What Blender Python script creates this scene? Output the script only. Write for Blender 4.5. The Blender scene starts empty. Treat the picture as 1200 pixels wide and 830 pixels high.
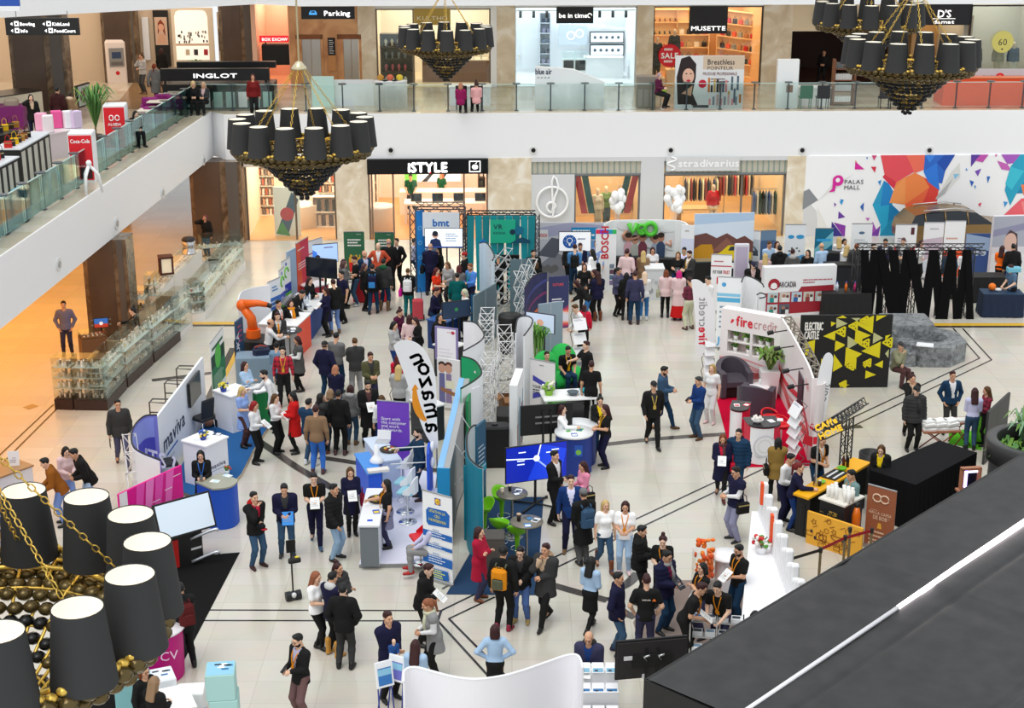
import bpy,math,random
import numpy as np
from mathutils import Vector as Vc,Matrix
sc=bpy.context.scene
COL=sc.collection
rnd=random.Random(7)
def iv(n,k,v):n.inputs[k].default_value=v
PI=math.pi;rn=range;en=enumerate
TRN=Matrix.Translation;ROT=Matrix.Rotation;cos=math.cos;sin=math.sin;rad=math.radians;hypot=math.hypot;atan2=math.atan2;arr=np.array
# ---- camera
CAM_H,PITCH,FPX,CX,CY=14.8,rad(18.),1800.,600.,415.
cam=bpy.data.objects.new('camera',bpy.data.cameras.new('camera'))
COL.objects.link(cam)
cam.location=(0,0,CAM_H)
cam.rotation_euler=(PI/2-PITCH,0,0)
cam.data.sensor_width=36.
cam.data.sensor_fit='HORIZONTAL'
cam.data.lens=36.*FPX/1200.
cam.data.clip_end=300
sc.camera=cam
# ---- light
sc.view_settings.view_transform='Standard'
sc.view_settings.look='None'
sc.view_settings.gamma=1.
sc.view_settings.use_curve_mapping=False
sc.view_settings.exposure=.0
w=bpy.data.worlds.new('atrium_sky');sc.world=w
w.use_nodes=True
bg=w.node_tree.nodes['Background']
iv(bg,0,(.93,.97,1.,1))
iv(bg,1,1.02)
sun=bpy.data.objects.new('skylight',bpy.data.lights.new('skylight','SUN'))
COL.objects.link(sun)
sun.data.energy=1.45
sun.data.angle=rad(35)
sun.data.color=(1.,.98,.95)
sun.rotation_euler=(rad(20),rad(-12),0)
def al(name,loc,size,power,color=(1,1,1),rot=(0,0,0)):
 l=bpy.data.lights.new(name,'AREA');l.shape='RECTANGLE'
 l.size,l.size_y=size;l.energy=power;l.color=color
 o=bpy.data.objects.new(name,l);COL.objects.link(o)
 o.location=loc;o.rotation_euler=rot
 return o
# ---- pixel to place
CP,SP=cos(PITCH),sin(PITCH)
def ray(px,py):
 return Vc((px-CX,FPX*CP+(CY-py)*SP,-FPX*SP+(CY-py)*CP))
def P(px,py,z=.0):
 d=ray(px,py);t=(z-CAM_H)/d.z
 return Vc((d.x*t,d.y*t,z))
def Q(px,py,Y):
 d=ray(px,py);t=Y/d.y
 return Vc((d.x*t,Y,CAM_H+d.z*t))
def HT(base,py):
 k=(CY-py)
 dy,dz=FPX*CP+k*SP,-FPX*SP+k*CP
 return CAM_H+dz/dy*base.y
# ---- materials
_M={}
def lin(h):
 h=h.lstrip('#')
 if len(h)==3:h=''.join('%02x'%round(int(c)*255/9)for c in h)
 out=[]
 for i in(0,2,4):
  c=int(h[i:i+2],16)/255
  out.append(c/12.92 if c<=.04045 else((c+.055)/1.055)**2.4)
 return(*out,1)
def M(h,rough=.6,metal=.0,emit=.0,alpha=1.,spec=.4):
 key=(h,rough,metal,emit,alpha,spec)
 if key in _M:return _M[key]
 m=bpy.data.materials.new('paint_'+h.strip('#'))
 m.use_nodes=True
 b=m.node_tree.nodes['Principled BSDF']
 iv(b,'Base Color',lin(h))
 iv(b,'Roughness',rough)
 iv(b,'Metallic',metal)
 iv(b,'Specular IOR Level',spec)
 if emit:
  iv(b,'Emission Color',lin(h))
  iv(b,'Emission Strength',emit)
 if alpha<1:iv(b,'Alpha',alpha)
 m.diffuse_color=lin(h)
 _M[key]=m
 return m
def nodes(name):
 m=bpy.data.materials.new(name);m.use_nodes=True
 nt=m.node_tree
 return m,nt,nt.nodes['Principled BSDF']
def gm(name,tint,alpha,gain=.8):
 m,nt,b=nodes(name)
 out=nt.nodes['Material Output']
 tr=nt.nodes.new('ShaderNodeBsdfTransparent');iv(tr,0,(*tint,1))
 gl=nt.nodes.new('ShaderNodeBsdfGlossy');iv(gl,'Roughness',.03)
 iv(gl,0,(.9,1,.98,1))
 mx=nt.nodes.new('ShaderNodeMixShader')
 fr=nt.nodes.new('ShaderNodeFresnel');iv(fr,0,1.3)
 ma=nt.nodes.new('ShaderNodeMath');ma.operation='MULTIPLY_ADD'
 iv(ma,1,gain);iv(ma,2,alpha)
 nt.links.new(fr.outputs[0],ma.inputs[0]);nt.links.new(ma.outputs[0],mx.inputs[0])
 nt.links.new(tr.outputs[0],mx.inputs[1]);nt.links.new(gl.outputs[0],mx.inputs[2])
 nt.links.new(mx.outputs[0],out.inputs[0])
 return m
def nz(name,c1,c2,scale,rough=.5,detail=6,lo=.35,hi=.7,dist=.0,c3=None):
 m,nt,b=nodes(name)
 tc=nt.nodes.new('ShaderNodeTexCoord')
 n=nt.nodes.new('ShaderNodeTexNoise');iv(n,'Scale',scale)
 iv(n,'Detail',detail);iv(n,'Distortion',dist)
 r=nt.nodes.new('ShaderNodeValToRGB')
 r.color_ramp.elements[0].position=lo;r.color_ramp.elements[0].color=lin(c1)
 r.color_ramp.elements[1].position=hi;r.color_ramp.elements[1].color=lin(c2)
 if c3:
  e=r.color_ramp.elements.new((lo+hi)/2+.03);e.color=lin(c3)
 nt.links.new(tc.outputs['Object'],n.inputs['Vector'])
 nt.links.new(n.outputs['Fac'],r.inputs[0]);nt.links.new(r.outputs[0],b.inputs['Base Color'])
 iv(b,'Roughness',rough)
 return m
def tm(name,c1,c2,grout,tw,th,rough=.25,off=.0,spec=.5,mortar=.006):
 m,nt,b=nodes(name)
 tc=nt.nodes.new('ShaderNodeTexCoord')
 br=nt.nodes.new('ShaderNodeTexBrick')
 br.offset=off;iv(br,'Scale',1.)
 iv(br,'Brick Width',tw);iv(br,'Row Height',th)
 iv(br,'Mortar Size',mortar);iv(br,'Bias',.0)
 iv(br,'Color1',lin(c1));iv(br,'Color2',lin(c2))
 iv(br,'Mortar',lin(grout))
 n=nt.nodes.new('ShaderNodeTexNoise');iv(n,'Scale',1.7);iv(n,'Detail',8)
 mx=nt.nodes.new('ShaderNodeMixRGB');mx.blend_type='MULTIPLY';iv(mx,0,.16)
 nt.links.new(tc.outputs['Object'],br.inputs['Vector']);nt.links.new(tc.outputs['Object'],n.inputs['Vector'])
 nt.links.new(br.outputs['Color'],mx.inputs[1]);nt.links.new(n.outputs['Color'],mx.inputs[2])
 nt.links.new(mx.outputs[0],b.inputs['Base Color'])
 iv(b,'Roughness',rough);iv(b,'Specular IOR Level',spec)
 return m
GLASS=gm('clear_glass',(.94,.98,.97),.04)
GLASSB=gm('blue_glass',(.72,.91,.93),.05)
GLC=gm('case_glass',(.975,.985,.975),.015,.25)
WH=M('f4f4f4',.5)
STEEL=M('b8bcc0',.25,1.)
CM=M('dfe2e4',.12,1.)
BK=M('141416',.5)
DARK=M('26262a',.5)
GREY=M('8a8d92',.5)
# ---- mesh builder
_G={}
def _glyphs():
 chars="ABCDEFGHIJKLMNOPQRSTUVWXYZabcdefghijklmnopqrstuvwxyz0123456789.,:;!?'-+&>/%="
 obs=[]
 for c in chars:
  cu=bpy.data.curves.new('glyph','FONT');cu.body=c;cu.resolution_u=2
  o=bpy.data.objects.new('glyph',cu);COL.objects.link(o);obs.append((c,o,cu))
 dg=bpy.context.evaluated_depsgraph_get();dg.update()
 for c,o,cu in obs:
  ev=o.evaluated_get(dg);me=ev.to_mesh()
  v=[(p.co.x,p.co.y)for p in me.vertices]
  f=[tuple(p.vertices)for p in me.polygons]
  _G[c]=(v,f,(max(p[0]for p in v)if v else .2)+.055)
  ev.to_mesh_clear()
 for c,o,cu in obs:
  bpy.data.objects.remove(o);bpy.data.curves.remove(cu)
_glyphs()
def tw(s):
 return sum(_G[c][2]if c in _G else .28 for c in s)
class MB:
 def __init__(self):
  self.v,self.f,self.mi,self.sm,self.mats,self.T,self.ly=[],[],[],[],[],Matrix(),.0
 def mid(self,m):
  if isinstance(m,str):m=M(m,.5)
  if m not in self.mats:self.mats.append(m)
  return self.mats.index(m)
 def add(self,vs,fs,m,smooth=False):
  b=len(self.v);T=self.T
  self.v.extend([tuple(T@Vc(p))for p in vs])
  k=self.mid(m)
  for f in fs:
   self.f.append(tuple(b+i for i in f));self.mi.append(k);self.sm.append(smooth)
  return self
 def box(self,c,s,m,rz=.0,rx=.0):
  x,y,z=s[0]/2,s[1]/2,s[2]/2
  R=TRN(c)@ROT(rz,4,'Z')@ROT(rx,4,'X')
  vs=[R@Vc(p)for p in((-x,-y,-z),(x,-y,-z),(x,y,-z),(-x,y,-z),(-x,-y,z),(x,-y,z),(x,y,z),(-x,y,z))]
  return self.add(vs,[(0,3,2,1),(4,5,6,7),(0,1,5,4),(1,2,6,5),(2,3,7,6),(3,0,4,7)],m)
 def bx(self,x0,x1,y0,y1,z0,z1,m):
  return self.box(((x0+x1)/2,(y0+y1)/2,(z0+z1)/2),(abs(x1-x0),abs(y1-y0),abs(z1-z0)),m)
 def rb(self,c,s,m,b=.02,rz=.0):
  x,y,z=s[0]/2,s[1]/2,s[2]/2
  b=min(b,x*.9,y*.9,z*.9)
  R=TRN(c)@ROT(rz,4,'Z')
  def ring(i,zz):
   X,Y=x-i,y-i
   return[(-X+b,-Y,zz),(X-b,-Y,zz),(X,-Y+b,zz),(X,Y-b,zz),(X-b,Y,zz),(-X+b,Y,zz),(-X,Y-b,zz),(-X,-Y+b,zz)]
  vs=ring(0,-z)+ring(0,z-b)+ring(b*.6,z)
  fs=[tuple(reversed(rn(8))),tuple(rn(16,24))]
  for r in(0,8):
   for i in rn(8):
    j=(i+1)%8
    fs.append((r+i,r+j,r+8+j,r+8+i))
  return self.add([R@Vc(p)for p in vs],fs,m)
 def cyl(self,p0,p1,r0,m,r1=None,n=12,caps=True,smooth=True):
  p0,p1=Vc(p0),Vc(p1);r1=r0 if r1 is None else r1
  d=(p1-p0);d.normalize()if d.length else None
  a=d.orthogonal().normalized();b=d.cross(a)
  vs=[]
  for p,r in((p0,r0),(p1,r1)):
   for i in rn(n):
    t=2*PI*i/n
    vs.append(p+a*(r*cos(t))+b*(r*sin(t)))
  self.add(vs,[(i,(i+1)%n,n+(i+1)%n,n+i)for i in rn(n)],m,smooth)
  if caps:
   self.add(vs[:n],[tuple(reversed(rn(n)))],m);self.add(vs[n:],[tuple(rn(n))],m)
  return self
 def tb(self,pts,r,m,n=6,closed=False):
  pts=[Vc(p)for p in pts];k=len(pts);vs=[];ref=None
  for i,p in en(pts):
   a=pts[(i-1)%k]if closed or i>0 else p
   b=pts[(i+1)%k]if closed or i<k-1 else p
   d=(b-a);d.normalize()if d.length else None
   if ref is None:ref=d.orthogonal().normalized()
   u=(ref-d*ref.dot(d));u=u.normalized()if u.length>1e-6 else d.orthogonal().normalized()
   ref=u;w_=d.cross(u)
   rr=r[i]if isinstance(r,(list,tuple))else r
   for j in rn(n):
    t=2*PI*j/n
    vs.append(p+u*(rr*cos(t))+w_*(rr*sin(t)))
  fs=[]
  for i in rn(k if closed else k-1):
   i2=(i+1)%k
   for j in rn(n):
    j2=(j+1)%n
    fs.append((i*n+j,i*n+j2,i2*n+j2,i2*n+j))
  if not closed:fs+=[tuple(reversed(rn(n))),tuple(rn((k-1)*n,k*n))]
  return self.add(vs,fs,m,True)
 def la(self,prof,m,n=20,c=(0,0,0),smooth=True,sx=1.,sy=1.):
  vs=[];k=len(prof)
  for r,z in prof:
   for j in rn(n):
    t=2*PI*j/n
    vs.append((c[0]+sx*r*cos(t),c[1]+sy*r*sin(t),c[2]+z))
  fs=[(i*n+j,i*n+(j+1)%n,(i+1)*n+(j+1)%n,(i+1)*n+j)for i in rn(k-1)for j in rn(n)]
  self.add(vs,fs,m,smooth)
  return self
 def ell(self,c,r,m,n=12,k=8):
  prof=[(sin(PI*i/k),-cos(PI*i/k))for i in rn(k+1)]
  vs=[];
  for a,z in prof:
   a=max(a,.001)
   for j in rn(n):
    t=2*PI*j/n
    vs.append((c[0]+r[0]*a*cos(t),c[1]+r[1]*a*sin(t),c[2]+r[2]*z))
  fs=[(i*n+j,i*n+(j+1)%n,(i+1)*n+(j+1)%n,(i+1)*n+j)for i in rn(k)for j in rn(n)]
  return self.add(vs,fs,m,True)
 def poly(self,pts,m):
  return self.add(pts,[tuple(rn(len(pts)))],m)
 def prism(self,pts,z0,z1,m):
  n=len(pts)
  a=sum(pts[i][0]*pts[(i+1)%n][1]-pts[(i+1)%n][0]*pts[i][1]for i in rn(n))
  if a<0:pts=pts[::-1]
  vs=[(p[0],p[1],z0)for p in pts]+[(p[0],p[1],z1)for p in pts]
  fs=[tuple(reversed(rn(n))),tuple(rn(n,2*n))]+[(i,(i+1)%n,n+(i+1)%n,n+i)for i in rn(n)]
  return self.add(vs,fs,m)
 def plate(self,pts,y0,y1,m):
  n=len(pts)
  a=sum(pts[i][0]*pts[(i+1)%n][1]-pts[(i+1)%n][0]*pts[i][1]for i in rn(n))
  if a<0:pts=pts[::-1]
  vs=[(p[0],y0,p[1])for p in pts]+[(p[0],y1,p[1])for p in pts]
  fs=[tuple(rn(n)),tuple(reversed(rn(n,2*n)))]+[((i+1)%n,i,n+i,n+(i+1)%n)for i in rn(n)]
  return self.add(vs,fs,m)
 def wall(self,pts,h,t,m,z0=.0):
  L=[];R_=[]
  k=len(pts)
  for i,p in en(pts):
   a=Vc(pts[max(i-1,0)]);b=Vc(pts[min(i+1,k-1)])
   d=(b-a).normalized();n=Vc((-d.y,d.x))
   L.append((p[0]+n.x*t/2,p[1]+n.y*t/2));R_.append((p[0]-n.x*t/2,p[1]-n.y*t/2))
  hs=h if isinstance(h,(list,tuple))else[h]*k
  vs=[]
  for i in rn(k):
   vs+=[(*L[i],z0),(*R_[i],z0),(*R_[i],hs[i]),(*L[i],hs[i])]
  fs=[]
  for i in rn(k-1):
   a,b=4*i,4*i+4
   for j in rn(4):
    fs.append((a+j,b+j,b+(j+1)%4,a+(j+1)%4))
  fs+=[(3,2,1,0),(4*k-4,4*k-3,4*k-2,4*k-1)]
  return self.add(vs,fs,m)
 def lay(self,y):
  self.ly-=2e-5 if y else 3.5e-4
  return y+self.ly
 def rc(self,u0,v0,u1,v1,m,y=.0):
  y=self.lay(y)
  return self.add([(u0,y,v0),(u1,y,v0),(u1,y,v1),(u0,y,v1)],[(0,1,2,3)],m)
 def ink(self,pts,m,y=.0):
  n=len(pts);y=self.lay(y)
  a=sum(pts[i][0]*pts[(i+1)%n][1]-pts[(i+1)%n][0]*pts[i][1]for i in rn(n))
  if a<0:pts=pts[::-1]
  return self.add([(p[0],y,p[1])for p in pts],[tuple(rn(n))],m)
 def dc(self,u,v,r,m,y=.0,n=20,sy=1.):
  return self.ink([(u+r*cos(2*PI*i/n),v+r*sy*sin(2*PI*i/n))for i in rn(n)],m,y)
 def tx(self,s,u,v,size,m,y=.0,align='l',bold=.0,width=None,rot=.0,mirror=False):
  W=tw(s)*size;kx=1.
  if width:kx=width/W;W=width
  x0={'l':0,'c':-W/2,'r':-W}[align]
  c,sn=cos(rot),sin(rot);x=0;y=self.lay(y)
  offs=[(0,0)]if not bold else[(-bold,0),(bold,0),(0,bold),(0,-bold)]
  for ch in s:
   if ch in _G:
    gv,gf,adv=_G[ch]
    for k_,(ox,oy)in en(offs):
     vs=[]
     for p in gv:
      a=x0+(x+p[0]*size)*kx+ox*size;b=p[1]*size+oy*size
      if mirror:a=-a
      vs.append((u+a*c-b*sn,y-.0004*k_,v+a*sn+b*c))
     self.add(vs,gf,m)
   else:adv=.28
   x+=adv*size
  return self
 def ln(self,u0,v0,u1,n,pitch,th,m,y=.0,seed=1):
  r=random.Random(seed)
  for i in rn(n):
   self.ly+=3e-4;x=u0;e=u0+(u1-u0)*r.uniform(.7,1.)
   while x<e:
    wd=r.uniform(.06,.16)*(u1-u0)
    self.rc(x,v0-i*pitch-th,min(x+wd,e),v0-i*pitch,m,y);x+=wd+.02*(u1-u0)
  return self
 def at(self,T):self.T=T;return self
 def mesh(self,name):
  me=bpy.data.meshes.new(name)
  me.from_pydata(self.v,[],self.f)
  for m in self.mats:me.materials.append(m)
  me.polygons.foreach_set('material_index',self.mi)
  me.polygons.foreach_set('use_smooth',self.sm)
  me.update()
  return me
 def bd(self,name,parent=None,loc=(0,0,0),rz=.0):
  o=bpy.data.objects.new(name,self.mesh(name));COL.objects.link(o)
  o.location=loc;o.rotation_euler=(0,0,rz)
  if parent is not None:o.parent=parent
  return o
class Fresh:
 def __getattr__(self,k):return getattr(MB(),k)
FM=Fresh()
def tag(o,lb,cat,gp=None):
 o['label']=lb;o['category']=cat
 if gp:o['group']=gp
 return o
def thg(name,lb,cat,loc=(0,0,0),rz=.0,gp=None):
 o=bpy.data.objects.new(name,None);COL.objects.link(o)
 o.empty_display_size=.1
 o.location=loc;o.rotation_euler=(0,0,rz)
 return tag(o,lb,cat,gp)
def st(name,mb,parent=None):
 o=mb.bd(name,parent)
 if parent is None:o['kind']='structure'
 return o
def dup(root,loc,rz,lb=None,gp=None):
 r=root.copy();COL.objects.link(r);r.location=loc;r.rotation_euler=(0,0,rz)
 if lb:r['label']=lb
 if gp:r['group']=gp
 for ch in list(root.children):
  c=ch.copy();COL.objects.link(c);c.parent=r
  for g in list(ch.children):
   d=g.copy();COL.objects.link(d);d.parent=c
 return r
def span(a,b):
 d=b-a
 return a,atan2(d.y,d.x),hypot(d.x,d.y)
# ===== the hall
ZB,ZT,ZC=3.31,5.11,9.26
_a,_b=P(450,186,ZB),P(1200,181,ZB)
BS=(_b.y-_a.y)/(_b.x-_a.x);BY=_a.y-BS*_a.x;BRZ=math.atan(BS)
E_=Vc((cos(BRZ),sin(BRZ),0))
WT=TRN((0,BY,0))@ROT(BRZ,4,'Z')
def BW(px,py,off=.0):
 """point (u, z) of the back wall plane, OFF metres behind the gallery front, seen at a pixel"""
 d=ray(px,py);t=(BY+off)/(d.y-BS*d.x)
 p=Vc((d.x*t,d.y*t-BY,0))
 return(p.x*E_.x+p.y*E_.y),CAM_H+d.z*t
UO=7.1
def U(px,py=60):return BW(px,py,UO)[0]
def UZ(py,px=600):return BW(px,py,UO)[1]
def G(px,py=240):return BW(px,py)[0]
def GZ(py,px=600):return BW(px,py)[1]
FLOOR=tm('floor_tiles','d6d1c5','cdc7b9','bdb8ab',1.2,.8,.16,.0,.45,.006)
GFLOOR=tm('gallery_tiles','d9cdb8','c4b49b','9c8f7c',.9,.9,.2)
MARBLE=nz('beige_marble','d6c4a6','f4ecdd',.9,.35,9,.35,.65,1.5,'e6d8bf')
COPPER=nz('copper_stone','b97a48','e6b27e',.8,.35,9,.3,.7,1.2)
BROWN=nz('brown_stone','4a3c33','5d4d42',.7,.3,4,.3,.7)
BROWNV=nz('veined_brown_stone','54422f','8a755e',1.4,.25,9,.35,.65,2.)
GRANITE=nz('grey_granite','4e5154','a2a6a8',6.,.35,9,.3,.75,1.)
mb=MB();mb.bx(-45,45,8,80,-.3,0,FLOOR);st('floor',mb)
GA,GB=P(248,130,ZT),P(0,300,ZT)
gd=(GB-GA);gd.z=0;gl=gd.length;gd.normalize()
GN=GA+gd*48
gn=Vc((-gd.y,gd.x,0))
if gn.x>0:gn=-gn
wu=lambda u,off=.0:(WT@Vc((u,off,0)))
cor=wu(G(262,133))
slab=[(GN.x,GN.y),(GA.x,GA.y),(cor.x,cor.y),tuple(wu(30)[:2]),tuple(wu(30,16)[:2]),tuple(wu(-48,16)[:2]),(GN.x-36,GN.y)]
mb=MB();mb.prism(slab,ZB,ZT-.02,M('f3f4f5',.45));st('ceiling',mb)
ins=lambda p,a:p+gn*a
mb=MB();mb.prism([tuple(ins(GN,.05)[:2]),tuple(ins(GA,.05)[:2]),tuple(wu(G(262,133),.08)[:2]),tuple(wu(30,.08)[:2]),tuple(wu(30,16)[:2]),tuple(wu(-48,16)[:2]),(GN.x-36,GN.y)],ZT-.02,ZT,GFLOOR)
st('floor_gallery',mb)
mb=MB()
for(x0,y0,x1,y1)in((100,62,130,48),(140,118,190,92),(105,128,170,118)):
 a,b,c,d=P(x0,y0,ZT),P(x1,y0,ZT),P(x1+20,y1,ZT),P(x0+20,y1,ZT)
 mb.poly([(p.x,p.y,ZT+.004)for p in(a,b,c,d)],M('9a7a58',.2))
st('floor_tiles_gallery',mb)
c0,c1=P(-60,24,ZC),P(300,5,ZC)
mb=MB();mb.prism([(c0.x-30,c0.y),(c0.x,c0.y),(c1.x,c1.y),tuple(wu(G(320,8)+1.)[:2]),tuple(wu(30)[:2]),tuple(wu(30,16)[:2]),tuple(wu(-60,16)[:2])],ZC,ZC+1.8,M('f2f3f4',.5))
st('ceiling_upper',mb)
n=0
for px in(458,625,786,940,1089):
 u,z=BW(px,176)
 mb=MB();mb.at(WT)
 mb.cyl((u,-.03,z),(u,.0,z),.17,M('e6e6e4',.4),n=20);mb.cyl((u,-.05,z),(u,-.03,z),.09,M('1b1b1d',.3),n=16)
 o=mb.bd('camera_dome');tag(o,['round black ceiling camera in the white gallery front above the music-note sign','round black camera on the white gallery front above the phone shop sign','round black camera in the gallery front above the shop name in white script','round black camera in the gallery front above the stone pier left of the mural','round black camera in the gallery front above the colourful mural'][(1,0,2,3,4)[n]],'camera','cameras in the gallery fronts');n+=1
for i,(px,py)in en(((68,310),(136,262),(190,226),(238,188))):
 d=ray(px,py);nn=gn;t=(GA.x*nn.x+GA.y*nn.y)/(d.x*nn.x+d.y*nn.y)
 p=Vc((d.x*t,d.y*t,CAM_H+d.z*t))
 mb=MB();q=-gn
 mb.cyl(p,p+q*.04,.2,M('e2e3e3',.4),n=20);mb.cyl(p+q*.04,p+q*.06,.1,M('9fa1a3',.3),n=16)
 tag(mb.bd('wall_spotlight'),['round spotlight set in the left gallery front, nearest the camera','second round spotlight along the left gallery front, above the brown column','third round spotlight along the left gallery front','farthest round spotlight in the left gallery front, near the corner'][i],'spotlight','spotlights in the left gallery front')
# ---- ground floor back wall ----
def wbox(mb,u0,u1,z0,z1,m,y0=.0,y1=.3):return mb.bx(u0,u1,y0,y1,z0,z1,m)
g=MB();g.at(WT)
for a,b in((394,432),(572,622.5),(920,945)):wbox(g,G(a),G(b),0,ZB,MARBLE,-.02,.6)
st('wall_back_piers',g)
g=MB();g.at(WT)
LG=M('d9dadb',.5)
wbox(g,G(622.5),G(673),0,GZ(205),LG);wbox(g,G(750),G(777),0,ZB,LG,0,.4)
wbox(g,G(622.5),G(750),GZ(190),ZB,LG);wbox(g,G(777),G(920),GZ(190),ZB,LG)
wbox(g,G(945),30,0,ZB,M('d2d3d4',.5))
wbox(g,-46,G(288)-6,0,ZB,BROWN,6.2,6.5)
st('wall_back',g)
g=MB();g.at(WT)
for a,b in((623,750),(778,920)):
 wbox(g,G(a),G(b),GZ(205),GZ(190),M('cfc9b8',.3),.1,.2)
 x=G(a)
 while x<G(b):
  wbox(g,x,x+.04,GZ(205),GZ(190),M('8fa39b',.3),.06,.1);x+=.22
 wbox(g,G(a),G(b),GZ(206.5),GZ(204.5),M('7d8081',.4),.02,.2)
st('trim_1',g)
u,z=BW(647,233)
g=MB();g.at(WT@TRN((u,-.08,z)))
W_=M('fdfdfd',.4)
g.tb([(.62*cos(t*PI/16),0,-.12+.62*sin(t*PI/16))for t in rn(32)],.05,W_,6,True)
pts=[]
for t in rn(0,40):
 a=t/39;r=.1+.22*a;ang=-PI/2+a*2.*PI
 pts.append((r*cos(ang)*.8,0,-.3+r*sin(ang)*.8))
pts+=[(.12,0,.15),(.26,0,.5),(.16,0,.82),(.06,0,.95),(-.02,0,.7),(.0,0,.2),(.06,0,-.5),(.02,0,-.72),(-.1,0,-.7)]
g.tb(pts,.05,W_,6)
tag(g.bd('wall_emblem'),'white treble clef in a ring on the pale grey shop wall','emblem')
def sp_(nm,u0,u1,z0,z1,off,dp,wallc,floorc,light=None,lc=(1,.85,.65),ceil='f5efe6',backc=None):
 g=MB();g.at(WT)
 y0,y1=off+.3,off+dp
 g.bx(u0-.2,u0,y0,y1,z0,z1+.3,M(wallc));g.bx(u1,u1+.2,y0,y1,z0,z1+.3,M(wallc))
 g.bx(u0-.2,u1+.2,y1,y1+.2,z0,z1+.3,M(backc or wallc))
 st('wall_'+nm,g)
 g=MB();g.at(WT);g.bx(u0,u1,off-.02 if z0==0 else off+.02,y1,z0,z0+.012,M(floorc,.3));st('floor_'+nm,g)
 g=MB();g.at(WT);g.bx(u0,u1,y0,y1,z1+.3,z1+.4,M(ceil));st('ceiling_'+nm,g)
 if light:
  c=WT@Vc(((u0+u1)/2,(y0+y1)/2,z1+.27))
  al('lamps_'+nm,c,(max(u1-u0-.6,.5),dp-.6),light,lc,(0,0,BRZ))
def frm(nm,u0,u1,z0,z1,off,m,t=.07,bars=(),glass=True):
 g=MB();g.at(WT)
 for x in(u0,*bars,u1-t):g.bx(x,x+t,off,off+.1,z0,z1,m)
 g.bx(u0,u1,off,off+.1,z1-t,z1,m)
 o=st(nm,g)
 if glass:
  g=MB();g.at(WT);g.bx(u0+t,u1-t,off+.04,off+.06,z0,z1-t,GLASS)
  g.bd('pane',o)
 return o
sp_('bookshop',G(288),G(394),0,3.,0,6,'f3dfce','d9a673',260,backc='f7ecdf')
sp_('phone_shop',G(432),G(572),0,2.75,0,8,'f0d8cd','dd9b5b',330,backc='f4e8e0')
sp_('fashion_window',G(673),G(750),0,GZ(206),0,4,'dcbf98','c79a63',110,(1,.84,.62))
sp_('fashion_shop',G(777),G(920),0,GZ(206),0,8,'e6cda8','d3a468',260,(1,.84,.62))
frm('window_1',G(288),G(394),0,ZB,.1,M('6b5c4c'),bars=(G(345),))
frm('window_2',G(432),G(572),0,2.75,.1,M('8a7260'),bars=(G(435),G(460),G(543)))
frm('window_3',G(673),G(750),0,GZ(206),.1,M('77787a'))
frm('window_4',G(777),G(920),0,GZ(206),.1,M('77706a'),bars=(G(868),))
g=MB();g.at(WT);wbox(g,G(288),G(394),3.,ZB,M('e9dccb'));st('trim_2',g)
def ws(nm,lb,px0,py0,px1,py1,off,m,dw,t=.12):
 u0,z1=BW(px0,py0,off);u1,z0=BW(px1,py1,off)
 g=MB();g.at(WT@TRN((u0,off,z0)))
 g.bx(0,u1-u0,-t,0,0,z1-z0,m)
 o=g.bd(nm);tag(o,lb,'sign')
 g2=MB();g2.at(WT@TRN((u0,off-t-.015,z0)))
 dw(g2,u1-u0,z1-z0)
 if g2.f:g2.bd('lettering',o)
 return o
LIT=M('ffffff',.5,0,1.)
def d(g,W,H):
 g.tx('iSTYLE',W*.5,H*.15,H*.9,LIT,0,'c',.05,W*.33)
 g.dc(W*.52,H*.12,H*.07,M('e02a2a',.5,0,.6))
 x=W*.89;s=H*.38
 for a,b,c_,e in((-s,-s,s,-s+.04),(-s,s-.04,s,s),(-s,-s,-s+.04,s),(s-.04,-s,s,s)):g.rc(x+a,H/2+b,x+c_,H/2+e,LIT)
 g.dc(x-.02,H*.47,s*.42,LIT);g.dc(x+.03,H*.47,s*.42,LIT);g.ink([(x,H*.7),(x+.1,H*.8),(x+.06,H*.68)],LIT)
ws('shop_sign','long black shop sign with bold white letters and a white fruit mark',430,186.5,572,203,-.02,M('101114',.3),d)
def d(g,W,H):
 g.tx('stradivarius',W*.16,H*.3,H*.72,M('ffffff',.4),0,'l',.03,W*.84)
 g.tb([(.12*sin(t*.5)*(1+t*.04)+W*.07,0,H*(.05+t*.05))for t in rn(20)],.035,M('ffffff',.4))
o=ws('shop_sign','white serif shop name letters under the gallery above the fashion shop',781,184,866,200,-.06,M('dcdcdc',.5),d,.03)
u0,z1=BW(945,181.5);u1,z0=BW(1230,277.5)
g=MB();g.at(WT@TRN((u0,-.06,z0)));g.bx(0,u1-u0+2,0,.06,0,ZB-z0,M('f7f7f8',.5))
k=(u1-u0)/285.;kz=(ZB-z0)/96.
def mu(pts,c,y=-.004):
 n=[float(q)for q in pts.split()];pts=list(zip(n[::2],n[1::2]))
 g.ink([((x-945)*k,(277.5-y_)*kz)for x,y_ in pts],M(c,.5),y)
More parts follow.
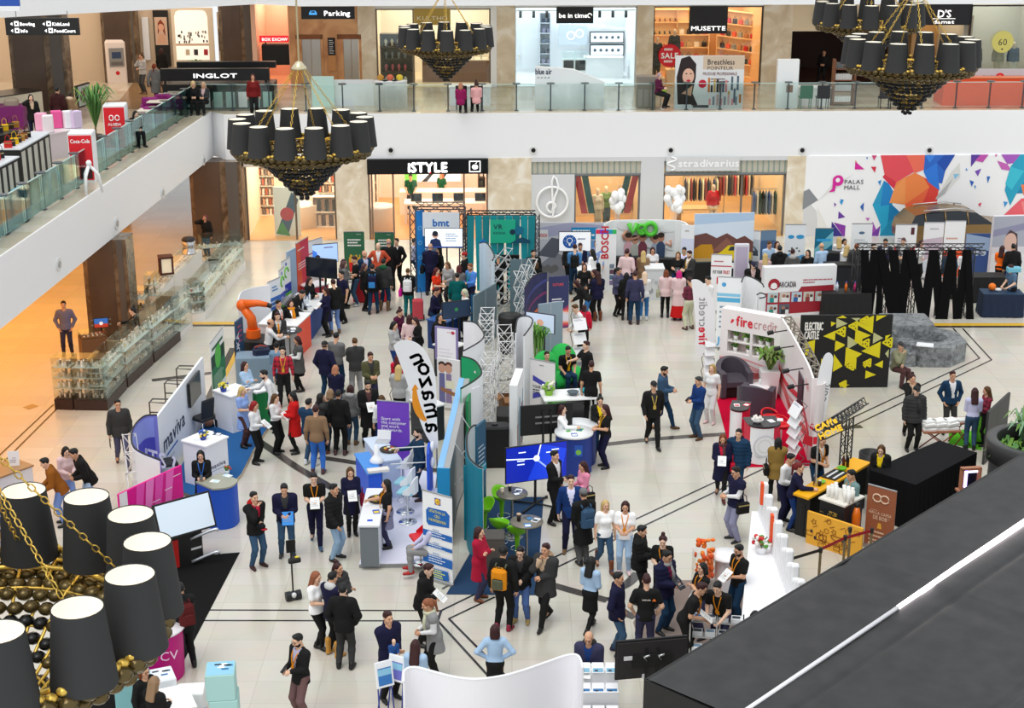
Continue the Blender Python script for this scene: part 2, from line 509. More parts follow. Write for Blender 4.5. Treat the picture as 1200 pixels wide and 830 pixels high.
for pts,c in(('945 277 945 228 960 245 965 277','d9d9da'),('945 240 944 222 960 232 945 243','b9bbbe'),('960 234 1000 202 975 215','e6e6e4'),('962 277 961 240 980 277','ecebe6'),('944 222 950 219 961 232 944 243','8d9095'),('978 277 978 257 994 277','3b2f86'),('994 277 980 258 994 262','8a3aa5'),('985 254 985 245 993 252','6a3aa0'),('1019 277 1020 262 1025 258 1034 277','a452b8'),('1020 277 1034 262 1032 277','7c3fa6'),('1023 238 1034 210 1046 235 1042 250','2f9fc9'),('1034 262 1023 238 1042 235 1062 255 1070 277 1034 277','2aa7cf'),('1042 235 1064 255 1042 262','1b7fb5'),('1034 210 1040 214 1047 225 1042 238 1032 240','2386c8'),('1032 277 1045 255 1062 262 1066 277','1e8fb8'),('1028 181 1057 181 1068 200 1048 212 1034 203','e8505a'),('1034 203 1048 212 1046 220 1032 206','d9354a'),('1057 181 1078 181 1078 198 1068 202','f2705a'),('1048 212 1068 201 1078 206 1086 218 1060 238 1046 236 1046 222','f58a4b'),('1046 220 1058 205 1060 236 1042 236','f79b57'),('1060 238 1086 218 1082 240 1066 256','ef6a42'),('1066 256 1060 240 1074 248','f6b04a'),('1078 206 1088 212 1097 220 1096 236 1078 242 1086 218','e2463c'),('1078 242 1096 236 1104 244 1076 254','c9323e'),('1090 238 1104 240 1104 245 1084 252','8f2b4a'),('1078 181 1110 181 1104 190 1100 214 1090 212 1078 200','2c69c9'),('1078 200 1092 190 1098 222 1084 212','2f7de0'),('1100 181 1112 181 1102 200 1092 190','1f4fb0'),('1078 181 1090 181 1084 190','3b86e5'),('1094 232 1110 200 1118 190 1120 206 1104 226','e3e2de'),('1094 233 1104 226 1112 208 1098 225','b7b8b8'),('1130 181 1141 181 1131 195','5b3aa0'),('1141 181 1150 181 1144 190 1135 188','c453b0'),('1136 200 1143 197 1140 206','7c4fb6'),('1164 181 1186 181 1186 190 1172 192','a95bc0'),('1160 188 1172 192 1178 200 1166 198','c965b8'),('1176 195 1186 181 1230 181 1230 220 1186 226 1180 240 1172 222','25a3c5'),('1186 226 1200 200 1230 205 1230 225','1d86b5'),('1176 195 1192 200 1180 222 1172 215','3ac0d6'),('1190 216 1230 210 1230 236 1194 228','f4814c'),('1172 253 1192 232 1230 226 1230 277 1190 277','ee6470'),('1192 236 1230 232 1230 262 1200 258','f58a8a'),('1000 186 1006 196 1000 196','e8962f'),('1000 188 1011 197 1000 197','d9269c'),('1018 181 1024 181 1021 187','d24d7d'),('1018 194 1024 194 1023 201','d9304c'),('1012 183 1014 183 1013 186','2a7fc0'),('1027 211 1031 209 1030 216','2a8fd0'),('986 231 990 232 987 235','2a7fd0'),('985 234 990 232 988 238','3aa0dd'),('979 235 982 237 980 240','7a3fa0'),('1009 240 1013 235 1013 246','2a63b5'),('1016 253 1021 253 1019 257','c86fc0'),('1112 203 1119 203 1114 209','8cc8ea'),('1131 210 1136 212 1134 218','2a63c0'),('1137 216 1139 217 1138 221','2a8fd0'),('1150 206 1154 206 1152 214','2a6fc0'),('1143 238 1147 236 1146 241','e04a6a'),('1172 235 1177 236 1174 242','3a9ae0'),('1157 181 1160 181 1158 184','d24da0'),('1126 196 1128 199 1125 199','5a9ad8')):
 mu(pts,c,-.004-.0002*len(g.f))
g.tx('PALAS',(989-945)*k,(277.5-213.5)*kz,.24,M('3a3b40'),-.03,'l',.006,22*k)
g.tx('MALL',(989-945)*k,(277.5-220)*kz,.24,M('3a3b40'),-.03,'l',.006,18.5*k)
MG=M('d9269c',.5)
g.ink([((x-945)*k,(277.5-y_)*kz)for x,y_ in[(976,207),(981,206),(979,222),(972,223),(976,219)]],MG,-.03)
g.dc((982-945)*k,(277.5-209.5)*kz,.22,MG,-.031);g.dc((981.6-945)*k,(277.5-209)*kz,.09,M('f7f7f8'),-.033)
tag(g.bd('mural'),'wide white wall mural of bright coloured facets with the mall name','mural')
g=MB();g.at(WT);g.bx(u0,30,-.1,0,z0-.12,z0-.04,M('9a9c9e'));st('trim_3',g)
# ---- gallery level back wall ----
ZU=8.75
g=MB();g.at(WT)
for a,b in((420,441),(582,603.5),(746,765),(893,927)):
 g.bx(U(a),U(b),UO-.05,UO+.5,ZT,ZC,MARBLE)
st('wall_back_piers_gallery',g)
g=MB();g.at(WT)
g.bx(U(340),U(422),UO,UO+.3,ZT,ZC,COPPER)
for a,b,zt in((441,582,UZ(10)),(603,746,UZ(8)),(765,893,UZ(8)),(1133,1230,UZ(6))):
 g.bx(U(a),U(b),UO,UO+.3,zt,ZC,M('eceeef'))
g.bx(U(927),U(1075),UO,UO+.3,UZ(38),ZC,M('e6d6b8'))
g.bx(U(1075),U(1135),UO,UO+.3,UZ(29),ZC,M('15161c'))
g.bx(U(575),U(582),UO-.05,UO+.3,ZT,ZC,M('f2f3f4'))
g.bx(-60,U(198),UO+2.5,UO+2.8,ZT,ZC,M('d9c5ac'))
st('wall_back_gallery',g)
g=MB();g.bx(-36,-35.7,8,78,0,ZC,M('b98a58'));st('wall_left',g)  # unseen wall, added to keep sideways daylight out of the left arcade and gallery
sp_('jewellers',U(441),U(575),ZT,UZ(12),UO,5,'e8d9c2','d9c5a5',190,(1,.9,.75),backc='efe5d3')
sp_('watch_shop',U(603),U(746),ZT,UZ(10),UO,5,'f3f6f9','eef0f2',190,(.9,.95,1),backc='eef2f6')
sp_('shoe_shop',U(765),U(893),ZT,UZ(10),UO,5,'f0c48c','d99a5a',190,(1,.78,.5),backc='f0b878')
sp_('restaurant',U(927),U(1075),ZT,UZ(38),UO,6,'3a2620','4a2f26',9,(1,.6,.45),'241815')
sp_('menswear',U(1075),U(1135),ZT,UZ(29),UO,4,'b08a5a','a87f4f',60,(1,.8,.55))
sp_('kids_shop',U(1135),U(1230),ZT,UZ(8),UO,4,'b7b5ab','a49a8a',110,(1,.95,.85))
sp_('cafe',U(300),U(338),ZT,UZ(5),UO,4,'efc2a8','e8b890',70,(1,.8,.65))
frm('window_5',U(441),U(575),ZT,UZ(10),UO+.1,M('7b6a58'),.06,(U(484),))
frm('window_6',U(603),U(746),ZT,UZ(8),UO+.1,M('dfe2e4'),.06)
frm('window_7',U(765),U(893),ZT,UZ(8),UO+.1,M('4a4038'),.06)
frm('window_8',U(1135),U(1230),ZT,UZ(8),UO+.1,M('35363a'),.06)
for i,(a,b)in en(((354,376),(402.5,421))):
 o=thg('elevator_door',['brushed steel lift door under the parking sign, left of the call panel','brushed steel lift door right of the call panel'][i],'elevator door',wu(U(a),UO))
 o.rotation_euler.z=BRZ;o.location.z=ZT
 W_=U(b)-U(a);zt=UZ(45)-ZT
 f=MB();f.bx(-.25,0,-.06,.1,0,zt+.2,COPPER);f.bx(W_,W_+.1,-.06,.1,0,zt+.2,COPPER);f.bx(-.25,W_+.1,-.06,.1,zt,zt+.2,M('8a5330'));f.bd('door_frame',o)
 for j in(0,1):
  f=MB();f.bx(j*W_/2+.01,(j+1)*W_/2-.01,-.03,0,0,zt,M('b9b2ab',.3,.8));f.bd('door_leaf',o)
g=MB();g.at(WT);u0,z1=BW(384,44,UO);u1,z0=BW(394,83,UO)
g.bx(u0,u1,UO-.08,UO,z0,z1,M('c58a55'));g.bx(u0,u1,UO-.1,UO-.08,z1-.75,z1,M('17181b'));g.ln(u0+.05,z1-.1,u1-.05,7,.09,.03,M('d8d8d8'),UO-.105)
tag(g.bd('call_panel'),'black and copper lift call panel between the two steel doors','panel')
# ---- signs of the gallery shops
def d(g,W,H):
 g.tx('Parking',W*.42,H*.28,H*.55,LIT,0,'l',.03,W*.5)
 x=W*.22;g.ink([(x-.16,H*.35),(x+.16,H*.35),(x+.16,H*.5),(x+.1,H*.68),(x-.1,H*.68),(x-.16,H*.5)],M('4aa0e8',.5,0,.8));g.rc(x-.08,H*.52,x+.08,H*.63,M('10131a'))
ws('parking_sign','black hanging sign with a blue car and the word Parking',353,7.5,416,22,UO-3,M('17181c',.4),d)
def d(g,W,H):g.tx('KULTHO',W*.5,H*.3,H*.36,M('f1ead2'),0,'c',.0,W*.86)
ws('shop_sign','gold square shop sign with pale thin letters',485,10,528,29,UO,M('b79a45',.4),d)
def d(g,W,H):
 g.tx('be in time',W*.45,H*.35,H*.4,LIT,0,'c',.02,W*.78);g.tb([(W*.9+.09*cos(t),0,H*.48+.09*sin(t))for t in(0,.8,1.6,2.4,3.2,4,4.8)],.02,LIT)
ws('shop_sign','black square shop sign with white letters over the bright white shop',652,8,695,27,UO,M('17181c',.4),d)
def d(g,W,H):g.tx('MUSETTE',W*.5,H*.12,H*.22,LIT,0,'c',.02,W*.92)
ws('shop_sign','tall black shop sign with white letters over the orange shoe shop',808,7,851.5,39,UO,M('17181c',.4),d)
def d(g,W,H):
 g.tx("D'S",W*.5,H*.38,H*.5,LIT,0,'c',.02);g.rc(W*.28,H*.3,W*.72,H*.33,LIT);g.tx('damat',W*.5,H*.08,H*.24,LIT,0,'c',.02,W*.42)
ws('shop_sign','navy shop sign with large white serif initials',1076,5,1135,29,UO-.02,M('141722',.4),d)
def d(g,W,H):g.tx('Le',W*.1,H*.25,H*.7,M('e8e0cc'),0)
ws('shop_sign','small dark square sign on the cream fascia above the dark restaurant',954,13,966,27,UO,M('3a3430',.4),d)
# ---- railings ----
def rail(nm,lb,p0,p1,zb,h,pitch,inset,gm,pm,post=.05,top=True,over=0):
 d=p1-p0;d.z=0;L=d.length;d.normalize()
 o=thg(nm,lb,'railing',(p0.x,p0.y,zb),atan2(d.y,d.x))
 k=max(1,round(L/pitch));s=L/k
 g=MB()
 for i in rn(k):g.bx(i*s+.03,(i+1)*s-.03,-.012,.012,.05,h,gm)
 g.bd('glass_panels',o)
 for i in rn(k+1):
  f=MB();f.bx(i*s-post/2,i*s+post/2,-.03+.05,.03+.05,0,h+.02,pm)
  if top:f.cyl((i*s,.05,h+.02),(i*s,.05,h+.05),.16,M('4b5357',.3),n=14)
  f.bx(i*s-.08,i*s+.08,-.03,.1,0,.03,pm)
  if i<=98:f.bd('post',o)
 f=MB();f.bx(0,L,-.02,.02,h-.01,h+.012,M('b9d8d2',.2));f.bd('top_edge',o)
 return o
ua,ub=G(444,120),26
rail('glass_railing','glass balustrade with slim posts along the back gallery edge',wu(ua,.45),wu(ub,.45),ZT,1.05,1.36,0,GLASS,M('3f4a50',.4))
e0=ins(GN,.62);e1=ins(GA,.62)
rail('glass_railing','blue-green glass balustrade with dark posts along the left gallery edge',Vc((e0.x,e0.y,0)),Vc((e1.x,e1.y,0)),ZT,1.05,1.5,0,GLASSB,M('3a4247',.4),.09)
rail('glass_railing','short glass balustrade at the gallery corner below the parking sign',Vc((e1.x,e1.y,0)),wu(ua,.45),ZT,1.05,1.4,0,GLASS,M('3f4a50',.4))
# ---- columns of the left arcade ----
def cl(nm,px0,px1,pxm,py,h,z0=.0,D=1.):
 a,b=P(px0,py,z0),P(px1,py,z0);W_=(b-a).length
 g=MB();m=W_*(pxm-px0)/(px1-px0)
 g.bx(0,m,0,D,0,h,BROWN);g.bx(m,W_,.02,D,0,h,BROWNV);g.bx(m+(W_-m)*.3,W_-.12,0,.02,0,h,M('5f5b57',.35))
 g.bx(-.15,0,.05,D,0,h,BROWNV)
 o=g.bd(nm,None,a);o['kind']='structure'
cl('column_1',110,156,140,399,ZB)
cl('column_2',231,286,262,286,ZB)
cl('column_3',22,82,58,130,ZC-ZT,ZT,.8)
cl('column_4',127,164,156,97,ZC-ZT,ZT,.8)
cl('column_5',264,300,285,97,ZC-ZT,ZT,.8)
# ---- inlaid lines of the floor ----
def il(pts,wpx,c):
 g=il.g;m=M(c,.2)
 Wp=[P(*p)for p in pts];k=len(Wp)
 for i in rn(k-1):
  a,b=Wp[i],Wp[i+1];d=(b-a).normalized();n=Vc((-d.y,d.x,0))*(wpx/2)
  z=Vc((0,0,.004+.0004*(len(g.f)%5)))
  g.poly([tuple(a-n+z),tuple(b-n+z),tuple(b+n+z),tuple(a+n+z)],m)
def cuv(pts,n=8):
 out=[]
 for i in rn(len(pts)-1):
  p0=pts[max(i-1,0)];p1=pts[i];p2=pts[i+1];p3=pts[min(i+2,len(pts)-1)]
  for j in rn(n):
   t=j/n
   out.append(tuple(.5*(2*p1[q]+(p2[q]-p0[q])*t+(2*p0[q]-5*p1[q]+4*p2[q]-p3[q])*t*t+(3*p1[q]-p0[q]-3*p2[q]+p3[q])*t**3)for q in rn(len(p1))))
 return out+[pts[-1]]
il.g=MB()
K_='242426'
for pts in([(-40,714.5),(518,716)],[(-40,727),(512,728)],[(517,716),(556,697)],[(526,725.5),(580,700)],[(513,728),(590,812)],[(526,725.5),(600,800)],[(642,657),(1148,420)],[(628,677),(1162,422)],[(1148,420),(1117,385)],[(1162,422),(1128,385)],[(-20,552),(63,474)],[(-10,556),(66,480)],[(517,716),(513,728)]):
 il(pts,.055,K_)
for pts in([(303,517),(322,530),(345,546),(370,561),(398,577)],[(374,536),(400,540),(442,546),(520,552)],[(560,534),(690,523),(765,515),(850,509),(1010,500)],[(648,686),(672,693),(712,704)],[(722,691),(736,684),(748,672)],[(178,446),(250,437)],[(716,700),(728,716),(745,724)]):
 il(cuv(pts),.24,'4b4744')
il([(30,479),(42,475)],.3,'a58a5e')
for a,b in(((224,379),(280,379)),((1090,380.5),(1230,380.5))):
 il([a,b],.3,'e2b33c');il([(a[0],a[1]+2.6),(b[0],b[1]+2.6)],.2,'3c3a36')
il([(242,480),(277,408)],.28,'e2b33c');il([(238,480),(273,408)],.2,'3c3a36')
st('floor_inlay',il.g)
al('arcade_lamps',P(60,420,0)+Vc((-5,2,3.25)),(12,30),1500,(1,.40,.06))
al('gallery_lamps',P(100,90,ZT)+Vc((-1,0,4.)),(16,16),1100,(1,.84,.68))
al('gallery_back_lamps',wu(0,3.5)+Vc((6,0,ZC-.1)),(40,5),300,(1,.95,.88),(0,0,BRZ))
# ===== people
def sn(D,o,h):
 ins_=D<0
 nx,ny,nz=D.shape
 c=np.zeros((nx-1,ny-1,nz-1),np.int8)
 for dx in(0,1):
  for dy in(0,1):
   for dz in(0,1):
    c+=ins_[dx:nx-1+dx,dy:ny-1+dy,dz:nz-1+dz]
 act=(c>0)&(c<8)
 ii=np.argwhere(act);n=len(ii)
 idx=-np.ones(act.shape,np.int64);idx[act]=np.arange(n)
 acc=np.zeros((n,3));cnt=np.zeros(n)
 cor=[(a,b,d)for a in(0,1)for b in(0,1)for d in(0,1)]
 val={k:D[ii[:,0]+k[0],ii[:,1]+k[1],ii[:,2]+k[2]]for k in cor}
 for a in cor:
  for ax in rn(3):
   if a[ax]==0:
    b=list(a);b[ax]=1;b=tuple(b)
    va,vb=val[a],val[b]
    m=(va<0)!=(vb<0)
    t=np.zeros(n);t[m]=va[m]/(va[m]-vb[m])
    p=arr(a,float)[None,:].repeat(n,0);p[:,ax]+=t
    acc[m]+=p[m];cnt[m]+=1
 V=(ii+acc/cnt[:,None])*h+o
 F=[]
 for ax in rn(3):
  u,v=(ax+1)%3,(ax+2)%3
  sl0=[slice(None)]*3;sl1=[slice(None)]*3
  sl0[ax]=slice(0,-1);sl1[ax]=slice(1,None)
  a,b=ins_[tuple(sl0)],ins_[tuple(sl1)]
  e=np.argwhere(a!=b)
  e=e[(e[:,u]>0)&(e[:,v]>0)&(e[:,u]<D.shape[u]-1)&(e[:,v]<D.shape[v]-1)]
  flip=a[e[:,0],e[:,1],e[:,2]]
  q=[]
  for du,dv in((1,1),(0,1),(0,0),(1,0)):
   k=e.copy();k[:,u]-=du;k[:,v]-=dv
   q.append(idx[k[:,0],k[:,1],k[:,2]])
  q=np.stack(q,1);q[~flip]=q[~flip][:,::-1]
  F.append(q)
 F=np.concatenate(F);F=F[(F>=0).all(1)]
 return V,F
class Field:
 def __init__(self,lo,hi,h):
  self.h=h;self.o=arr(lo,float)-2*h
  n=np.ceil((arr(hi)-self.o+2*h)/h).astype(int)+1
  self.D=np.full(n,1.)
  self.ax=[self.o[i]+np.arange(n[i])*h for i in rn(3)]
 def blk(self,lo,hi,pad):
  s=[]
  for i in rn(3):
   a=int(np.floor((lo[i]-pad-self.o[i])/self.h));b=int(np.ceil((hi[i]+pad-self.o[i])/self.h))+1
   a=max(a,0);b=min(b,self.D.shape[i])
   if b-a<1:return None
   s.append(slice(a,b))
  X=np.meshgrid(*[self.ax[i][s[i]]for i in rn(3)],indexing='ij')
  return tuple(s),np.stack(X,-1)
 def put(self,s,d,k,sub=False):
  A=self.D[s]
  if sub:
   d=-d;hh=np.clip(k-np.abs(A-d),0,None)/k if k else 0
   self.D[s]=np.maximum(A,d)+(hh*hh*k*.25 if k else 0)
  else:
   hh=np.clip(k-np.abs(A-d),0,None)/k if k else 0
   self.D[s]=np.minimum(A,d)-(hh*hh*k*.25 if k else 0)
 def cn(self,a,b,ra,rb,k=.03,sub=False):
  a,b=arr(a,float),arr(b,float);R=max(ra,rb)
  q=self.blk(np.minimum(a,b)-R,np.maximum(a,b)+R,k+self.h*2)
  if q is None:return self
  s,X=q;ab=b-a
  t=np.clip(((X-a)@ab)/max(ab@ab,1e-9),0,1)
  d=np.linalg.norm(X-a-t[...,None]*ab,axis=-1)-(ra+(rb-ra)*t)
  self.put(s,d,k,sub);return self
 def ell(self,c,r,k=.03,R=None,piv=None,sub=False,clip=None):
  c,r=arr(c,float),arr(r,float)
  m=r.max();cw=c
  if R is not None:cw=piv+R@(c-piv)
  q=self.blk(cw-m,cw+m,k+self.h*2)
  if q is None:return self
  s,X=q;Y=X-cw
  if R is not None:Y=Y@R
  k0=np.linalg.norm(Y/r,axis=-1);k1=np.linalg.norm(Y/(r*r),axis=-1)
  d=k0*(k0-1)/np.maximum(k1,1e-6)
  if clip is not None:d=np.maximum(d,clip-(Y[...,2]+c[2]))
  self.put(s,d,k,sub);return self
 def frus(self,z0,z1,a0,b0,a1,b1,k=.02,R=None,piv=None,cy=.0):
  m=max(a0,b0,a1,b1);c=arr((0,cy,(z0+z1)/2));hh=(z1-z0)/2
  rad=hypot(m,hh);cw=c if R is None else piv+R@(c-piv)
  q=self.blk(cw-rad,cw+rad,k+self.h*2)
  if q is None:return self
  s,X=q;Y=X-cw
  if R is not None:Y=Y@R
  t=np.clip((Y[...,2]+hh)/(2*hh),0,1)
  a=a0+(a1-a0)*t;b=b0+(b1-b0)*t
  d=(np.sqrt((Y[...,0]/a)**2+(Y[...,1]/b)**2)-1)*np.minimum(a,b)
  d=np.maximum(d,np.abs(Y[...,2])-hh)
  self.put(s,d,k);return self
 def cut(self,n,p):
  X=np.meshgrid(*self.ax,indexing='ij')
  d=sum((X[i]-p[i])*n[i]for i in rn(3))
  self.D=np.maximum(self.D,d);return self
 def mesh(self):return sn(self.D,self.o,self.h)
def Rx(a):
 c,s=cos(a),sin(a)
 return arr([[1,0,0],[0,c,-s],[0,s,c]])
LEAN=(0,10,24,42,68)
def ik(S,T,l1,l2,pole):
 S,T,pole=(arr(v,float)for v in(S,T,pole))
 d=T-S;L=np.linalg.norm(d);L2=min(max(L,abs(l1-l2)+.02),l1+l2-.004)
 d=d/L;a=(l1*l1-l2*l2+L2*L2)/(2*L2);hgt=math.sqrt(max(l1*l1-a*a,0))
 p=pole-d*(pole@d);p=p/max(np.linalg.norm(p),1e-6)
 return S+d*a+p*hgt,S+d*L2
def fk(ps,sex):
 arms,legs,lean=ps[0],ps[1],LEAN[int(ps[2])]
 j={};hz=.93;f=sex=='f'
 if legs=='t':hz=.50
 if legs=='h':hz=.74
 hip=arr((0,0,hz));R=Rx(rad(lean));j['hip'],j['R'],j['lean']=hip,R,lean
 tor=lambda x,y,z:hip+R@arr((x,y,z-.93))
 j['tor']=tor
 sw=.165 if f else .188
 j['neck']=tor(0,.01,1.46)
 hd=rad(lean*.35+(14 if arms in'HB'else 4));j['Rh']=R@Rx(rad(-lean*.65+(14 if arms in'HB'else 3)))
 j['head']=j['neck']+R@arr((0,0,.05))+j['Rh']@arr((0,-.012,.125))
 S={s:tor(s*sw,.01,1.405)for s in(-1,1)}
 T={};pole={s:arr((s*.35,.6,-.5))for s in(-1,1)}
 dn=lambda s:S[s]+arr((s*.075,-.03,-.525))
 if arms=='D':T={s:dn(s)for s in(-1,1)}
 if arms=='H':T={s:tor(s*.075,-.27,1.13)for s in(-1,1)}
 if arms=='C':T={-1:tor(.10,-.20,1.17),1:tor(-.10,-.17,1.21)};pole={s:arr((s*.8,-.1,-.7))for s in(-1,1)}
 if arms=='P':T={-1:tor(-.10,-.10,1.55),1:dn(1)};pole[-1]=arr((-.8,-.3,-.6))
 if arms=='M':T={-1:tor(-.03,-.17,1.46),1:tor(.02,-.2,1.12)};pole[-1]=arr((-.5,-.3,-.9))
 if arms=='F':T={-1:S[-1]+arr((.03,-.44,-.20)),1:dn(1)}
 if arms=='K':T={s:tor(s*.20,-.06,.93)for s in(-1,1)};pole={s:arr((s*.8,.6,0))for s in(-1,1)}
 if arms=='G':T={s:tor(s*.165,-.02,1.03)for s in(-1,1)};pole={s:arr((s*1,.35,0))for s in(-1,1)}
 if arms=='O':T={-1:tor(-.06,-.28,1.15),1:dn(1)}
 if arms=='B':T={s:S[s]+arr((-s*.05,-.22,-.42))for s in(-1,1)}
 if arms=='S':T={s:tor(s*.10,-.34,1.02)for s in(-1,1)}
 if arms=='W':T={-1:S[-1]+arr((-.06,-.20,-.47)),1:S[1]+arr((.06,.17,-.48))}
 if arms=='Y':T={-1:tor(.05,-.2,1.06),1:tor(.1,-.17,1.02)}
 for s in(-1,1):
  e,w_=ik(S[s],T[s],.285,.255,pole[s]);j['S',s],j['E',s],j['W',s]=S[s],e,w_
 st=.105 if f else .125
 A={s:arr((s*st,.02,.085))for s in(-1,1)};kp=arr((0,-1.,.1))
 if legs=='c':A={s:arr((s*.075,.02,.085))for s in(-1,1)}
 if legs=='a':A={-1:arr((-.12,-.07,.085)),1:arr((.14,.09,.085))}
 if legs=='w':A={-1:arr((-.08,.30,.15)),1:arr((.08,-.30,.09))}
 if legs=='x':A={-1:arr((.03,-.08,.085)),1:arr((.05,.06,.085))}
 if legs=='t':A={s:arr((s*.12,-.42,.085))for s in(-1,1)}
 if legs=='h':A={s:arr((s*.12,-.30,.22))for s in(-1,1)}
 for s in(-1,1):
  H=hip+arr((s*.088,0,-.02));k,a=ik(H,A[s],.435,.43,kp)
  j['H',s],j['K',s],j['A',s]=H,k,a
 return j
def ff(j,sex,h=.02):
 pts=arr([v for k,v in j.items()if isinstance(v,np.ndarray)and v.shape==(3,)])
 return Field(np.minimum(pts.min(0)-.25,(-.3,-.3,0)),np.maximum(pts.max(0)+.25,(.3,.3,.3)),h)
def torso(F,j,sex,g=.0,top=1.46,bottom=.0):
 R,pv=j['R'],j['hip'];T=lambda x,y,z:arr((x,y,z-.93+pv[2]));f=sex=='f'
 e=lambda c,r:F.ell(T(*c),arr(r)+g,.06,R,pv)
 if bottom<.98:e((0,.01,.95),(.165 if f else .155,.12,.13))
 e((0,.0,1.11),(.128 if f else .148,.098,.15))
 e((0,.0,1.27),(.145 if f else .168,.108,.17))
 if f:
  for s in(-1,1):e((s*.062,-.085,1.25),(.055,.05,.055))
 F.cn(j['tor'](-.12,.01,1.40),j['tor'](.12,.01,1.40),.066+g,.066+g,.06)
 F.cn(j['tor'](0,.015,1.42),j['neck'],.075+g*.6,.06+g*.4,.04)
def arms(F,j,g=.0,frac=1.,sleeve=None):
 for s in(-1,1):
  S,E,W=j['S',s],j['E',s],j['W',s]
  if sleeve is not None:
   F.cn(S,S+(E-S)*sleeve,.056+g,.05+g*1.3,.05)
  else:
   F.cn(S,E,.056+g,.043+g,.05);F.cn(E,E+(W-E)*frac,.042+g,.030+g,.03)
def legs(F,j,g=.0,to=1.):
 for s in(-1,1):
  H,K,A=j['H',s],j['K',s],j['A',s]
  F.cn(H,K,.088+g,.06+g,.04)
  F.cn(K,K+(A-K)*.35,.058+g,.056+g,.03);F.cn(K+(A-K)*.35,K+(A-K)*to,.056+g,.042+g,.03)
def hdm(sex):
 F=Field((-.11,-.14,-.24),(.11,.14,.14),.0075);f=sex=='f';q=.94 if f else 1
 F.ell((0,.012,.03),(.074*q,.093,.086),.02)
 F.ell((0,-.018,-.045),(.056*q,.068,.082),.04)
 F.cn((-.012,-.068,-.1),(.012,-.068,-.1),.02*q,.02*q,.03)
 F.cn((-.035,-.078,.03),(.035,-.078,.03),.012,.012,.02)
 for s in(-1,1):
  F.cn((s*.031,-.101,.008),(s*.031,-.099,.008),.015,.015,.015,True)
  F.cn((s*.031,-.076,.006),(s*.031,-.077,.006),.0135,.0135,.004)
  F.ell((s*.074*q,.012,-.005),(.010,.02,.032),.008)
  F.cn((s*.04,-.06,-.03),(s*.045,-.055,-.03),.018,.018,.03)
 F.cn((0,-.086,.012),(0,-.108,-.026),.009,.0145,.012)
 F.cn((-.017,-.086,-.056),(.017,-.086,-.056),.0085,.0085,.008)
 F.cn((-.012,-.085,-.067),(.012,-.085,-.067),.009,.009,.006)
 F.cn((0,.02,-.08),(0,.03,-.23),.052*q,.058*q,.03)
 V,Fc=F.mesh();c=V[Fc].mean(1);mi=np.zeros(len(Fc),int)
 for s in(-1,1):
  d=(c-arr((s*.031,-.088,.006)))/(.011,.02,.007);mi[(d**2).sum(1)<1]=1
  d=(c-arr((s*.033,-.088,.031)))/(.02,.03,.005);mi[(d**2).sum(1)<1]=2
 d=(c-arr((0,-.092,-.061)))/(.024,.02,.013);mi[(d**2).sum(1)<1]=3
 return V,Fc,mi
def hdg(curl):
 F=Field((-.07,-.12,-.22),(.07,.05,.04),.0065)
 F.cn((0,0,.03),(0,0,-.02),.026,.028,.02)
 for x in(-.028,-.01,.01,.028):F.cn((x*.6,0,-.02),(x,-.003,-.085),.015,.0135,.014)
 for x,L in((-.031,.062),(-.0105,.078),(.0105,.083),(.031,.074)):
  p=arr((x,-.003,-.088));a=0;r=.0095
  for q in(.42,.33,.25):
   a+=curl;n=p+arr((x*.08,-sin(a),-cos(a)))*(L*q)
   F.cn(p,n,r,r*.9,.002);p=n;r*=.9
 F.cn((.03,-.006,-.03),(.056,-.03,-.065),.014,.0115,.01);F.cn((.056,-.03,-.065),(.056-.02*curl,-.05,-.092),.011,.009,.003)
 return F.mesh()
_PC={}
def cd(key,fn):
 if key not in _PC:_PC[key]=fn()
 return _PC[key]
def npm(name,V,F,mi=None,nm=1):
 me=bpy.data.meshes.new(name)
 me.vertices.add(len(V));me.vertices.foreach_set('co',np.asarray(V,np.float32).ravel())
 me.loops.add(4*len(F));me.loops.foreach_set('vertex_index',np.asarray(F,np.int32).ravel())
 me.polygons.add(len(F));me.polygons.foreach_set('loop_start',np.arange(0,4*len(F),4,dtype=np.int32))
 me.update(calc_edges=True)
 if mi is not None:me.polygons.foreach_set('material_index',np.asarray(mi,np.int32))
 me.polygons.foreach_set('use_smooth',np.ones(len(F),bool))
 for i in rn(nm):me.materials.append(None)
 return me
def merge(parts):
 Vs,Fs,Ms=[],[],[];b=0
 for V,F,m in parts:
  Vs.append(V);Fs.append(F+b);Ms.append(m if isinstance(m,np.ndarray)else np.full(len(F),m));b+=len(V)
 return np.concatenate(Vs),np.concatenate(Fs),np.concatenate(Ms)
def frame_of(z,yref):
 z=z/np.linalg.norm(z);y=yref-z*(yref@z);y/=max(np.linalg.norm(y),1e-6);x=np.cross(y,z)
 return np.stack((x,y,z),1)
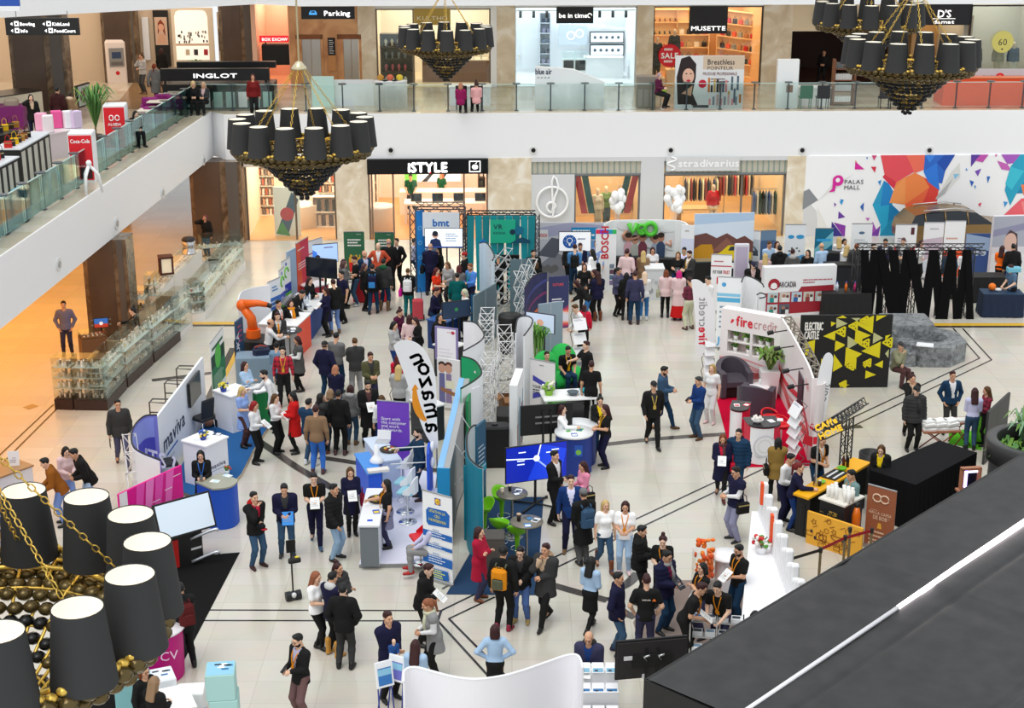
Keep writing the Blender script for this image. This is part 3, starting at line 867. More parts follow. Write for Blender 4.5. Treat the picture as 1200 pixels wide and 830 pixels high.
def mk_body(ps,sex):
 j=fk(ps,sex);F=ff(j,sex);torso(F,j,sex);arms(F,j);legs(F,j)
 F.cn(j['neck']+j['R']@arr((0,0,-.03)),j['neck']+j['R']@arr((0,-.01,.06)),.055,.05,.02)
 for s in(-1,1):
  A=j['A',s];F.cn(A+(0,.03,-.04),A+(s*.02,-.13,-.05),.035,.03,.03)
 V,Fc=F.mesh();parts=[(V,Fc,0)]
 hV,hF,hm=cd(('head',sex),lambda:hdm(sex))
 parts.append((hV@j['Rh'].T+j['head'],hF,hm))
 for s in(-1,1):
  cv,cf=cd(('hand',ps[0]in'DWK'),lambda:hdg(.28 if ps[0]in'DWK'else .6))
  V2=cv.copy();F2=cf
  if s==1:V2[:,0]*=-1;F2=cf[:,::-1]
  dr=j['W',s]-j['E',s]
  Rm=frame_of(-dr,arr((s*1.,.2,0))if ps[0]in'DWB'else arr((s*.7,.7,.3)))
  if sex=='f':V2=V2*.92
  parts.append((V2@Rm.T+j['W',s],F2,0))
 return npm('body',*merge(parts),nm=4)
def mk_top(ps,sex,kd):
 j=fk(ps,sex);F=ff(j,sex);R,pv=j['R'],j['hip'];lz=lambda z:z-.93+pv[2]
 sit=ps[1]in'th'
 g={'tee':.011,'shirt':.012,'sweater':.02,'blazer':.022,'jacket':.034,'puffer':.05,'coat':.034,'parka':.045,'dress':.012,'vest':.042,'gilet':.03,'ldress':.014,'blouse':.014}[kd]
 hem={'tee':.86,'shirt':.90,'sweater':.86,'blazer':.80,'jacket':.80,'puffer':.80,'coat':.52,'parka':.66,'dress':.56,'ldress':.56,'vest':.84,'gilet':.62,'blouse':.97}[kd]
 torso(F,j,sex,g)
 if kd in('tee','dress'):arms(F,j,g,sleeve=.62)
 elif kd in('vest','gilet'):arms(F,j,g,sleeve=.12)
 else:arms(F,j,g*.8,.93)
 f=sex=='f';w_=.165 if f else .16
 if not sit and hem<.9:F.frus(lz(hem),lz(1.02),w_+g+(.03 if hem<.7 else .012),.122+g+(.03 if hem<.7 else .01),.14+g,.105+g,.03,R if hem>.7 else Rx(rad(j['lean']*.5)),pv)
 elif sit and hem<.9:F.frus(lz(.86),lz(1.02),w_+g,.125+g,.14+g,.105+g,.03,R,pv)
 if hem>=.9:F.cut(R@arr((0,0,-1.)),j['tor'](0,0,hem))
 F.cn(j['neck']+R@arr((0,-.03,.02)),j['neck']+R@arr((0,-.06,.10)),.06,.08,.01,True)
 if kd in('jacket','puffer','coat','parka'):
  F.cn(j['neck']+R@arr((0,.045,-.005)),j['neck']+R@arr((0,.05,.035)),.05+g*.5,.045+g*.5,.03)
  F.cn(j['neck']+R@arr((0,-.05,.015)),j['neck']+R@arr((0,-.07,.10)),.05,.07,.01,True)
 V,Fc=F.mesh();c=(V[Fc].mean(1)-pv)@R+arr((0,0,.93));mi=np.zeros(len(Fc),int)
 n=np.cross(V[Fc[:,1]]-V[Fc[:,0]],V[Fc[:,2]]-V[Fc[:,0]])@R
 fr=(n[:,1]<0)&(c[:,1]<-.02)
 wz=np.clip((c[:,2]-1.06)/.36,0,1)*.085
 if kd in('coat','parka','jacket','puffer'):wz=np.where(c[:,2]>1.22,.035+(c[:,2]-1.22)*.18,0)
 op=fr&(np.abs(c[:,0])<wz)&(c[:,2]<1.5)
 mi[op]=1
 mi[fr&(np.abs(c[:,0])<.026)&(c[:,2]<1.41)&(c[:,2]>1.04)&op]=2
 if kd in('puffer','vest'):
  nn=np.zeros_like(V);fn=np.cross(V[Fc[:,1]]-V[Fc[:,0]],V[Fc[:,2]]-V[Fc[:,0]]);fn/=np.maximum(np.linalg.norm(fn,axis=1,keepdims=True),1e-9)
  for k in rn(4):np.add.at(nn,Fc[:,k],fn)
  nn/=np.maximum(np.linalg.norm(nn,axis=1,keepdims=True),1e-9)
  V=V+nn*(np.abs(np.sin(((V-pv)@R)[:,2:3]*34))-.6)*.012
 return npm('garment',V,Fc,mi,3)
def mk_bottom(ps,sex,kd):
 j=fk(ps,sex);F=ff(j,sex);R,pv=j['R'],j['hip'];lz=lambda z:z-.93+pv[2]
 Rh=Rx(rad(j['lean']*.4))
 if kd=='skirt':
  if ps[1]in'th':
   F.ell(pv+(0,.01,.02),(.175,.14,.13),.05)
   for s in(-1,1):F.cn(j['H',s],j['H',s]+(j['K',s]-j['H',s])*.8,.1,.09,.08)
  else:
   F.frus(.52,1.05,.175,.15,.145,.115,.02);F.ell((0,.01,.93),(.18,.14,.12),.06)
 elif kd=='long_skirt':F.frus(.12,1.05,.27,.24,.145,.115,.02)
 elif kd=='flared_skirt':F.frus(.58,1.05,.27,.25,.14,.112,.02)
 else:
  g={'trousers':.014,'jeans':.010,'leggings':.004,'joggers':.02}[kd]
  F.ell(pv+(0,.01,.02),arr((.158,.122,.125))+g,.05,Rh,pv)
  legs(F,j,g,1.)
  if ps[1]not in'th':F.cut(Rh@arr((0,0,1.)),pv+Rh@arr((0,0,.12)))
 V,Fc=F.mesh()
 return npm('garment',V,Fc,None,1)
def mk_shoe(kd):
 F=Field((-.07,-.24,-.1),(.07,.12,.32),.011)
 F.cn((0,.04,-.045),(0,-.05,-.045),.04,.042,.03);F.cn((0,-.05,-.05),(0,-.15,-.055),.042,.034,.03)
 F.cn((0,.02,-.03),(0,.01,.03),.044,.048,.03)
 if kd=='boot':F.cn((0,.012,.02),(0,.02,.22),.052,.06,.02)
 if kd=='heel':F.cn((0,.06,-.05),(0,.06,-.075),.02,.016,.01)
 F.cut((0,0,-1),(0,0,-.085))
 V,Fc=F.mesh();mi=np.zeros(len(Fc),int)
 c=V[Fc].mean(1)
 mi[c[:,2]<-.068]=1
 return npm('shoe',V,Fc,mi,2)
def mk_hair(ps,sex,kd):
 j=fk(ps,sex);F=Field((-.17,-.17,-.5),(.17,.28,.24),.0125)
 if kd in('cap','beanie'):
  F.ell((0,.012,.05),(.084,.104,.085),.02);F.cut((0,0,-1),(0,0,.035))
  if kd=='cap':F.ell((0,-.115,.042),(.062,.062,.012),.01)
  if kd=='beanie':F.ell((0,.02,.06),(.085,.1,.085),.02)
 elif kd=='bald':
  F.ell((0,.014,.0),(.081,.098,.06),.01)
  F.ell((0,-.07,.02),(.09,.085,.12),.01,None,None,True)
  F.ell((0,.0,.1),(.075,.1,.085),.01,None,None,True)
 else:
  F.ell((0,.02,.036),(.080,.097,.088),.02)
  if kd in('long','bob','wavy','pony','bun'):
   z={'long':-.30,'wavy':-.34,'bob':-.13,'pony':-.05,'bun':-.05}[kd]
   for x,r in((-.05,.034),(0,.04),(.05,.034)):F.cn((x,.065,0),(x*1.2,.085,z),r+.008,r if kd!='wavy'else r*1.2,.04)
   if kd in('long','bob','wavy'):
    for s in(-1,1):F.cn((s*.07,.01,.02),(s*.082,.01,max(z,-.2)),.026,.022,.03)
  F.ell((0,-.1,-.03),(.066,.066,.108 if kd=='short'else .094),.02,None,None,True)
  if kd=='short':
   F.cut((0,-.45,-.9),(0,.05,-.07));F.ell((0,-.035,.105),(.055,.05,.022),.03)
  if kd=='curly':
   r=random.Random(3)
   for _ in rn(40):a,b=r.uniform(0,2*PI),r.uniform(.1,1.4);F.cn((.08*cos(a)*sin(b),.03+.09*sin(a)*sin(b),.04+.085*cos(b)),(.08*cos(a)*sin(b),.03+.09*sin(a)*sin(b),.05+.085*cos(b)),.022,.022,.01)
   F.ell((0,-.098,-.03),(.06,.05,.08),.01,None,None,True)
  if kd=='pony':F.cn((0,.12,.05),(0,.16,-.02),.028,.034,.03);F.cn((0,.16,-.02),(0,.15,-.25),.034,.018,.03)
  if kd=='bun':F.ell((0,.07,.135),(.045,.045,.042),.02)
 V,Fc=F.mesh()
 return npm('hair',V@j['Rh'].T+j['head'],Fc,None,1)
def mk_extra(ps,sex,kd):
 j=fk(ps,sex);T=j['tor'];g=MB();m=WH
 if kd=='lanyard':
  pts=[T(-.075,.03,1.47),T(-.07,-.075,1.43),T(-.05,-.138,1.33),T(-.006,-.165,1.16),T(.006,-.165,1.16),T(.05,-.138,1.33),T(.07,-.075,1.43),T(.075,.03,1.47)]
  g.tb(cuv([tuple(p)for p in pts],4),.011,m,5)
  q=T(0,-.17,1.11);g.box(tuple(q),(.075,.012,.1),WH,0,rad(j['lean']))
 if kd=='scarf':
  pts=[T(.09*cos(t*PI/8),.0+.09*sin(t*PI/8),1.475)for t in rn(16)]
  g.tb([tuple(p)for p in pts],.04,m,8,True);g.tb([tuple(T(.03,-.1,1.45)),tuple(T(.05,-.16,1.3)),tuple(T(.05,-.165,1.1))],[.035,.04,.045],m,6)
 if kd=='glasses':
  h=lambda x,y,z:tuple(j['head']+j['Rh']@arr((x,y,z)))
  for s in(-1,1):
   g.tb([h(s*.032+.022*cos(t*PI/5),-.101,.004+.015*sin(t*PI/5))for t in rn(10)],.0022,m,4,True)
   g.tb([h(s*.054,-.1,.008),h(s*.076,-.03,.008)],.0022,m,4)
  g.tb([h(-.01,-.103,.008),h(.01,-.103,.008)],.0022,m,4)
 if kd=='beard':
  F=Field((-.1,-.14,-.16),(.1,.08,.06),.011);F.ell((0,-.022,-.06),(.062,.072,.078),.02);F.ell((0,-.05,.015),(.09,.09,.05),.01,None,None,True);F.ell((0,-.1,-.045),(.03,.025,.022),.01,None,None,True)
  V,Fc=F.mesh();return npm('beard',V@j['Rh'].T+j['head'],Fc,None,1)
 if kd=='hood':
  F=Field((-.2,-.1,-.3),(.2,.25,.1),.014);F.ell((0,.075,-.15),(.13,.09,.09),.05)
  V,Fc=F.mesh();return npm('hood',V@j['R'].T+j['head'],Fc,None,1)
 return g.mesh(kd)
SKIN=('e0b294','d7a585','e8bfa4','cf9c7c')
def plaid(c1,c2):
 key=('plaid',c1,c2)
 if key in _M:return _M[key]
 m,nt,b=nodes('plaid_cloth');tc=nt.nodes.new('ShaderNodeTexCoord');sx=nt.nodes.new('ShaderNodeSeparateXYZ')
 nt.links.new(tc.outputs['Object'],sx.inputs[0]);ws=[]
 for ch in(0,2):
  a=nt.nodes.new('ShaderNodeMath');a.operation='MULTIPLY';iv(a,1,48)
  s_=nt.nodes.new('ShaderNodeMath');s_.operation='SINE';t=nt.nodes.new('ShaderNodeMath');t.operation='GREATER_THAN';iv(t,1,.45)
  nt.links.new(sx.outputs[ch],a.inputs[0]);nt.links.new(a.outputs[0],s_.inputs[0]);nt.links.new(s_.outputs[0],t.inputs[0]);ws.append(t)
 ad=nt.nodes.new('ShaderNodeMath');ad.operation='ADD';nt.links.new(ws[0].outputs[0],ad.inputs[0]);nt.links.new(ws[1].outputs[0],ad.inputs[1])
 mul=nt.nodes.new('ShaderNodeMath');mul.operation='MULTIPLY';iv(mul,1,.42);nt.links.new(ad.outputs[0],mul.inputs[0])
 mx=nt.nodes.new('ShaderNodeMixRGB');iv(mx,1,lin(c1));iv(mx,2,lin(c2))
 nt.links.new(mul.outputs[0],mx.inputs[0]);nt.links.new(mx.outputs[0],b.inputs['Base Color']);iv(b,'Roughness',.8)
 _M[key]=m;return m
def clo(c):
 if c.startswith('plaid'):_,a,b=c.split(':');return plaid(a,b)
 return M(c,.8,0,0,1,.15)
def setm(o,ms):
 for s,m in zip(o.material_slots,ms):s.link='OBJECT';s.material=M(m,.5)if isinstance(m,str)else m
PNM={'tee':'t_shirt','shirt':'shirt','sweater':'sweater','blazer':'suit_jacket','jacket':'jacket','puffer':'padded_jacket','coat':'coat','parka':'parka','dress':'dress','ldress':'dress','vest':'padded_vest','gilet':'long_vest','blouse':'blouse','skirt':'skirt','long_skirt':'skirt','flared_skirt':'skirt','cap':'cap','beanie':'knit_cap'}
PEOPLE=[]
def pe(lb,at,face,ps,sex,top,bottom,hair,shoes='1c1a1a',s=None,z=.0,ex='',gp=None,skin=None):
 if s is None:s=(1.02 if sex=='m'else .955)*(1+.02*sin(len(PEOPLE)*2.3))
 th=rad(face)
 j=cd(('fk',ps,sex),lambda:fk(ps,sex))
 if at[0]=='f':p=P(at[1],at[2],z)
 elif at[0]=='w':p=Vc(at[1])
 else:
  hd=j['head']+arr((0,0,.115));off=ROT(th,3,'Z')@Vc((hd[0],hd[1],0))*s
  q=P(at[1],at[2],z+hd[2]*s);p=Vc((q.x-off.x,q.y-off.y,z))
 me=cd(('body',ps,sex),lambda:mk_body(ps,sex))
 o=bpy.data.objects.new('person',me);COL.objects.link(o)
 o.location=(p.x,p.y,p.z);o.rotation_euler=(0,0,th);o.scale=(s,s,s)
 tag(o,lb,'person',gp)
 hk,hc=hair.split(':')
 sk=skin or SKIN[len(PEOPLE)%4]
 hcm=M(hc,.55,0,0,1,.3)
 setm(o,[M(sk,.55,0,0,1,.3),M('241a16',.3),hcm if hk not in('cap','beanie','hood')else M('3a2a20'),M('b0605a'if sex=='f'else'b57a68',.5)])
 def part(name,me,ms):
  c=bpy.data.objects.new(name,me);COL.objects.link(c);c.parent=o;setm(c,ms);return c
 if hk!='none':part(PNM.get(hk,'hair'),cd(('hair',ps,sex,hk),lambda:mk_hair(ps,sex,hk)),[hcm])
 if hk in('cap','beanie')and sex=='m':part('hair',cd(('hair',ps,sex,'bald'),lambda:mk_hair(ps,sex,'bald')),[M('3a3230',.6)])
 for t in top.split('+'):
  a=t.split('/');k,c1=a[0].split('=')
  c2=a[1]if len(a)>1 else c1;c3=a[2]if len(a)>2 else c2
  part(PNM[k],cd(('top',ps,sex,k),lambda:mk_top(ps,sex,k)),[clo(c1),clo(c2),clo(c3)])
 if bottom:
  for t in bottom.split('+'):
   k,c1=t.split('=')
   part(PNM.get(k,k),cd(('bot',ps,sex,k),lambda:mk_bottom(ps,sex,k)),[clo(c1)])
 sh=shoes.split('=');sk_='boot'if sh[0]=='boot'else'heel'if sh[0]=='heel'else'shoe'
 sole='e8e8e8'if sh[0]=='sneaker'else'1a1817'
 for sd in(-1,1):
  c=part('boot'if sk_=='boot'else'shoe',cd(('shoe',sk_),lambda:mk_shoe(sk_)),[M(sh[-1],.4),M(sole,.6)])
  A=j['A',sd];c.location=A;d=A-j['K',sd]
  tilt=rad(22)if(ps[1]=='w'and sd==-1)else 0
  c.rotation_euler=(tilt,0,rad(10*sd))
 for e in ex.split():
  a=e.split('=');c=a[1]if len(a)>1 else hc
  if a[0]in('lanyard','scarf','glasses','beard','hood'):
   q=part(a[0],cd(('ex',ps,sex,a[0]),lambda:mk_extra(ps,sex,a[0])),[clo(c)])
   if a[0]=='lanyard'and len(q.material_slots)>1:q.material_slots[1].link='OBJECT';q.material_slots[1].material=WH
 PEOPLE.append(o)
 return o
def held(o,nm,lb,cat,mb,where='hands',d=(0,0,0),rot=(0,0,0),gp=None):
 ps=[k for k in _PC if k[0]=='body'and _PC[k]==o.data][0]
 j=_PC[('fk',ps[1],ps[2])]
 T=j['tor']
 p={'hands':(j['W',-1]+j['W',1])/2+arr((0,-.09,.02)),'right':j['W',-1]+(j['W',-1]-j['E',-1])/.255*.09,'left':j['W',1]+(j['W',1]-j['E',1])/.255*.09,'back':T(0,.19,1.2),'lside':T(.25,.02,.95),'rside':T(-.25,.02,.95)}[where]+arr(d)
 q=mb.bd(nm);tag(q,lb,cat,gp)
 s=o.scale[0]
 q.matrix_world=TRN(o.location)@ROT(o.rotation_euler.z,4,'Z')@Matrix.Scale(s,4)@TRN(p)@ROT(rot[2],4,'Z')@ROT(rot[0],4,'X')
 return q
def bp_(c,c2=None,s=1.):
 g=MB();m=clo(c);m2=clo(c2 or c)
 g.rb((0,.0,0),(.30*s,.17*s,.42*s),m,.06);g.rb((0,.1*s,-.08*s),(.22*s,.06*s,.2*s),m2,.03)
 for x in(-.1,.1):g.tb([(x,-.06,.2),(x,-.12,.24),(x*1.1,-.26,.22),(x*1.2,-.32,.1),(x*1.2,-.3,-.05),(x*1.15,-.1,-.16)],.018,m2,6)
 g.tb([(-.04,.0,.21*s),(0,.0,.25*s),(.04,.0,.21*s)],.01,m2,5)
 return g
def hb_(c,w=.28,h=.2,d=.1):
 g=MB();m=clo(c);g.rb((0,0,-h/2),(w,d,h),m,.03);g.tb([(-w*.3,0,0),(-w*.25,0,.14),(0,0,.2),(w*.25,0,.14),(w*.3,0,0)],.01,m,5)
 g.box((0,-d/2,-.05),(w*.9,.006,.03),M('c9b37a',.3,.8));return g
def pm_(c='f4f4f2',w=.21,h=.29):
 g=MB();g.box((0,0,0),(w,.006,h),M(c,.6));g.ln(-w*.4,h*.38,w*.4,6,h*.12,h*.03,M('9aa0a8'));return g
def ph_():
 g=MB();g.rb((0,0,0),(.075,.011,.15),M('15161a',.3),.005);g.rc(-.032,-.066,.032,.066,M('3c4c66',.2));return g
# ===== chandeliers
GOLD=M('e3bd58',.35,.6);SHADE=M('222',.75,0,0,1,.2);LINING=M('fffdf6',.6);BULB=M('fff3d8',.4,0,5.)
BEAD=M('5f502f',.22,.6);BEAD_SHADED=M('111',.22,.35)  # same beads twice: lighter upper rows, darker lower rows, light and shade as colour
def mk_chandelier():
 o=thg('chandelier','x','chandelier')
 R=1.35;n=14
 g=MB()
 for r,z in((R,.0),(R-.16,.0)):g.tb([(r*cos(2*PI*i/48),r*sin(2*PI*i/48),z)for i in rn(48)],.022,GOLD,6,True)
 for i in rn(28):
  a=2*PI*(i+.25)/28
  g.tb([(r*cos(a),r*sin(a),z)for r,z in((R+.02,.0),(1.05,-.13),(.75,-.33),(.45,-.6),(.12,-.92))],.016,GOLD,5)
 for r,z in((1.05,-.13),(.75,-.33),(.45,-.6)):g.tb([(r*cos(2*PI*i/32),r*sin(2*PI*i/32),z)for i in rn(32)],.012,GOLD,5,True)
 g.bd('gold_frame',o)
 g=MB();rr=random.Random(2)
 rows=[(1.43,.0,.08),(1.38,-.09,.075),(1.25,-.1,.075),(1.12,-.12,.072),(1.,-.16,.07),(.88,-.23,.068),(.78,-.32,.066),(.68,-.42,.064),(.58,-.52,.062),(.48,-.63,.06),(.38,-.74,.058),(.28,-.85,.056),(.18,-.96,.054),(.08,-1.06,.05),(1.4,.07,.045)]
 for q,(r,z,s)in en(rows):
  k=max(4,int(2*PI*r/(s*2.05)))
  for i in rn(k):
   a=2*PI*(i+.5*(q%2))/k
   g.ell((r*cos(a),r*sin(a),z+rr.uniform(-.015,.015)),(s*1.12,s*1.12,s*.8),GOLD if q==14 else BEAD if q<6 else BEAD_SHADED if rr.random()<.85 else BEAD,8,5)
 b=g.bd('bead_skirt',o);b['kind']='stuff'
 g=MB();g.la([(.25,.0),(.19,.62),(.19,.625),(.185,.62),(.244,.0)],SHADE,24)
 sh=g.mesh('lamp_shade');me_l=MB();me_l.la([(.243,.005),(.184,.618)],LINING,24);me_l.f=[f[::-1]for f in me_l.f];ml=me_l.mesh('lining')
 g=FM.ell((0,0,.22),(.07,.07,.10),BULB,10,6);g.cyl((0,0,-.02),(0,0,.13),.02,GOLD,n=8);mbulb=g.mesh('bulb')
 for i in rn(n):
  a=2*PI*i/n
  c=bpy.data.objects.new('lamp_shade',sh);COL.objects.link(c);c.parent=o;c.location=((R-.02)*cos(a),(R-.02)*sin(a),.03)
  for nm,me in(('lining',ml),('bulb',mbulb)):
   d=bpy.data.objects.new(nm,me);COL.objects.link(d);d.parent=c
 FM.la([(.0,1.85),(.06,1.82),(.16,1.7),(.16,1.66),(.0,1.66)],M('cfc3a2',.3,.6),16).cyl((0,0,1.85),(0,0,9),.02,M('b9ab86',.4,.6),n=8).bd('hanger',o)
 for i in rn(6):
  a=2*PI*(i+.3)/6;g=MB();p0=Vc((.12*cos(a),.12*sin(a),1.67));p1=Vc((1.3*cos(a),1.3*sin(a),.02));k=26
  for q in rn(k):
   u=(p1-p0)/k;c=p0+u*(q+.5);ax=Vc((-sin(a),cos(a),0))if q%2 else u.cross(Vc((-sin(a),cos(a),0))).normalized()
   h=u*.62
   g.tb([tuple(c-h),tuple(c-h*.4+ax*.02),tuple(c+h*.4+ax*.02),tuple(c+h),tuple(c+h*.4-ax*.02),tuple(c-h*.4-ax*.02)],.0065,GOLD,4,True)
  g.bd('chain',o)
 return o
CH=mk_chandelier()
CH.location=(-4.2,10.87,8.95);CH.rotation_euler.z=rad(13);CH['group']='chandeliers of the hall'
CH['label']='largest chandelier, cut by the left frame edge at the bottom, seen from above'
def chand(px,py,D,zt,s,lb,rz):
 c=dup(CH,(0,0,0),rz,lb,'chandeliers of the hall');d=ray(px,py);t=D/d.y
 c.location=(d.x*t,D,CAM_H+d.z*t-.62*s);c.scale=(s,s,s)
chand(353,140,31.6,0,.98,'chandelier hanging before the left gallery corner with dark shades',.1)
chand(522,32,49,0,.98,'small distant chandelier before the jeweller shop',.3)
chand(1069,46,38.5,0,1.08,'lower chandelier at the upper right, its bead tip over the white gallery front',.2)
chand(1019,3,44,0,1.,'chandelier cut by the top edge, behind the lower right chandelier',.05)
# ===== booth furniture
def ru(lb,L,R,top,dw=None,c='f4f4f5',cat='banner',gp=None,back='777',feet=True):
 a,b=P(*L),P(*R);loc,rz,W=span(a,b);H=(HT(a,top[0])+HT(b,top[1]))/2 if isinstance(top,tuple)else HT((a+b)/2,top)
 o=thg('rollup_banner',lb,cat,loc,rz,gp)
 g=FM.bx(0,W,-.006,.006,.08,H,M(c,.55));g.bx(0,W,.007,.01,.08,H,M(back,.6))
 if dw:dw(g.at(TRN((0,-.009,0))),W,H)
 g.T=Matrix();g.bd('printed_sheet',o)
 g=MB();g.rb((W/2,0,.045),(W+.03,.1,.09),M('666',.3,.7),.03)
 g.bd('base',o)
 FM.bx(0,W,-.014,.014,H,H+.025,M('b9bcc0',.3,.7)).bd('top_rail',o)
 if feet:
  for u in(.15*W,.85*W):
   FM.bx(u-.02,u+.02,-.22,.22,0,.02,M('444',.4,.5)).bd('foot',o)
 return o
def pnl(lb,L,R,top,dw=None,c='f4f4f5',cat='display wall',nm='display_wall',t=.05,z0=.0,gp=None,zb=.0):
 a,b=P(*L,z0),P(*R,z0);loc,rz,W=span(a,b);H=(HT(a,top[0])+HT(b,top[1]))/2 if isinstance(top,tuple)else HT((a+b)/2,top)
 H-=z0
 g=MB();g.bx(0,W,0,t,zb,H,M(c,.55))
 if dw:dw(g.at(TRN((0,-.006,zb))),W,H-zb)
 g.T=Matrix();o=g.bd(nm,None,loc,rz);tag(o,lb,cat,gp)
 return o
def cv(lb,pts,h,cin,cout=None,dw=None,nm='popup_wall',cat='pop-up wall',rim='222326',z=None,n=6,t=.03):
 W=[P(x,y,h)for x,y in pts];C=W[0]
 pl=cuv([((p-C).x,(p-C).y)for p in W],n)
 o=thg(nm,lb,cat,(C.x,C.y,0))
 FM.wall(pl,h,t,M(cin,.5)).bd('printed_skin',o)
 if cout:
  k=len(pl);off=[]
  for i,p in en(pl):
   a=Vc(pl[max(i-1,0)]);b=Vc(pl[min(i+1,k-1)]);d=(b-a).normalized();off.append((p[0]+d.y*t*.8,p[1]-d.x*t*.8))
  FM.wall(off,h-.01,t*.5,M(cout,.5)).bd('back_skin',o)
 if rim:
  FM.tb([(p[0],p[1],h+.012)for p in pl],.022,M(rim,.5),6).bd('top_rim',o)
 return o,pl
def lt(g,p0,p1,h,cols=2,rows=4,d=.35,m=None,r=.012):
 m=m or M('888',.3,.3)
 p0,p1=Vc(p0),Vc(p1);u=(p1-p0)/cols;q=Vc((-u.y,u.x,0)).normalized()*d
 for i in rn(cols+1):
  for k in rn(rows+1):
   a=p0+u*i+Vc((0,0,h*k/rows))
   g.tb([a,a+q],r,m,5)
   g.ell(tuple(a),(.025,.025,.025),m,6,4)
   if k<rows:
    up=Vc((0,0,h/rows));g.tb([a,a+q+up],r,m,5);g.tb([a+q,a+up],r,m,5)
    if i<cols:
     g.tb([a,a+u+up],r,m,5);g.tb([a+u,a+up],r,m,5)
     g.tb([a+q,a+q+u+up],r,m,5);g.tb([a+q+u,a+q+up],r,m,5)
def trs(g,p0,p1,w=.22,m=None,r=.02):
 m=m or M('b4b8bc',.3,.6);p0,p1=Vc(p0),Vc(p1);d=(p1-p0);L=d.length;d.normalize()
 a=d.orthogonal().normalized()*w/2;b=d.cross(a)
 cs=(a+b,a-b,-a-b,-a+b);k=max(2,int(L/(w*1.1)))
 for c in cs:g.tb([p0+c,p1+c],r,m,6)
 for i in rn(k):
  for j in rn(4):
   e0,e1=cs[j],cs[(j+1)%4]
   if i%2:e0,e1=e1,e0
   g.tb([p0+e0+d*(L*i/k),p0+e1+d*(L*(i+1)/k)],r*.55,m,5)
def ct(lb,L,R,dp,h,c,top='f2f2f2',dw=None,z0=.0,cat='counter',curve_front=.0,nm='counter',side=None):
 a,b=P(*L,z0),P(*R,z0);loc,rz,W=span(a,b)
 o=thg(nm,lb,cat,loc,rz)
 g=MB();m=M(c,.5)
 if curve_front:
  pts=[(W*i/10,-curve_front*sin(PI*i/10))for i in rn(11)]+[(W,dp),(0,dp)]
  g.prism(pts,0,h-.04,m);g.bd('body',o);q=MB();c0=(W/2,dp/2)
  q.prism([((x-c0[0])*1.04+c0[0],(y-c0[1])*1.05+c0[1])for x,y in pts],h-.04,h,M(top,.35));q.bd('top',o)
 else:
  g.bx(0,W,0,dp,0,h-.04,m)
  if side:g.rc(0,0,0,0,m);g.add([(W+.003,0,.05),(W+.003,dp,.05),(W+.003,dp,h-.06),(W+.003,0,h-.06)],[(0,1,2,3)],M(side,.5))
  if dw:dw(g.at(TRN((0,-.006,0))),W,h)
  g.T=Matrix();g.bd('body',o);q=MB();q.bx(-.03,W+.03,-.03,dp+.03,h-.04,h,M(top,.35));q.bd('top',o)
 o['_']=0;del o['_']
 return o
def on(o,u,v,z):return TRN(o.location)@ROT(o.rotation_euler.z,4,'Z')@Vc((u,v,z))
def tv(lb,base,rz,W,H,zc,dw=None,face='111',emit=.0,nm='display_screen',cat='screen',back=False,pole=2,tilt=0,gp=None,wheels=True):
 p=P(*base)if len(base)==2 else Vc(base);o=thg(nm,lb,cat,p,rz,gp)
 g=MB();T=TRN((0,0,zc))@ROT(tilt,4,'X');g.at(T)
 g.rb((0,0,0),(W,.05,H),'111',.01);g.rc(-W/2+.02,-H/2+.02,W/2-.02,H/2-.02,M(face,.15,0,emit),-.027)
 if dw:dw(g.at(T@TRN((-W/2+.02,-.03,-H/2+.02))),W-.04,H-.04)
 g.T=Matrix();g.bd('panel',o)
 g=MB()
 for x in((-.1,.1)if pole==2 else(0,)):g.bx(x-.025,x+.025,.03,.08,.05,zc+H*.3,'111')
 g.bx(-.3,.3,.03,.055,zc-.1,zc-.06,M('555',.4,.6));g.bx(-.3,.3,.03,.055,zc+.06,zc+.1,M('555',.4,.6))
 g.bd('pole',o)
 if wheels:
  g=FM.tb([(-.42,-.3,.04),(0,.05,.07),(.42,-.3,.04)],.025,'111',6);g.tb([(-.42,.4,.04),(0,.05,.07),(.42,.4,.04)],.025,'111',6)
  for x in(-.42,.42):
   for y in(-.3,.4):g.cyl((x-.02,y,.035),(x+.02,y,.035),.035,'101012',n=10)
  g.bd('base',o)
 return o
def fe(lb,base,pts,dw=None,c='f6f6f7',rz=.0):
 p=P(*base);o=thg('feather_flag',lb,'flag',p,rz)
 L=[(Q(x,y,p.y)-p)for x,y in pts];pl=cuv([(q.x,q.z)for q in L]+[(L[0].x,L[0].z)],5)[:-1]
 g=MB();g.plate(pl,-.008,.008,M(c,.6))
 if dw:dw(g,p)
 g.bd('flag_cloth',o)
 i=max(rn(len(pl)),key=lambda k:pl[k][1])
 FM.tb([(0,.02,0),(0,.02,min(q[1]for q in pl))],.018,M('555',.3,.7),6).bd('pole',o)
 FM.tb([(-.4,.02,.02),(.4,.02,.02)],.02,'444',6).tb([(0,-.4,.02),(0,.42,.02)],.02,'444',6).cyl((0,.02,0),(0,.02,.12),.05,'444',n=10).bd('cross_base',o)
 return o
def items(nm,lb,cat,gp,spots,make,cols,rz=.0):
 ms={}
 for i,p in en(spots):
  c=cols[i%len(cols)]
  if c not in ms:
   g=MB();make(g,c);ms[c]=g.mesh(nm)
  o=bpy.data.objects.new(nm,ms[c]);COL.objects.link(o);o.location=p;o.rotation_euler=(0,0,rz)
  tag(o,lb,cat,gp or lb)
def cp(nm,lb,pts,c,z=.012,rough=.95,z0=.0):
 w_=[P(*p,z0)for p in pts];g=MB();C=w_[0];g.prism([((p-C).x,(p-C).y)for p in w_],0,z,M(c,rough,0,0,1,.05));o=g.bd(nm,None,C);tag(o,lb,nm.replace('_',' ').split()[-1]);return o
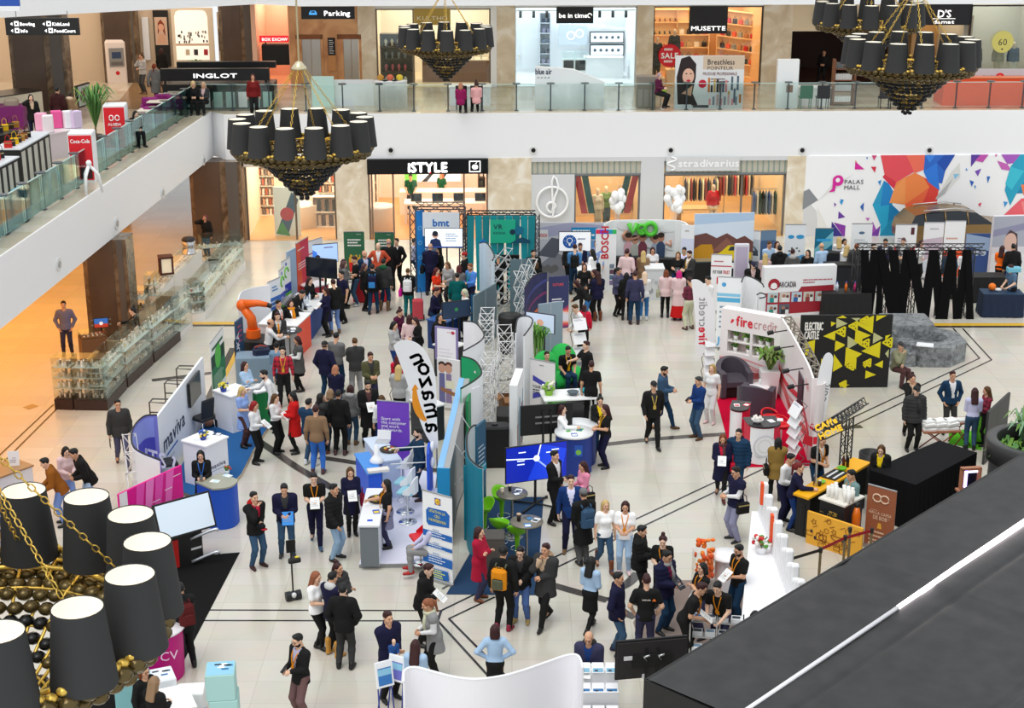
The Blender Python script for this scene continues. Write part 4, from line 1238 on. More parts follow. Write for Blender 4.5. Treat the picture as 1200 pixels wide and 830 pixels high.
def plant(o,c,h,r,n,col='4f7a2e',seed=1,blade=.05):
 g=MB();q=random.Random(seed)
 for i in rn(n):
  a=q.uniform(0,2*PI);l=q.uniform(.7,1)*h;b=q.uniform(.2,1)*r
  d=Vc((cos(a),sin(a),0));s=Vc((-d.y,d.x,0))*blade
  P0=Vc(c);pts=[P0,P0+d*b*.35+Vc((0,0,l*.7)),P0+d*b*.8+Vc((0,0,l)),P0+d*b*1.1+Vc((0,0,l*.78))]
  vs=[]
  for k,p in en(pts):wv=(.5,1,.8,.05)[k];vs+=[tuple(p-s*wv),tuple(p+s*wv)]
  g.add(vs,[(0,1,3,2),(2,3,5,4),(4,5,7,6)],M(col if i%3 else'6f9a3e',.5),True)
 return g.bd('leaves',o)
def ch_(lb,at,rz,c,kd='tub',z=.0):
 o=thg('chair',lb,'chair',P(*at,z)if len(at)==2 else at,rz);m=M(c,.5)
 if kd=='tub':
  o.name='tub_armchair'
  pts=[(.36*sin(a),-.05+.36*-cos(a)*-1)for a in[rad(x)for x in rn(-130,131,13)]]
  g=MB();pl=[(.34*sin(rad(a)),.02+.34*cos(rad(a)))for a in rn(-115,116,10)]
  pl=[(pl[0][0],-.36)]+pl+[(pl[-1][0],-.36)]
  hs=[.62]+[.62+.18*max(0,cos(rad(a)))for a in rn(-115,116,10)]+[.62]
  g.wall(pl,hs,.12,m,.04);g.bd('backrest',o)
  FM.rb((0,-.03,.36),(.56,.62,.16),m,.04).bd('seat',o)
  FM.bx(-.28,.28,-.3,.28,.04,.28,'111').bd('base',o)
 return o
# ===== left side of the hall
def gc(lb,A,B,dp,h,base,ph,shv=3,gc='d9d4cc',seed=1,gp='glass display cases of the left kiosks',dens=7):
 a,b=P(*A),P(*B);loc,rz,W=span(a,b)
 o=thg('display_case',lb,'display case',loc,rz,gp)
 FM.bx(0,W,0,dp,0,ph,M(base,.4)).bd('plinth',o)
 g=MB();t=.012
 g.bx(0,W,0,t,ph,h,GLC);g.bx(0,W,dp-t,dp,ph,h,GLC);g.bx(0,t,t,dp-t,ph,h,GLC);g.bx(W-t,W,t,dp-t,ph,h,GLC);g.bx(0,W,0,dp,h,h+t,GLC);g.bd('glass_box',o)
 r=random.Random(seed)
 for k in rn(shv):
  z=ph+(h-ph)*(k+.0)/shv+.01
  g=MB();g.bx(.02,W-.02,.03,dp-.03,z,z+.015,M('b9c9c4',.2)if k else M(base));s=g.bd('shelf',o)
  g=MB();n_=max(2,int(W*dens))
  for i in rn(n_):
   for y in(dp*.3,dp*.65):
    x=.06+(W-.12)*(i+.5)/n_+r.uniform(-.02,.02);hh=r.uniform(.06,.13)*(h-ph)
    g.box((x,y,z+.015+hh/2),(.05,.05,hh),M(r.choice(('ece7df','c7bfb4',gc,'999','8a7f74','d8c9a0')),.3,.3))
    g.ell((x,y,z+.02+hh),(.035,.03,.03),M(r.choice(('f7f4ee','b8a98f','dcd6cc')),.2,.6),6,4)
  w_=g.bd('wares',s);w_['kind']='stuff'
 return o
WD='3a2620'
gc('tall glass watch case with dark wood plinth at the near left corner',(64.5,480),(86,481),.55,1.52,WD,.3,4,seed=1)
gc('wide glass watch case on a dark plinth, second from the near left corner',(87.5,481),(124.5,481.5),.55,1.52,WD,.3,4,seed=2)
gc('glass case at the near right corner of the dark wood kiosk',(126.5,481.5),(149,456),.55,1.45,WD,.3,3,seed=3)
gc('middle glass case along the right side of the dark wood kiosk',(150.5,454.5),(180,427),.55,1.45,WD,.3,3,seed=4)
gc('far glass case along the right side of the dark wood kiosk',(181.5,425.5),(212,399),.55,1.45,WD,.3,3,seed=5)
gc('glass case behind the woman in black, with yellow goods',(134,388),(172,388),.7,1.35,'765',.7,2,'871',6)
gc('open wooden counter bay of the dark kiosk with a blue screen beside it',(98,428),(128,424),.6,.95,'7a5a40',.8,1,'2b6cc0',7)
gc('tall narrow glass case with gold goods left of the white kiosk',(172,381),(187,381),.5,1.7,'efe9e0',.25,4,'b58a4a',8)
gc('glass case with round wares at the near end of the white kiosk',(186,402),(206,402),.9,1.45,'f3f1ee',.25,3,'cfc9be',9)
gc('glass case on a white plinth next to the yellow floor strip',(206,402),(226,384),.55,1.4,'f6f5f3',.2,3,'888',10)
gc('white kiosk glass counter by the silver canister, near part',(226,377),(241,374.5),.7,1.3,'f6f5f3',.25,3,'b5534a',11)
gc('long glass counter on a white plinth, near half of the right row',(242,373.5),(265,344),.6,1.25,'f6f5f3',.3,2,'888',12,dens=4)
gc('long glass counter on a white plinth, far half of the right row',(265.6,343.4),(288,315),.6,1.25,'f6f5f3',.3,2,'888',13,dens=4)
gc('glass counter closing the far end of the white kiosk',(238,316),(286,311),.6,1.25,'f6f5f3',.3,2,'888',14,dens=4)
gc('left row glass counter of the white kiosk under the silver canister',(206,350),(238,317),.5,1.1,'f6f5f3',.8,1,'888',15,dens=4)
gc('left row glass counter of the white kiosk under the brown lantern',(188,371),(205,351),.5,1.1,'f6f5f3',.8,1,'888',16,dens=4)
p=P(222,297,1.12);o=thg('canister','silver canister with a dark lid on the white kiosk counter','canister',p)
FM.la([(0,0),(.26,0),(.26,.05),(.24,.06),(.22,.3),(.24,.5),(0,.5)],M('777',.2,.8),16).bd('body',o);FM.la([(0,.62),(.2,.6),(.26,.53),(.26,.5),(0,.5)],'2c2526',16).bd('lid',o)
for k in(o,):k.location.z=1.11
p=P(195,320,1.12);o=thg('lantern','square brown wooden lantern with pale panes on the kiosk counter','lantern',(p.x,p.y,1.11),.35)
g=MB();
for x in(-.2,.2):
 for y in(-.2,.2):g.bx(x-.03,x+.03,y-.03,y+.03,0,.6,'4a2018')
g.bx(-.24,.24,-.24,.24,.56,.62,'4a2018');g.bx(-.24,.24,-.24,.24,0,.06,'4a2018');g.bd('wood_frame',o);FM.bx(-.18,.18,-.18,.18,.06,.56,M('f1e2c4',.5,0,.3)).bd('pane',o)
p=P(112,400,0);o=tv('small blue and red picture screen on the dark kiosk counter',tuple(P(122,420)),.3,.45,.32,1.15,lambda g,W,H:(g.rc(0,0,W,H*.4,M('c0402a',.4,0,.4)),g.rc(0,H*.4,W,H,M('247',.4,0,.4)),g.dc(W*.5,H*.45,H*.2,M('f2f0ee',.4,0,.4))),'247',.3,wheels=False,pole=1)
o=ct('wooden sales desk with white front at the left edge',(-20,612),(42,588),.7,.95,'f1efee','a8835c',nm='sales_desk',cat='desk')
q=thg('table_sign','small white tent sign on the wooden desk','sign',on(o,1.2,.3,.95),.2);g=MB();g.T=ROT(-.12,4,'X');g.bx(-.13,.13,-.005,.005,0,.36,WH);g.ln(-.09,.3,.09,5,.05,.018,'555');g.T=Matrix();g.bd('card',q)
o=thg('shelf_unit','low lit shelf of small coloured packs at the left edge','shelf',P(2,640),.15)
FM.bx(-.8,.5,0,.35,0,.05,WH).bx(-.8,.5,.33,.36,0,1.2,M('4a5ac8',.5,0,.3)).bx(.47,.5,0,.35,0,1.2,WH).bd('carcass',o)
for k in rn(4):
 g=MB();g.bx(-.8,.47,.02,.33,.1+k*.3,.12+k*.3,WH);s=g.bd('shelf',o)
 g=MB();r=random.Random(k)
 for i in rn(11):g.box((-.72+i*.11,.15,.2+k*.3),(.08,.12,.15),M(r.choice(('d8405a','3a9ac0','f2f2f2','e8b04a','2a3a8a'))))
 g.bd('packs',s)['kind']='stuff'
# ---- white booth with the blue platform ----
plat=[(200,575),(243,492),(262,488),(300,484),(320,490),(316,501),(297,531),(283,559),(262,582),(238,590)]
w_=[P(x,y,.0)for x,y in plat];C=w_[0];g=FM.prism([((p_-C).x,(p_-C).y)for p_ in w_],0,.1,M('2f5f96',.9,0,0,1,.05));g.prism([((p_-C).x*1.003,(p_-C).y*1.003)for p_ in w_],0,.09,'c9b9a0');tag(g.bd('platform',None,C),'low blue carpeted platform of the white booth on the left','platform')
a,b=P(189,571),P(243,491)
def d(g,W,H):
 g.tx('maviva',W*.09,H*.40,.62,'23284a',-.002,'l',.012,W*.44);g.rc(W*.14,H*.3,W*.36,H*.33,'2f5fb0');g.rc(W*.04,H*.27,W*.1,H*.30,'23284a')
 g.tx('automotive',W*.13,H*.2,.16,'b9bcc6')
maviva_wall=pnl('long white booth wall with dark blue maviva lettering',(189,571),(243,491),(489,420),d,'eef0f4',t=.06)
W_=(b-a).length;H_=HT(b,420)
g=MB()
for u in(.25,.55,.8):
 g.tb([(W_*u,.08,H_),(W_*u,.5,H_+.02),(W_*u,.5,0)],.02,M('333',.3,.5),5);g.tb([(W_*u,.08,H_-.25),(W_*u,.5,H_-.25)],.02,M('333',.3,.5),5);g.tb([(W_*u+.3,.1,H_),(W_*u+.3,.5,H_)],.02,'333',5);g.tb([(W_*u,.5,H_),(W_*u+.3,.5,H_)],.02,'333',5)
g.bd('support_frame',maviva_wall)
loc,rz,W0=span(a,b)
o=thg('wall_screen','black screen hanging on the white maviva wall','screen',loc+ROT(rz,3,'Z')@Vc((W0*.72,-.06,1.1)),rz)
g=MB();g.rb((0,0,.25),(1.15,.06,.66),M('111',.25),.01);g.rc(-.54,-.05,.54,.55,M('2a2c33',.1),-.032);g.bd('panel',o)
FM.bx(-.2,.2,.02,.05,.1,.4,DARK).bd('bracket',o)
o,pl=cv('curved pop-up tower with violet print by the white booth wall',[(184,487),(168,489),(155,505),(158,526),(188,540)],2.,'7f7fd0','eef0f4')
pm=Matrix();g=MB();H_=2.
for i in rn(2,len(pl)-8):
 for z0,z1,c in((.2,.9,'c8cdf0'),(.9,1.45,'4a4ab8'),(1.45,1.95,'8f9ae0')):
  a_,b_=Vc(pl[i]),Vc(pl[i+1]);n_=Vc((-(b_-a_).y,(b_-a_).x)).normalized()*.02
  g.add([(a_.x+n_.x,a_.y+n_.y,z0),(b_.x+n_.x,b_.y+n_.y,z0),(b_.x+n_.x,b_.y+n_.y,z1),(a_.x+n_.x,a_.y+n_.y,z1)],[(0,1,2,3)],M(c,.5))
g.bd('print',o)
a_=Vc(pl[10]);b_=Vc(pl[4])
g=MB();c_=(Vc(pl[8])+Vc(pl[9]))/2;g.at(TRN((c_.x+.12,c_.y-.1,1.))@ROT(-.6,4,'Z'));g.tx('ITS ?',0,0,.55,'f6f6fb',0,'l',.02);g.bd('lettering',o)
o=thg('popup_frame','open scissor frame of white rods behind the violet pop-up tower','frame',P(151,600));g=MB();lt(g,(0,0,0),(.35,-1.1,0),1.95,1,4,.3);g.bd('rods',o)
def d(g,W,H):g.tx('maviva',W*.5,H*.4,.17,'2f3560',0,'c',.008,W*.75);g.rc(W*.15,H*.34,W*.8,H*.35,'2f5fb0')
o=ct('white booth counter with flowers nearest the pink panel',(244,573),(269,561),.75,1.12,'f1f2f6','999',d,.1)
def va(lb,p,cols,s=1.,pot='2a3f9a'):
 o=thg('flower_arrangement',lb,'flowers',p);FM.la([(0,0),(.07*s,0),(.09*s,.1*s),(.075*s,.1*s),(0,.08*s)],M(pot,.3),12).bd('vase',o)
 r=random.Random(len(cols)+int(p[0]*10));g=MB()
 for i in rn(26):
  a_,e=r.uniform(0,2*PI),r.uniform(0,.14)*s;g.ell((e*cos(a_),e*sin(a_),.12*s+r.uniform(0,.13)*s),(.032*s,)*3,M(r.choice(cols),.6),7,5)
 g.bd('blooms',o);plant(o,(0,0,.08*s),.16*s,.15*s,14,'3f6a2a',2,.015);return o
va('blue and yellow flowers on the maviva counter nearest the pink panel',on(o,.3,.35,1.12),('3f5fc0','872','4a78d0','f2f0e8'))
def sh(lb,o,spots,z,cols=('f6f6f6','dfe6ee','3a4a6a'),nm='leaflet',gp='leaflets on the counters'):
 for i,(u,v,r_)in en(spots):
  g=FM.box((0,0,.004),(.15,.21,.008),M(cols[i%len(cols)]));g.add([(-.06,-.08,.009),(.06,-.08,.009),(.06,.03,.009),(-.06,.03,.009)],[(0,1,2,3)],M(cols[(i+1)%len(cols)]))
  q=g.bd(nm,None,on(o,u,v,z),o.rotation_euler.z+r_);tag(q,lb,'leaflet',gp)
sh('printed leaflet on the maviva counter nearest the pink panel',o,[(.15,.5,.3),(.55,.5,-.2),(.75,.3,.4),(.75,.6,.1)],1.12)
o=ct('white booth counter farther back by the blonde woman in blue',(273,508),(298,500),.75,1.05,'f1f2f6','999',None,.1)
va('yellow flowers on the far maviva counter',on(o,.1,.45,1.05),('e8d23a','f2e86a','4a68c0'))
sh('printed leaflet on the far maviva counter',o,[(.5,.5,.3),(.75,.3,-.2),(.6,.2,.5)],1.05)
def oc(lb,at,rz):
 o=thg('office_chair',lb,'chair',P(*at,.0),rz);m=M('23262c',.5)
 FM.rb((0,0,.47),(.48,.46,.08),m,.03).bd('seat',o)
 g=MB();g.T=TRN((0,.22,.78))@ROT(-.12,4,'X');g.rb((0,0,0),(.46,.06,.52),m,.03);g.T=Matrix();g.bd('backrest',o)
 for x in(-.2,.2):
  for y in(-.18,.2):FM.tb([(x,y,.43),(x*1.1,y*1.15,0)],.014,CM,6).bd('leg',o)
 return o
for q in(oc('black chair against the white maviva wall under the screen',(239,513),-2.2),oc('black chair between the violet pop-up tower and the pink panel',(198,567),2.)):q.location.z=.1
o=thg('bag','dark bag on the blue platform by the black chair','bag',P(262,497,.1),.3);FM.rb((0,0,.14),(.6,.4,.28),'111',.1).bd('body',o);FM.ell((-.42,-.1,.14),(.16,.14,.14),'9a6a50').bd('pouch',o)
def d(g,W,H):
 g.rc(0,H*.3,W,H*.7,'1f7a4a');g.rc(0,H*.62,W,H*.8,'0f3f2a');g.dc(W*.5,H*.72,W*.22,'57c04a');g.rc(W*.1,H*.86,W*.9,H*.9,'0f5a36');g.ln(W*.12,H*.5,W*.88,5,.08,.03,'cfe8d8')
ru('narrow green roll-up banner left of the blue booth platform',(251,486),(266,463),393,d,'f2f4f2')
o=ct('bright blue curved counter at the near end of the platform',(252,622),(281,611),.6,1.05,'137','9fa08f',None,0,'counter',.18)
sh('paper on the blue curved counter',o,[(.3,.3,.5),(.7,.35,.2)],1.05,('f6f6f6','c9e4ee'))
va('small red and green posy on the blue curved counter',on(o,.8,.5,1.05),('d83a2a','352','3f6a2a'),.7,'d9e4e8')
def d(g,W,H):
 for u,c in((.15,'f04db4'),(.3,'f880cc'),(.45,'f04db4'),(.62,'f66ac0')):g.ink([(W*u,0),(W*(u+.06),0),(W*(u+.25),H),(W*(u+.12),H)],M(c,.5))
 for u,v in((.3,.62),(.5,.7),(.7,.78),(.85,.9)):g.rc(W*u,H*v,W*(u+.12),H*v+.02,'fbd9ee')
 g.rc(0,0,W*.12,H,'ece6ea')
pnl('bright pink booth wall with pale diagonal rays',(147,672),(219,634),(578,547),d,'805',t=.05)
p=P(218,662);o=thg('simulator','large pale touch screen on a red and black stand with silver arcs','screen',p,.0)
o.rotation_euler.z=rad(38)
g=MB();g.T=TRN((0,-.1,1.2))@ROT(-.35,4,'X');g.rb((0,0,0),(1.35,.06,.8),'111',.01);g.rc(-.63,-.36,.63,.36,M('cfdce8',.15,0,.25),-.033);g.T=Matrix();g.bd('screen_panel',o)
FM.rb((0,.15,.45),(.8,.5,.9),'111',.04).bx(-.41,-.2,-.12,.38,.05,.7,'b8201c').bx(.1,.35,-.108,-.1,.35,.4,'d8d8d8').bd('stand',o)
for z in(.08,.62):
 FM.tb([(.1+.5*sin(t),-.1-.55*sin(t)*.6,z+.22*sin(t*1.2))for t in[k*.2 for k in rn(10)]],.035,M('c9ced4',.25,.6),8).bd('arc',o)
cp('carpet','black carpet before the pink counter',[(196,655),(281,648),(228,750),(203,800),(150,835),(100,835)],'111')
o=thg('counter','round magenta counter with thin white letters, half hidden by lamp shades','counter',P(184,790));g=MB();g.la([(.52,0),(.55,1.)],'c4007c',28);g.at(TRN((.2,-.5,.55))@ROT(.42,4,'Z'));g.tx('CV',.0,0,.26,'f7d6ea',-.03);g.T=Matrix();g.bd('body',o);FM.la([(0,1.),(.6,1.),(.6,1.04),(0,1.04)],'efe9ec',28).bd('top',o)
def cube(lb,at,s,c,top,rz=.2,z=.0,gp=None,deco=None):
 g=MB();g.rb((0,0,s[2]/2),s,M(c,.5),.015);m=M(top,.5);x,y=s[0]/2-.02,s[1]/2-.02
 g.add([(-x,-y,s[2]+.003),(x,-y,s[2]+.003),(x,y,s[2]+.003),(-x,y,s[2]+.003)],[(0,1,2,3)],m)
 if deco:deco(g,s)
 o=g.bd('box',None,tuple(P(*at,z))if len(at)==2 else at,rz);tag(o,lb,'box',gp);return o
def dots(g,s):
 r=random.Random(5)
 for i in rn(7):x,y=r.uniform(-.35,.35)*s[0],r.uniform(-.35,.35)*s[1];g.add([(x-.06,y-.03,s[2]+.006),(x+.06,y-.03,s[2]+.006),(x+.06,y+.02,s[2]+.006),(x-.06,y+.02,s[2]+.006)],[(0,1,2,3)],M(r.choice(('f2f4f6','1f6aa0','e8402a','2a2f3a'))))
cx=P(264,872)
for k in rn(3):cube(['aqua display cube at the bottom of the stack near the lower left','middle aqua display cube of the stack','topmost aqua display cube with printed cards on its lid'][k],(cx.x+.03*(2-k),cx.y,.5*k),(.5,.5,.49),'a9d3cf','578'if k==2 else'a9d3cf',.12,0,'aqua display cubes',dots if k==2 else None)
def leaf(g,s):g.at(TRN((0,-s[1]/2-.004,.2)));g.dc(0,0,.14,'142',0);g.dc(0,0,.1,'f2f4f0');g.dc(0,0,.08,'2f8a4a');g.T=Matrix()
b1=cube('white box with a green round mark under the coloured cards',(255,868),(.45,.4,.42),'eef2f4','3aa0cc',.1,0,None,leaf)
b2=cube('flat blue box on the white box with the green mark',(b1.location.x,b1.location.y,.43),(.44,.38,.14),'2a8fc0','2a8fc0',.2)
for i,c in en(('d94aa0','f09a5a','b85ac0')):
 g=MB();g.box((0,0,.006+.01*i),(.34,.22,.01),M(c));q=g.bd('card',None,(b2.location.x-.05+.06*i,b2.location.y+.03*i,.578),.3-.35*i);tag(q,('pink','orange','violet')[i]+' card on the flat blue box','card')
cube('white lidded box with small marks between the women and the cubes',(225,836),(.5,.42,.5),'f4f4f4','999',.1,0,None,None)
b3=cube('bright blue box with white animals printed, behind the two women',(190,832),(.5,.45,.55),'1f66b8','1f66b8',.4)
cube('white tray box with blue strips on top of the bright blue box',(b3.location.x,b3.location.y,.56),(.52,.5,.16),'f2f4f6','e6ecf2',.4,0,None,dots)
cube('pale teal crate behind the dark haired woman',(158,838),(.6,.5,.8),'7fb6bb','577',.2)
o=ct('white table with a picture at the lower left frame edge',(196,880),(232,872),.8,.75,'f2f2f2','f7f7f5',nm='table',cat='table')
# ===== middle of the hall
# ---- purple banner, flag and counters
PF=[(421,666),(496,665),(506,612),(512,560),(486,553),(452,556)]
w_=[P(x,y)for x,y in PF];C=w_[0];g=FM.prism([((q-C).x,(q-C).y)for q in w_],0,.1,'e3e3f2');g.prism([((q-C).x*1.004,(q-C).y*1.004-.01)for q in w_],0,.09,'555');tag(g.bd('platform',None,C),'low pale platform with a grey edge under the blue counters','platform')
def d(g,W,H):
 for i,s in en(('Start with','the customer','and work','backwards.')):g.tx(s,W*.12,H*(.735-.052*i),.115,'999',-.002,'l',.008)
ru('violet roll-up banner with four lines of white text behind the blue counters',(444,551),(481,554),471,d,'7a45c4')
ORNG=M('f39a1e',.5)
def d(g,p):
 def loc(x,y):q=Q(x,y,p.y)-p;return q.x,q.z
 lets=list('amazon');pos=[(506,500),(505.5,481),(502,462),(499,447),(497,432),(489,420.5)];
 rots=[100,101,103,107,112,116]
 for ch,(x,y),r in zip(lets,pos,rots):
  u,v=loc(x,y)
  gv,gf,adv=_G[ch];s=.56;a=rad(r);c,sn=cos(a),sin(a);vs=[]
  for gx,gz in gv:
   X,Z=(gx-adv/2)*s*(1.12 if ch!='m'else .95),(gz-.25)*s
   Z=-Z
   vs.append((u+X*c-Z*sn,-.012,v+X*sn+Z*c))
  for off in((-.012,0),(.012,0),(0,.012),(0,-.012)):g.add([(q[0]+off[0],q[1]-.0004,q[2]+off[1])for q in vs],gf,'111')
 pts=[loc(*q)for q in((486,452),(486.5,466),(489,478),(494,488),(499.5,493))]
 pl=cuv(pts,5);k=len(pl)
 for i in rn(k-1):
  a,b=pl[i],pl[i+1];w1,w2=[.015+.075*sin(PI*(j+.6)/(k+.6))for j in(i,i+1)];dx,dz=b[0]-a[0],b[1]-a[1];L=hypot(dx,dz);nx,nz=-dz/L,dx/L
  g.add([(a[0]-nx*w1,-.013,a[1]-nz*w1),(b[0]-nx*w2,-.013,b[1]-nz*w2),(b[0]+nx*w2,-.013,b[1]+nz*w2),(a[0]+nx*w1,-.013,a[1]+nz*w1)],[(0,1,2,3)],ORNG)
 q=[loc(*e)for e in((482.5,457),(486.5,450),(490.5,456),(488.6,456.5),(486.8,453),(484.2,458.5))];g.ink(q,ORNG,-.014)
fe('tall white feather flag from behind with mirrored black letters and an orange arrow',(513,592),[(461,405),(469,399.5),(480,399),(491,404),(500,414),(507,430),(511,450),(512,490),(513,524),(505,519),(496,503),(485,472),(474,440)],d)
o=ct('grey-fronted white counter at the near end of the pale platform',(423,664),(444.5,664),2.,.98,'eef0f6','e9ebf0',lambda g,W,H:g.rc(.0,0,W,H-.06,'6f777c'),.1)
q=thg('tray','round patterned tray of bars on the near grey-fronted counter','tray',on(o,.3,1.35,.98));FM.la([(0,0),(.22,0),(.25,.03),(0,.02)],'2b2622',18).bd('dish',q);g=MB()
for i in rn(9):g.box((.14*cos(i*.7),.14*sin(i*.7),.04),(.05,.14,.02),M(('872','8a5a2a','d8d2c4')[i%3]),i*.7)
g.bd('bars',q)
sh('leaflet on the near grey-fronted counter',o,[(.2,.25,.1),(.3,.7,.2)],.98,('f4f4f8','2a55c8','e8d23a'))
o=ct('bright blue counter of the pale platform by the white stools',(433,601),(448,599),1.3,1.,'2a5fe0','258',None,.1,side='358')
q=thg('desk_lamp','white rounded lamp on the bright blue counter','lamp',on(o,.35,.6,1.));FM.la([(0,0),(.16,0),(.17,.05),(.12,.12),(.06,.2),(.05,.42),(.0,.45)],'999',16).bd('body',q)
q=thg('leaflet_stack','stack of paper at the near edge of the bright blue counter','paper',on(o,.25,.05,1.),.3);FM.box((0,0,.03),(.5,.2,.06),'ece6e0').bd('sheets',q)
o=ct('far pale blue counter with a laptop before the violet banner',(449,586),(470,583),1.6,1.,'c7d6f2','cfdcf0',None,.1,side='9fbdf0')
def laptop(lb,at,rz,lid='f1f1f3'):
 q=thg('laptop',lb,'laptop',at,rz);FM.rb((0,0,.01),(.34,.24,.02),M('c9ccd0',.3,.6),.005).bd('keyboard_base',q);g=MB();g.T=TRN((0,.12,.02))@ROT(-.25,4,'X');g.rb((0,0,.12),(.34,.015,.23),M(lid,.4),.005);g.rc(-.155,.02,.155,.22,M('e8ecf2',.2,0,.4));g.bd('lid',q);return q
laptop('white laptop on the far pale blue counter',on(o,.35,1.2,1.),-.2)
q=thg('tray','patterned dish with yellow wrappers on the far pale blue counter','tray',on(o,.35,.6,1.));FM.la([(0,0),(.2,0),(.24,.04),(0,.02)],'3a322c',16).bd('dish',q);g=MB();[g.ell((.1*cos(i),.1*sin(i),.05),(.04,.04,.025),M(('e8d23a','b8402a','efe9dc')[i%3]),7,4)for i in rn(9)];g.bd('wrappers',q)
def bs(lb,at,rz,seat,back,z=.0,h=.78):
 o=thg('bar_stool',lb,'stool',P(*at,z),rz)
 FM.rb((0,0,h),(.42,.40,.05),M(seat,.5),.03).bd('seat',o)
 FM.wall([(-.22,-.02),(-.2,.14),(-.1,.22),(.1,.22),(.2,.14),(.22,-.02)],[h+.06,h+.2,h+.36,h+.36,h+.2,h+.06],.03,M(back,.4),h-.02).bd('backrest',o)
 FM.cyl((0,0,.03),(0,0,h),.028,CM,n=10).bd('pole',o)
 FM.la([(0,.05),(.05,.05),(.21,.02),(.22,0),(0,0)],CM,22).bd('base',o)
 FM.tb([(.17*cos(t*PI/5),-.04+.14*sin(t*PI/5),.3)for t in rn(10)],.011,CM,5,True).bd('footrest',o)
 return o
bs('white backed bar stool with blue seat, nearer of the two',(478,612),-1.9,'8cc4d6','eef2f4',.1)
bs('white backed bar stool with blue seat, farther of the two',(475,600),-1.9,'8cc4d6','eef2f4',.1)
o=bs('white bar stool close to the far pale blue counter',(473,580),-1.7,'dfe8f2','f2f4f6',.1)
bs('red stool under the seated visitor behind the blue and white banner',(493,660),-1.2,'d0202c','d0202c',.1,.62)
p=P(503,592,.1);o=thg('sign_board','upright blue board with round white pads by the man in navy','sign',p,1.45);H_=1.6
FM.plate([(-.25,.35),(.25,.35),(.25,H_-.2),(.15,H_-.06),(0,H_),(-.15,H_-.06),(-.25,H_-.2)],-.06,.0,'1f56d8').bd('board',o)
for z in(1.1,1.5):FM.ell((0,-.1,z),(.13,.06,.13),'f1f4f8',12,8).cyl((0,.0,z),(0,.9,z-.1),.015,'888',n=6).bd('pad',o)
FM.bx(-.2,.2,-.2,.1,0,.36,'dfe6f2').bd('base',o)
def d(g,W,H):
 Bl=M('1565b8',.5);Y=M('f2d31e',.5)
 s=W*.09;g.rc(W*.42,H*.88,W*.62,H*.88+W*.2,Bl);g.dc(W*.52,H*.88+W*.1,W*.095,'d8232a');g.dc(W*.52,H*.88+W*.1,W*.083,Y);g.tx('L',W*.45,H*.88+W*.06,W*.1,'125');g.tx('DL',W*.53,H*.88+W*.06,W*.1,'125',-.004,'l',0,W*.075);g.tx('I',W*.5,H*.88+W*.055,W*.12,'d8232a')
 g.ink([(W*.12,H*.79),(W*.2,H*.83),(W*.8,H*.84),(W*.92,H*.8),(W*.9,H*.66),(W*.2,H*.63),(W*.13,H*.66)],Bl)
 for i,s_ in en(('UITATI-VA LA','- CELE -','7+8 INTEREVIURI')):g.tx(s_,W*.5,H*(.785-.05*i),.09,'f2e84a',-.003,'c',.01,W*(.55,.25,.6)[i])
 for z0,z1 in((.50,.57),(.385,.425),(.20,.30)):g.rc(0,H*z0,W,H*z1,Bl);g.ln(W*.2,H*(z1-.008),W*.8,3 if z1-z0>.05 else 2,.055,.022,'e6eefa')
 for z0 in(.60,.455,.335):g.ln(W*.35,H*z0,W*.65,1,.05,.03,'9fb6d8')
 g.ink([(W*.14,H*.06),(W*.16,H*.15),(W*.86,H*.16),(W*.9,H*.06),(W*.5,H*.04)],Bl);g.ln(W*.22,H*.145,W*.8,4,.05,.025,'e6f06a')
ru('white roll-up banner with blue bands and a small yellow round logo',(497,677),(531,688),(575,584),d,'f5f6f8')
a,b=P(521,640),P(545,523);loc,rz,W=span(a,b);H_=HT(a,549)
o=thg('display_wall','tall grey booth wall seen end-on with a light blue edge','display wall',loc,rz)
FM.bx(0,W,-.14,0,0,H_,'666').bd('back_panel',o)
FM.bx(-.02,W,.0,.14,H_-.02,H_+.01,'86bff0').bx(-.04,0,-.14,.14,0,H_+.01,'157').bx(0,W,0,.13,0,H_-.02,'dfeaf6').bd('front_panel',o)
g=MB()
for u in(.2,.5,.8):
 g.tb([(W*u,-.16,.3),(W*u+.5,-.5,1.2),(W*u,-.16,2.)],.012,'d9dcde',5);g.tb([(W*u-.3,-.16,1.1),(W*u+.5,-.5,1.2)],.012,'d9dcde',5);g.ell((W*u+.5,-.5,1.2),(.03,.03,.03),'c02a2a',6,4)
g.bd('support_rods',o)
# ---- spine of pop-up walls ----
HP=2.25
def fr2(lb,base,d2,h=2.15,cols=2,rows=4,dd=.4):
 o=thg('popup_frame',lb,'frame',P(*base));g=MB();lt(g,(0,0,0),d2,h,cols,rows,dd);g.bd('rods',o);return o
cv('half-round pop-up wall, white inside, at the head of the middle row',[(543,377),(557,379),(567,392),(562,401),(543,412)],HP,'f4f5f7')
cv('half-round pop-up wall with a bright green inside',[(540,456),(558,445),(564.5,436),(556,423),(541,418)],HP,'17a468','f1f2f4')
fr2('white scissor frame behind the green pop-up wall',(574,520),(.2,1.7,0),2.,3,4)
fr2('white scissor frame behind the white half-round wall',(577,452),(.05,1.3,0),2.,2,4)
fr2('white scissor frame by the white-rimmed pop-up cylinder',(603,480),(-.1,1.6,0),2.,2,4)
o,pl=cv('tall white booth panel standing under the green pop-up wall',[(543,458),(553,456),(562,452)],2.1,'eff1f4',rim=None)
pnl('narrow green booth panel by the grey wall with a light blue edge',(549,560),(555,541),462,None,'12894f')
o,pl=cv('half-round teal pop-up tower with a pale triangular print',[(566,500),(554,500),(547,513),(549,535),(560,547),(566,549)],HP,'cfd9dc','0f7c93')
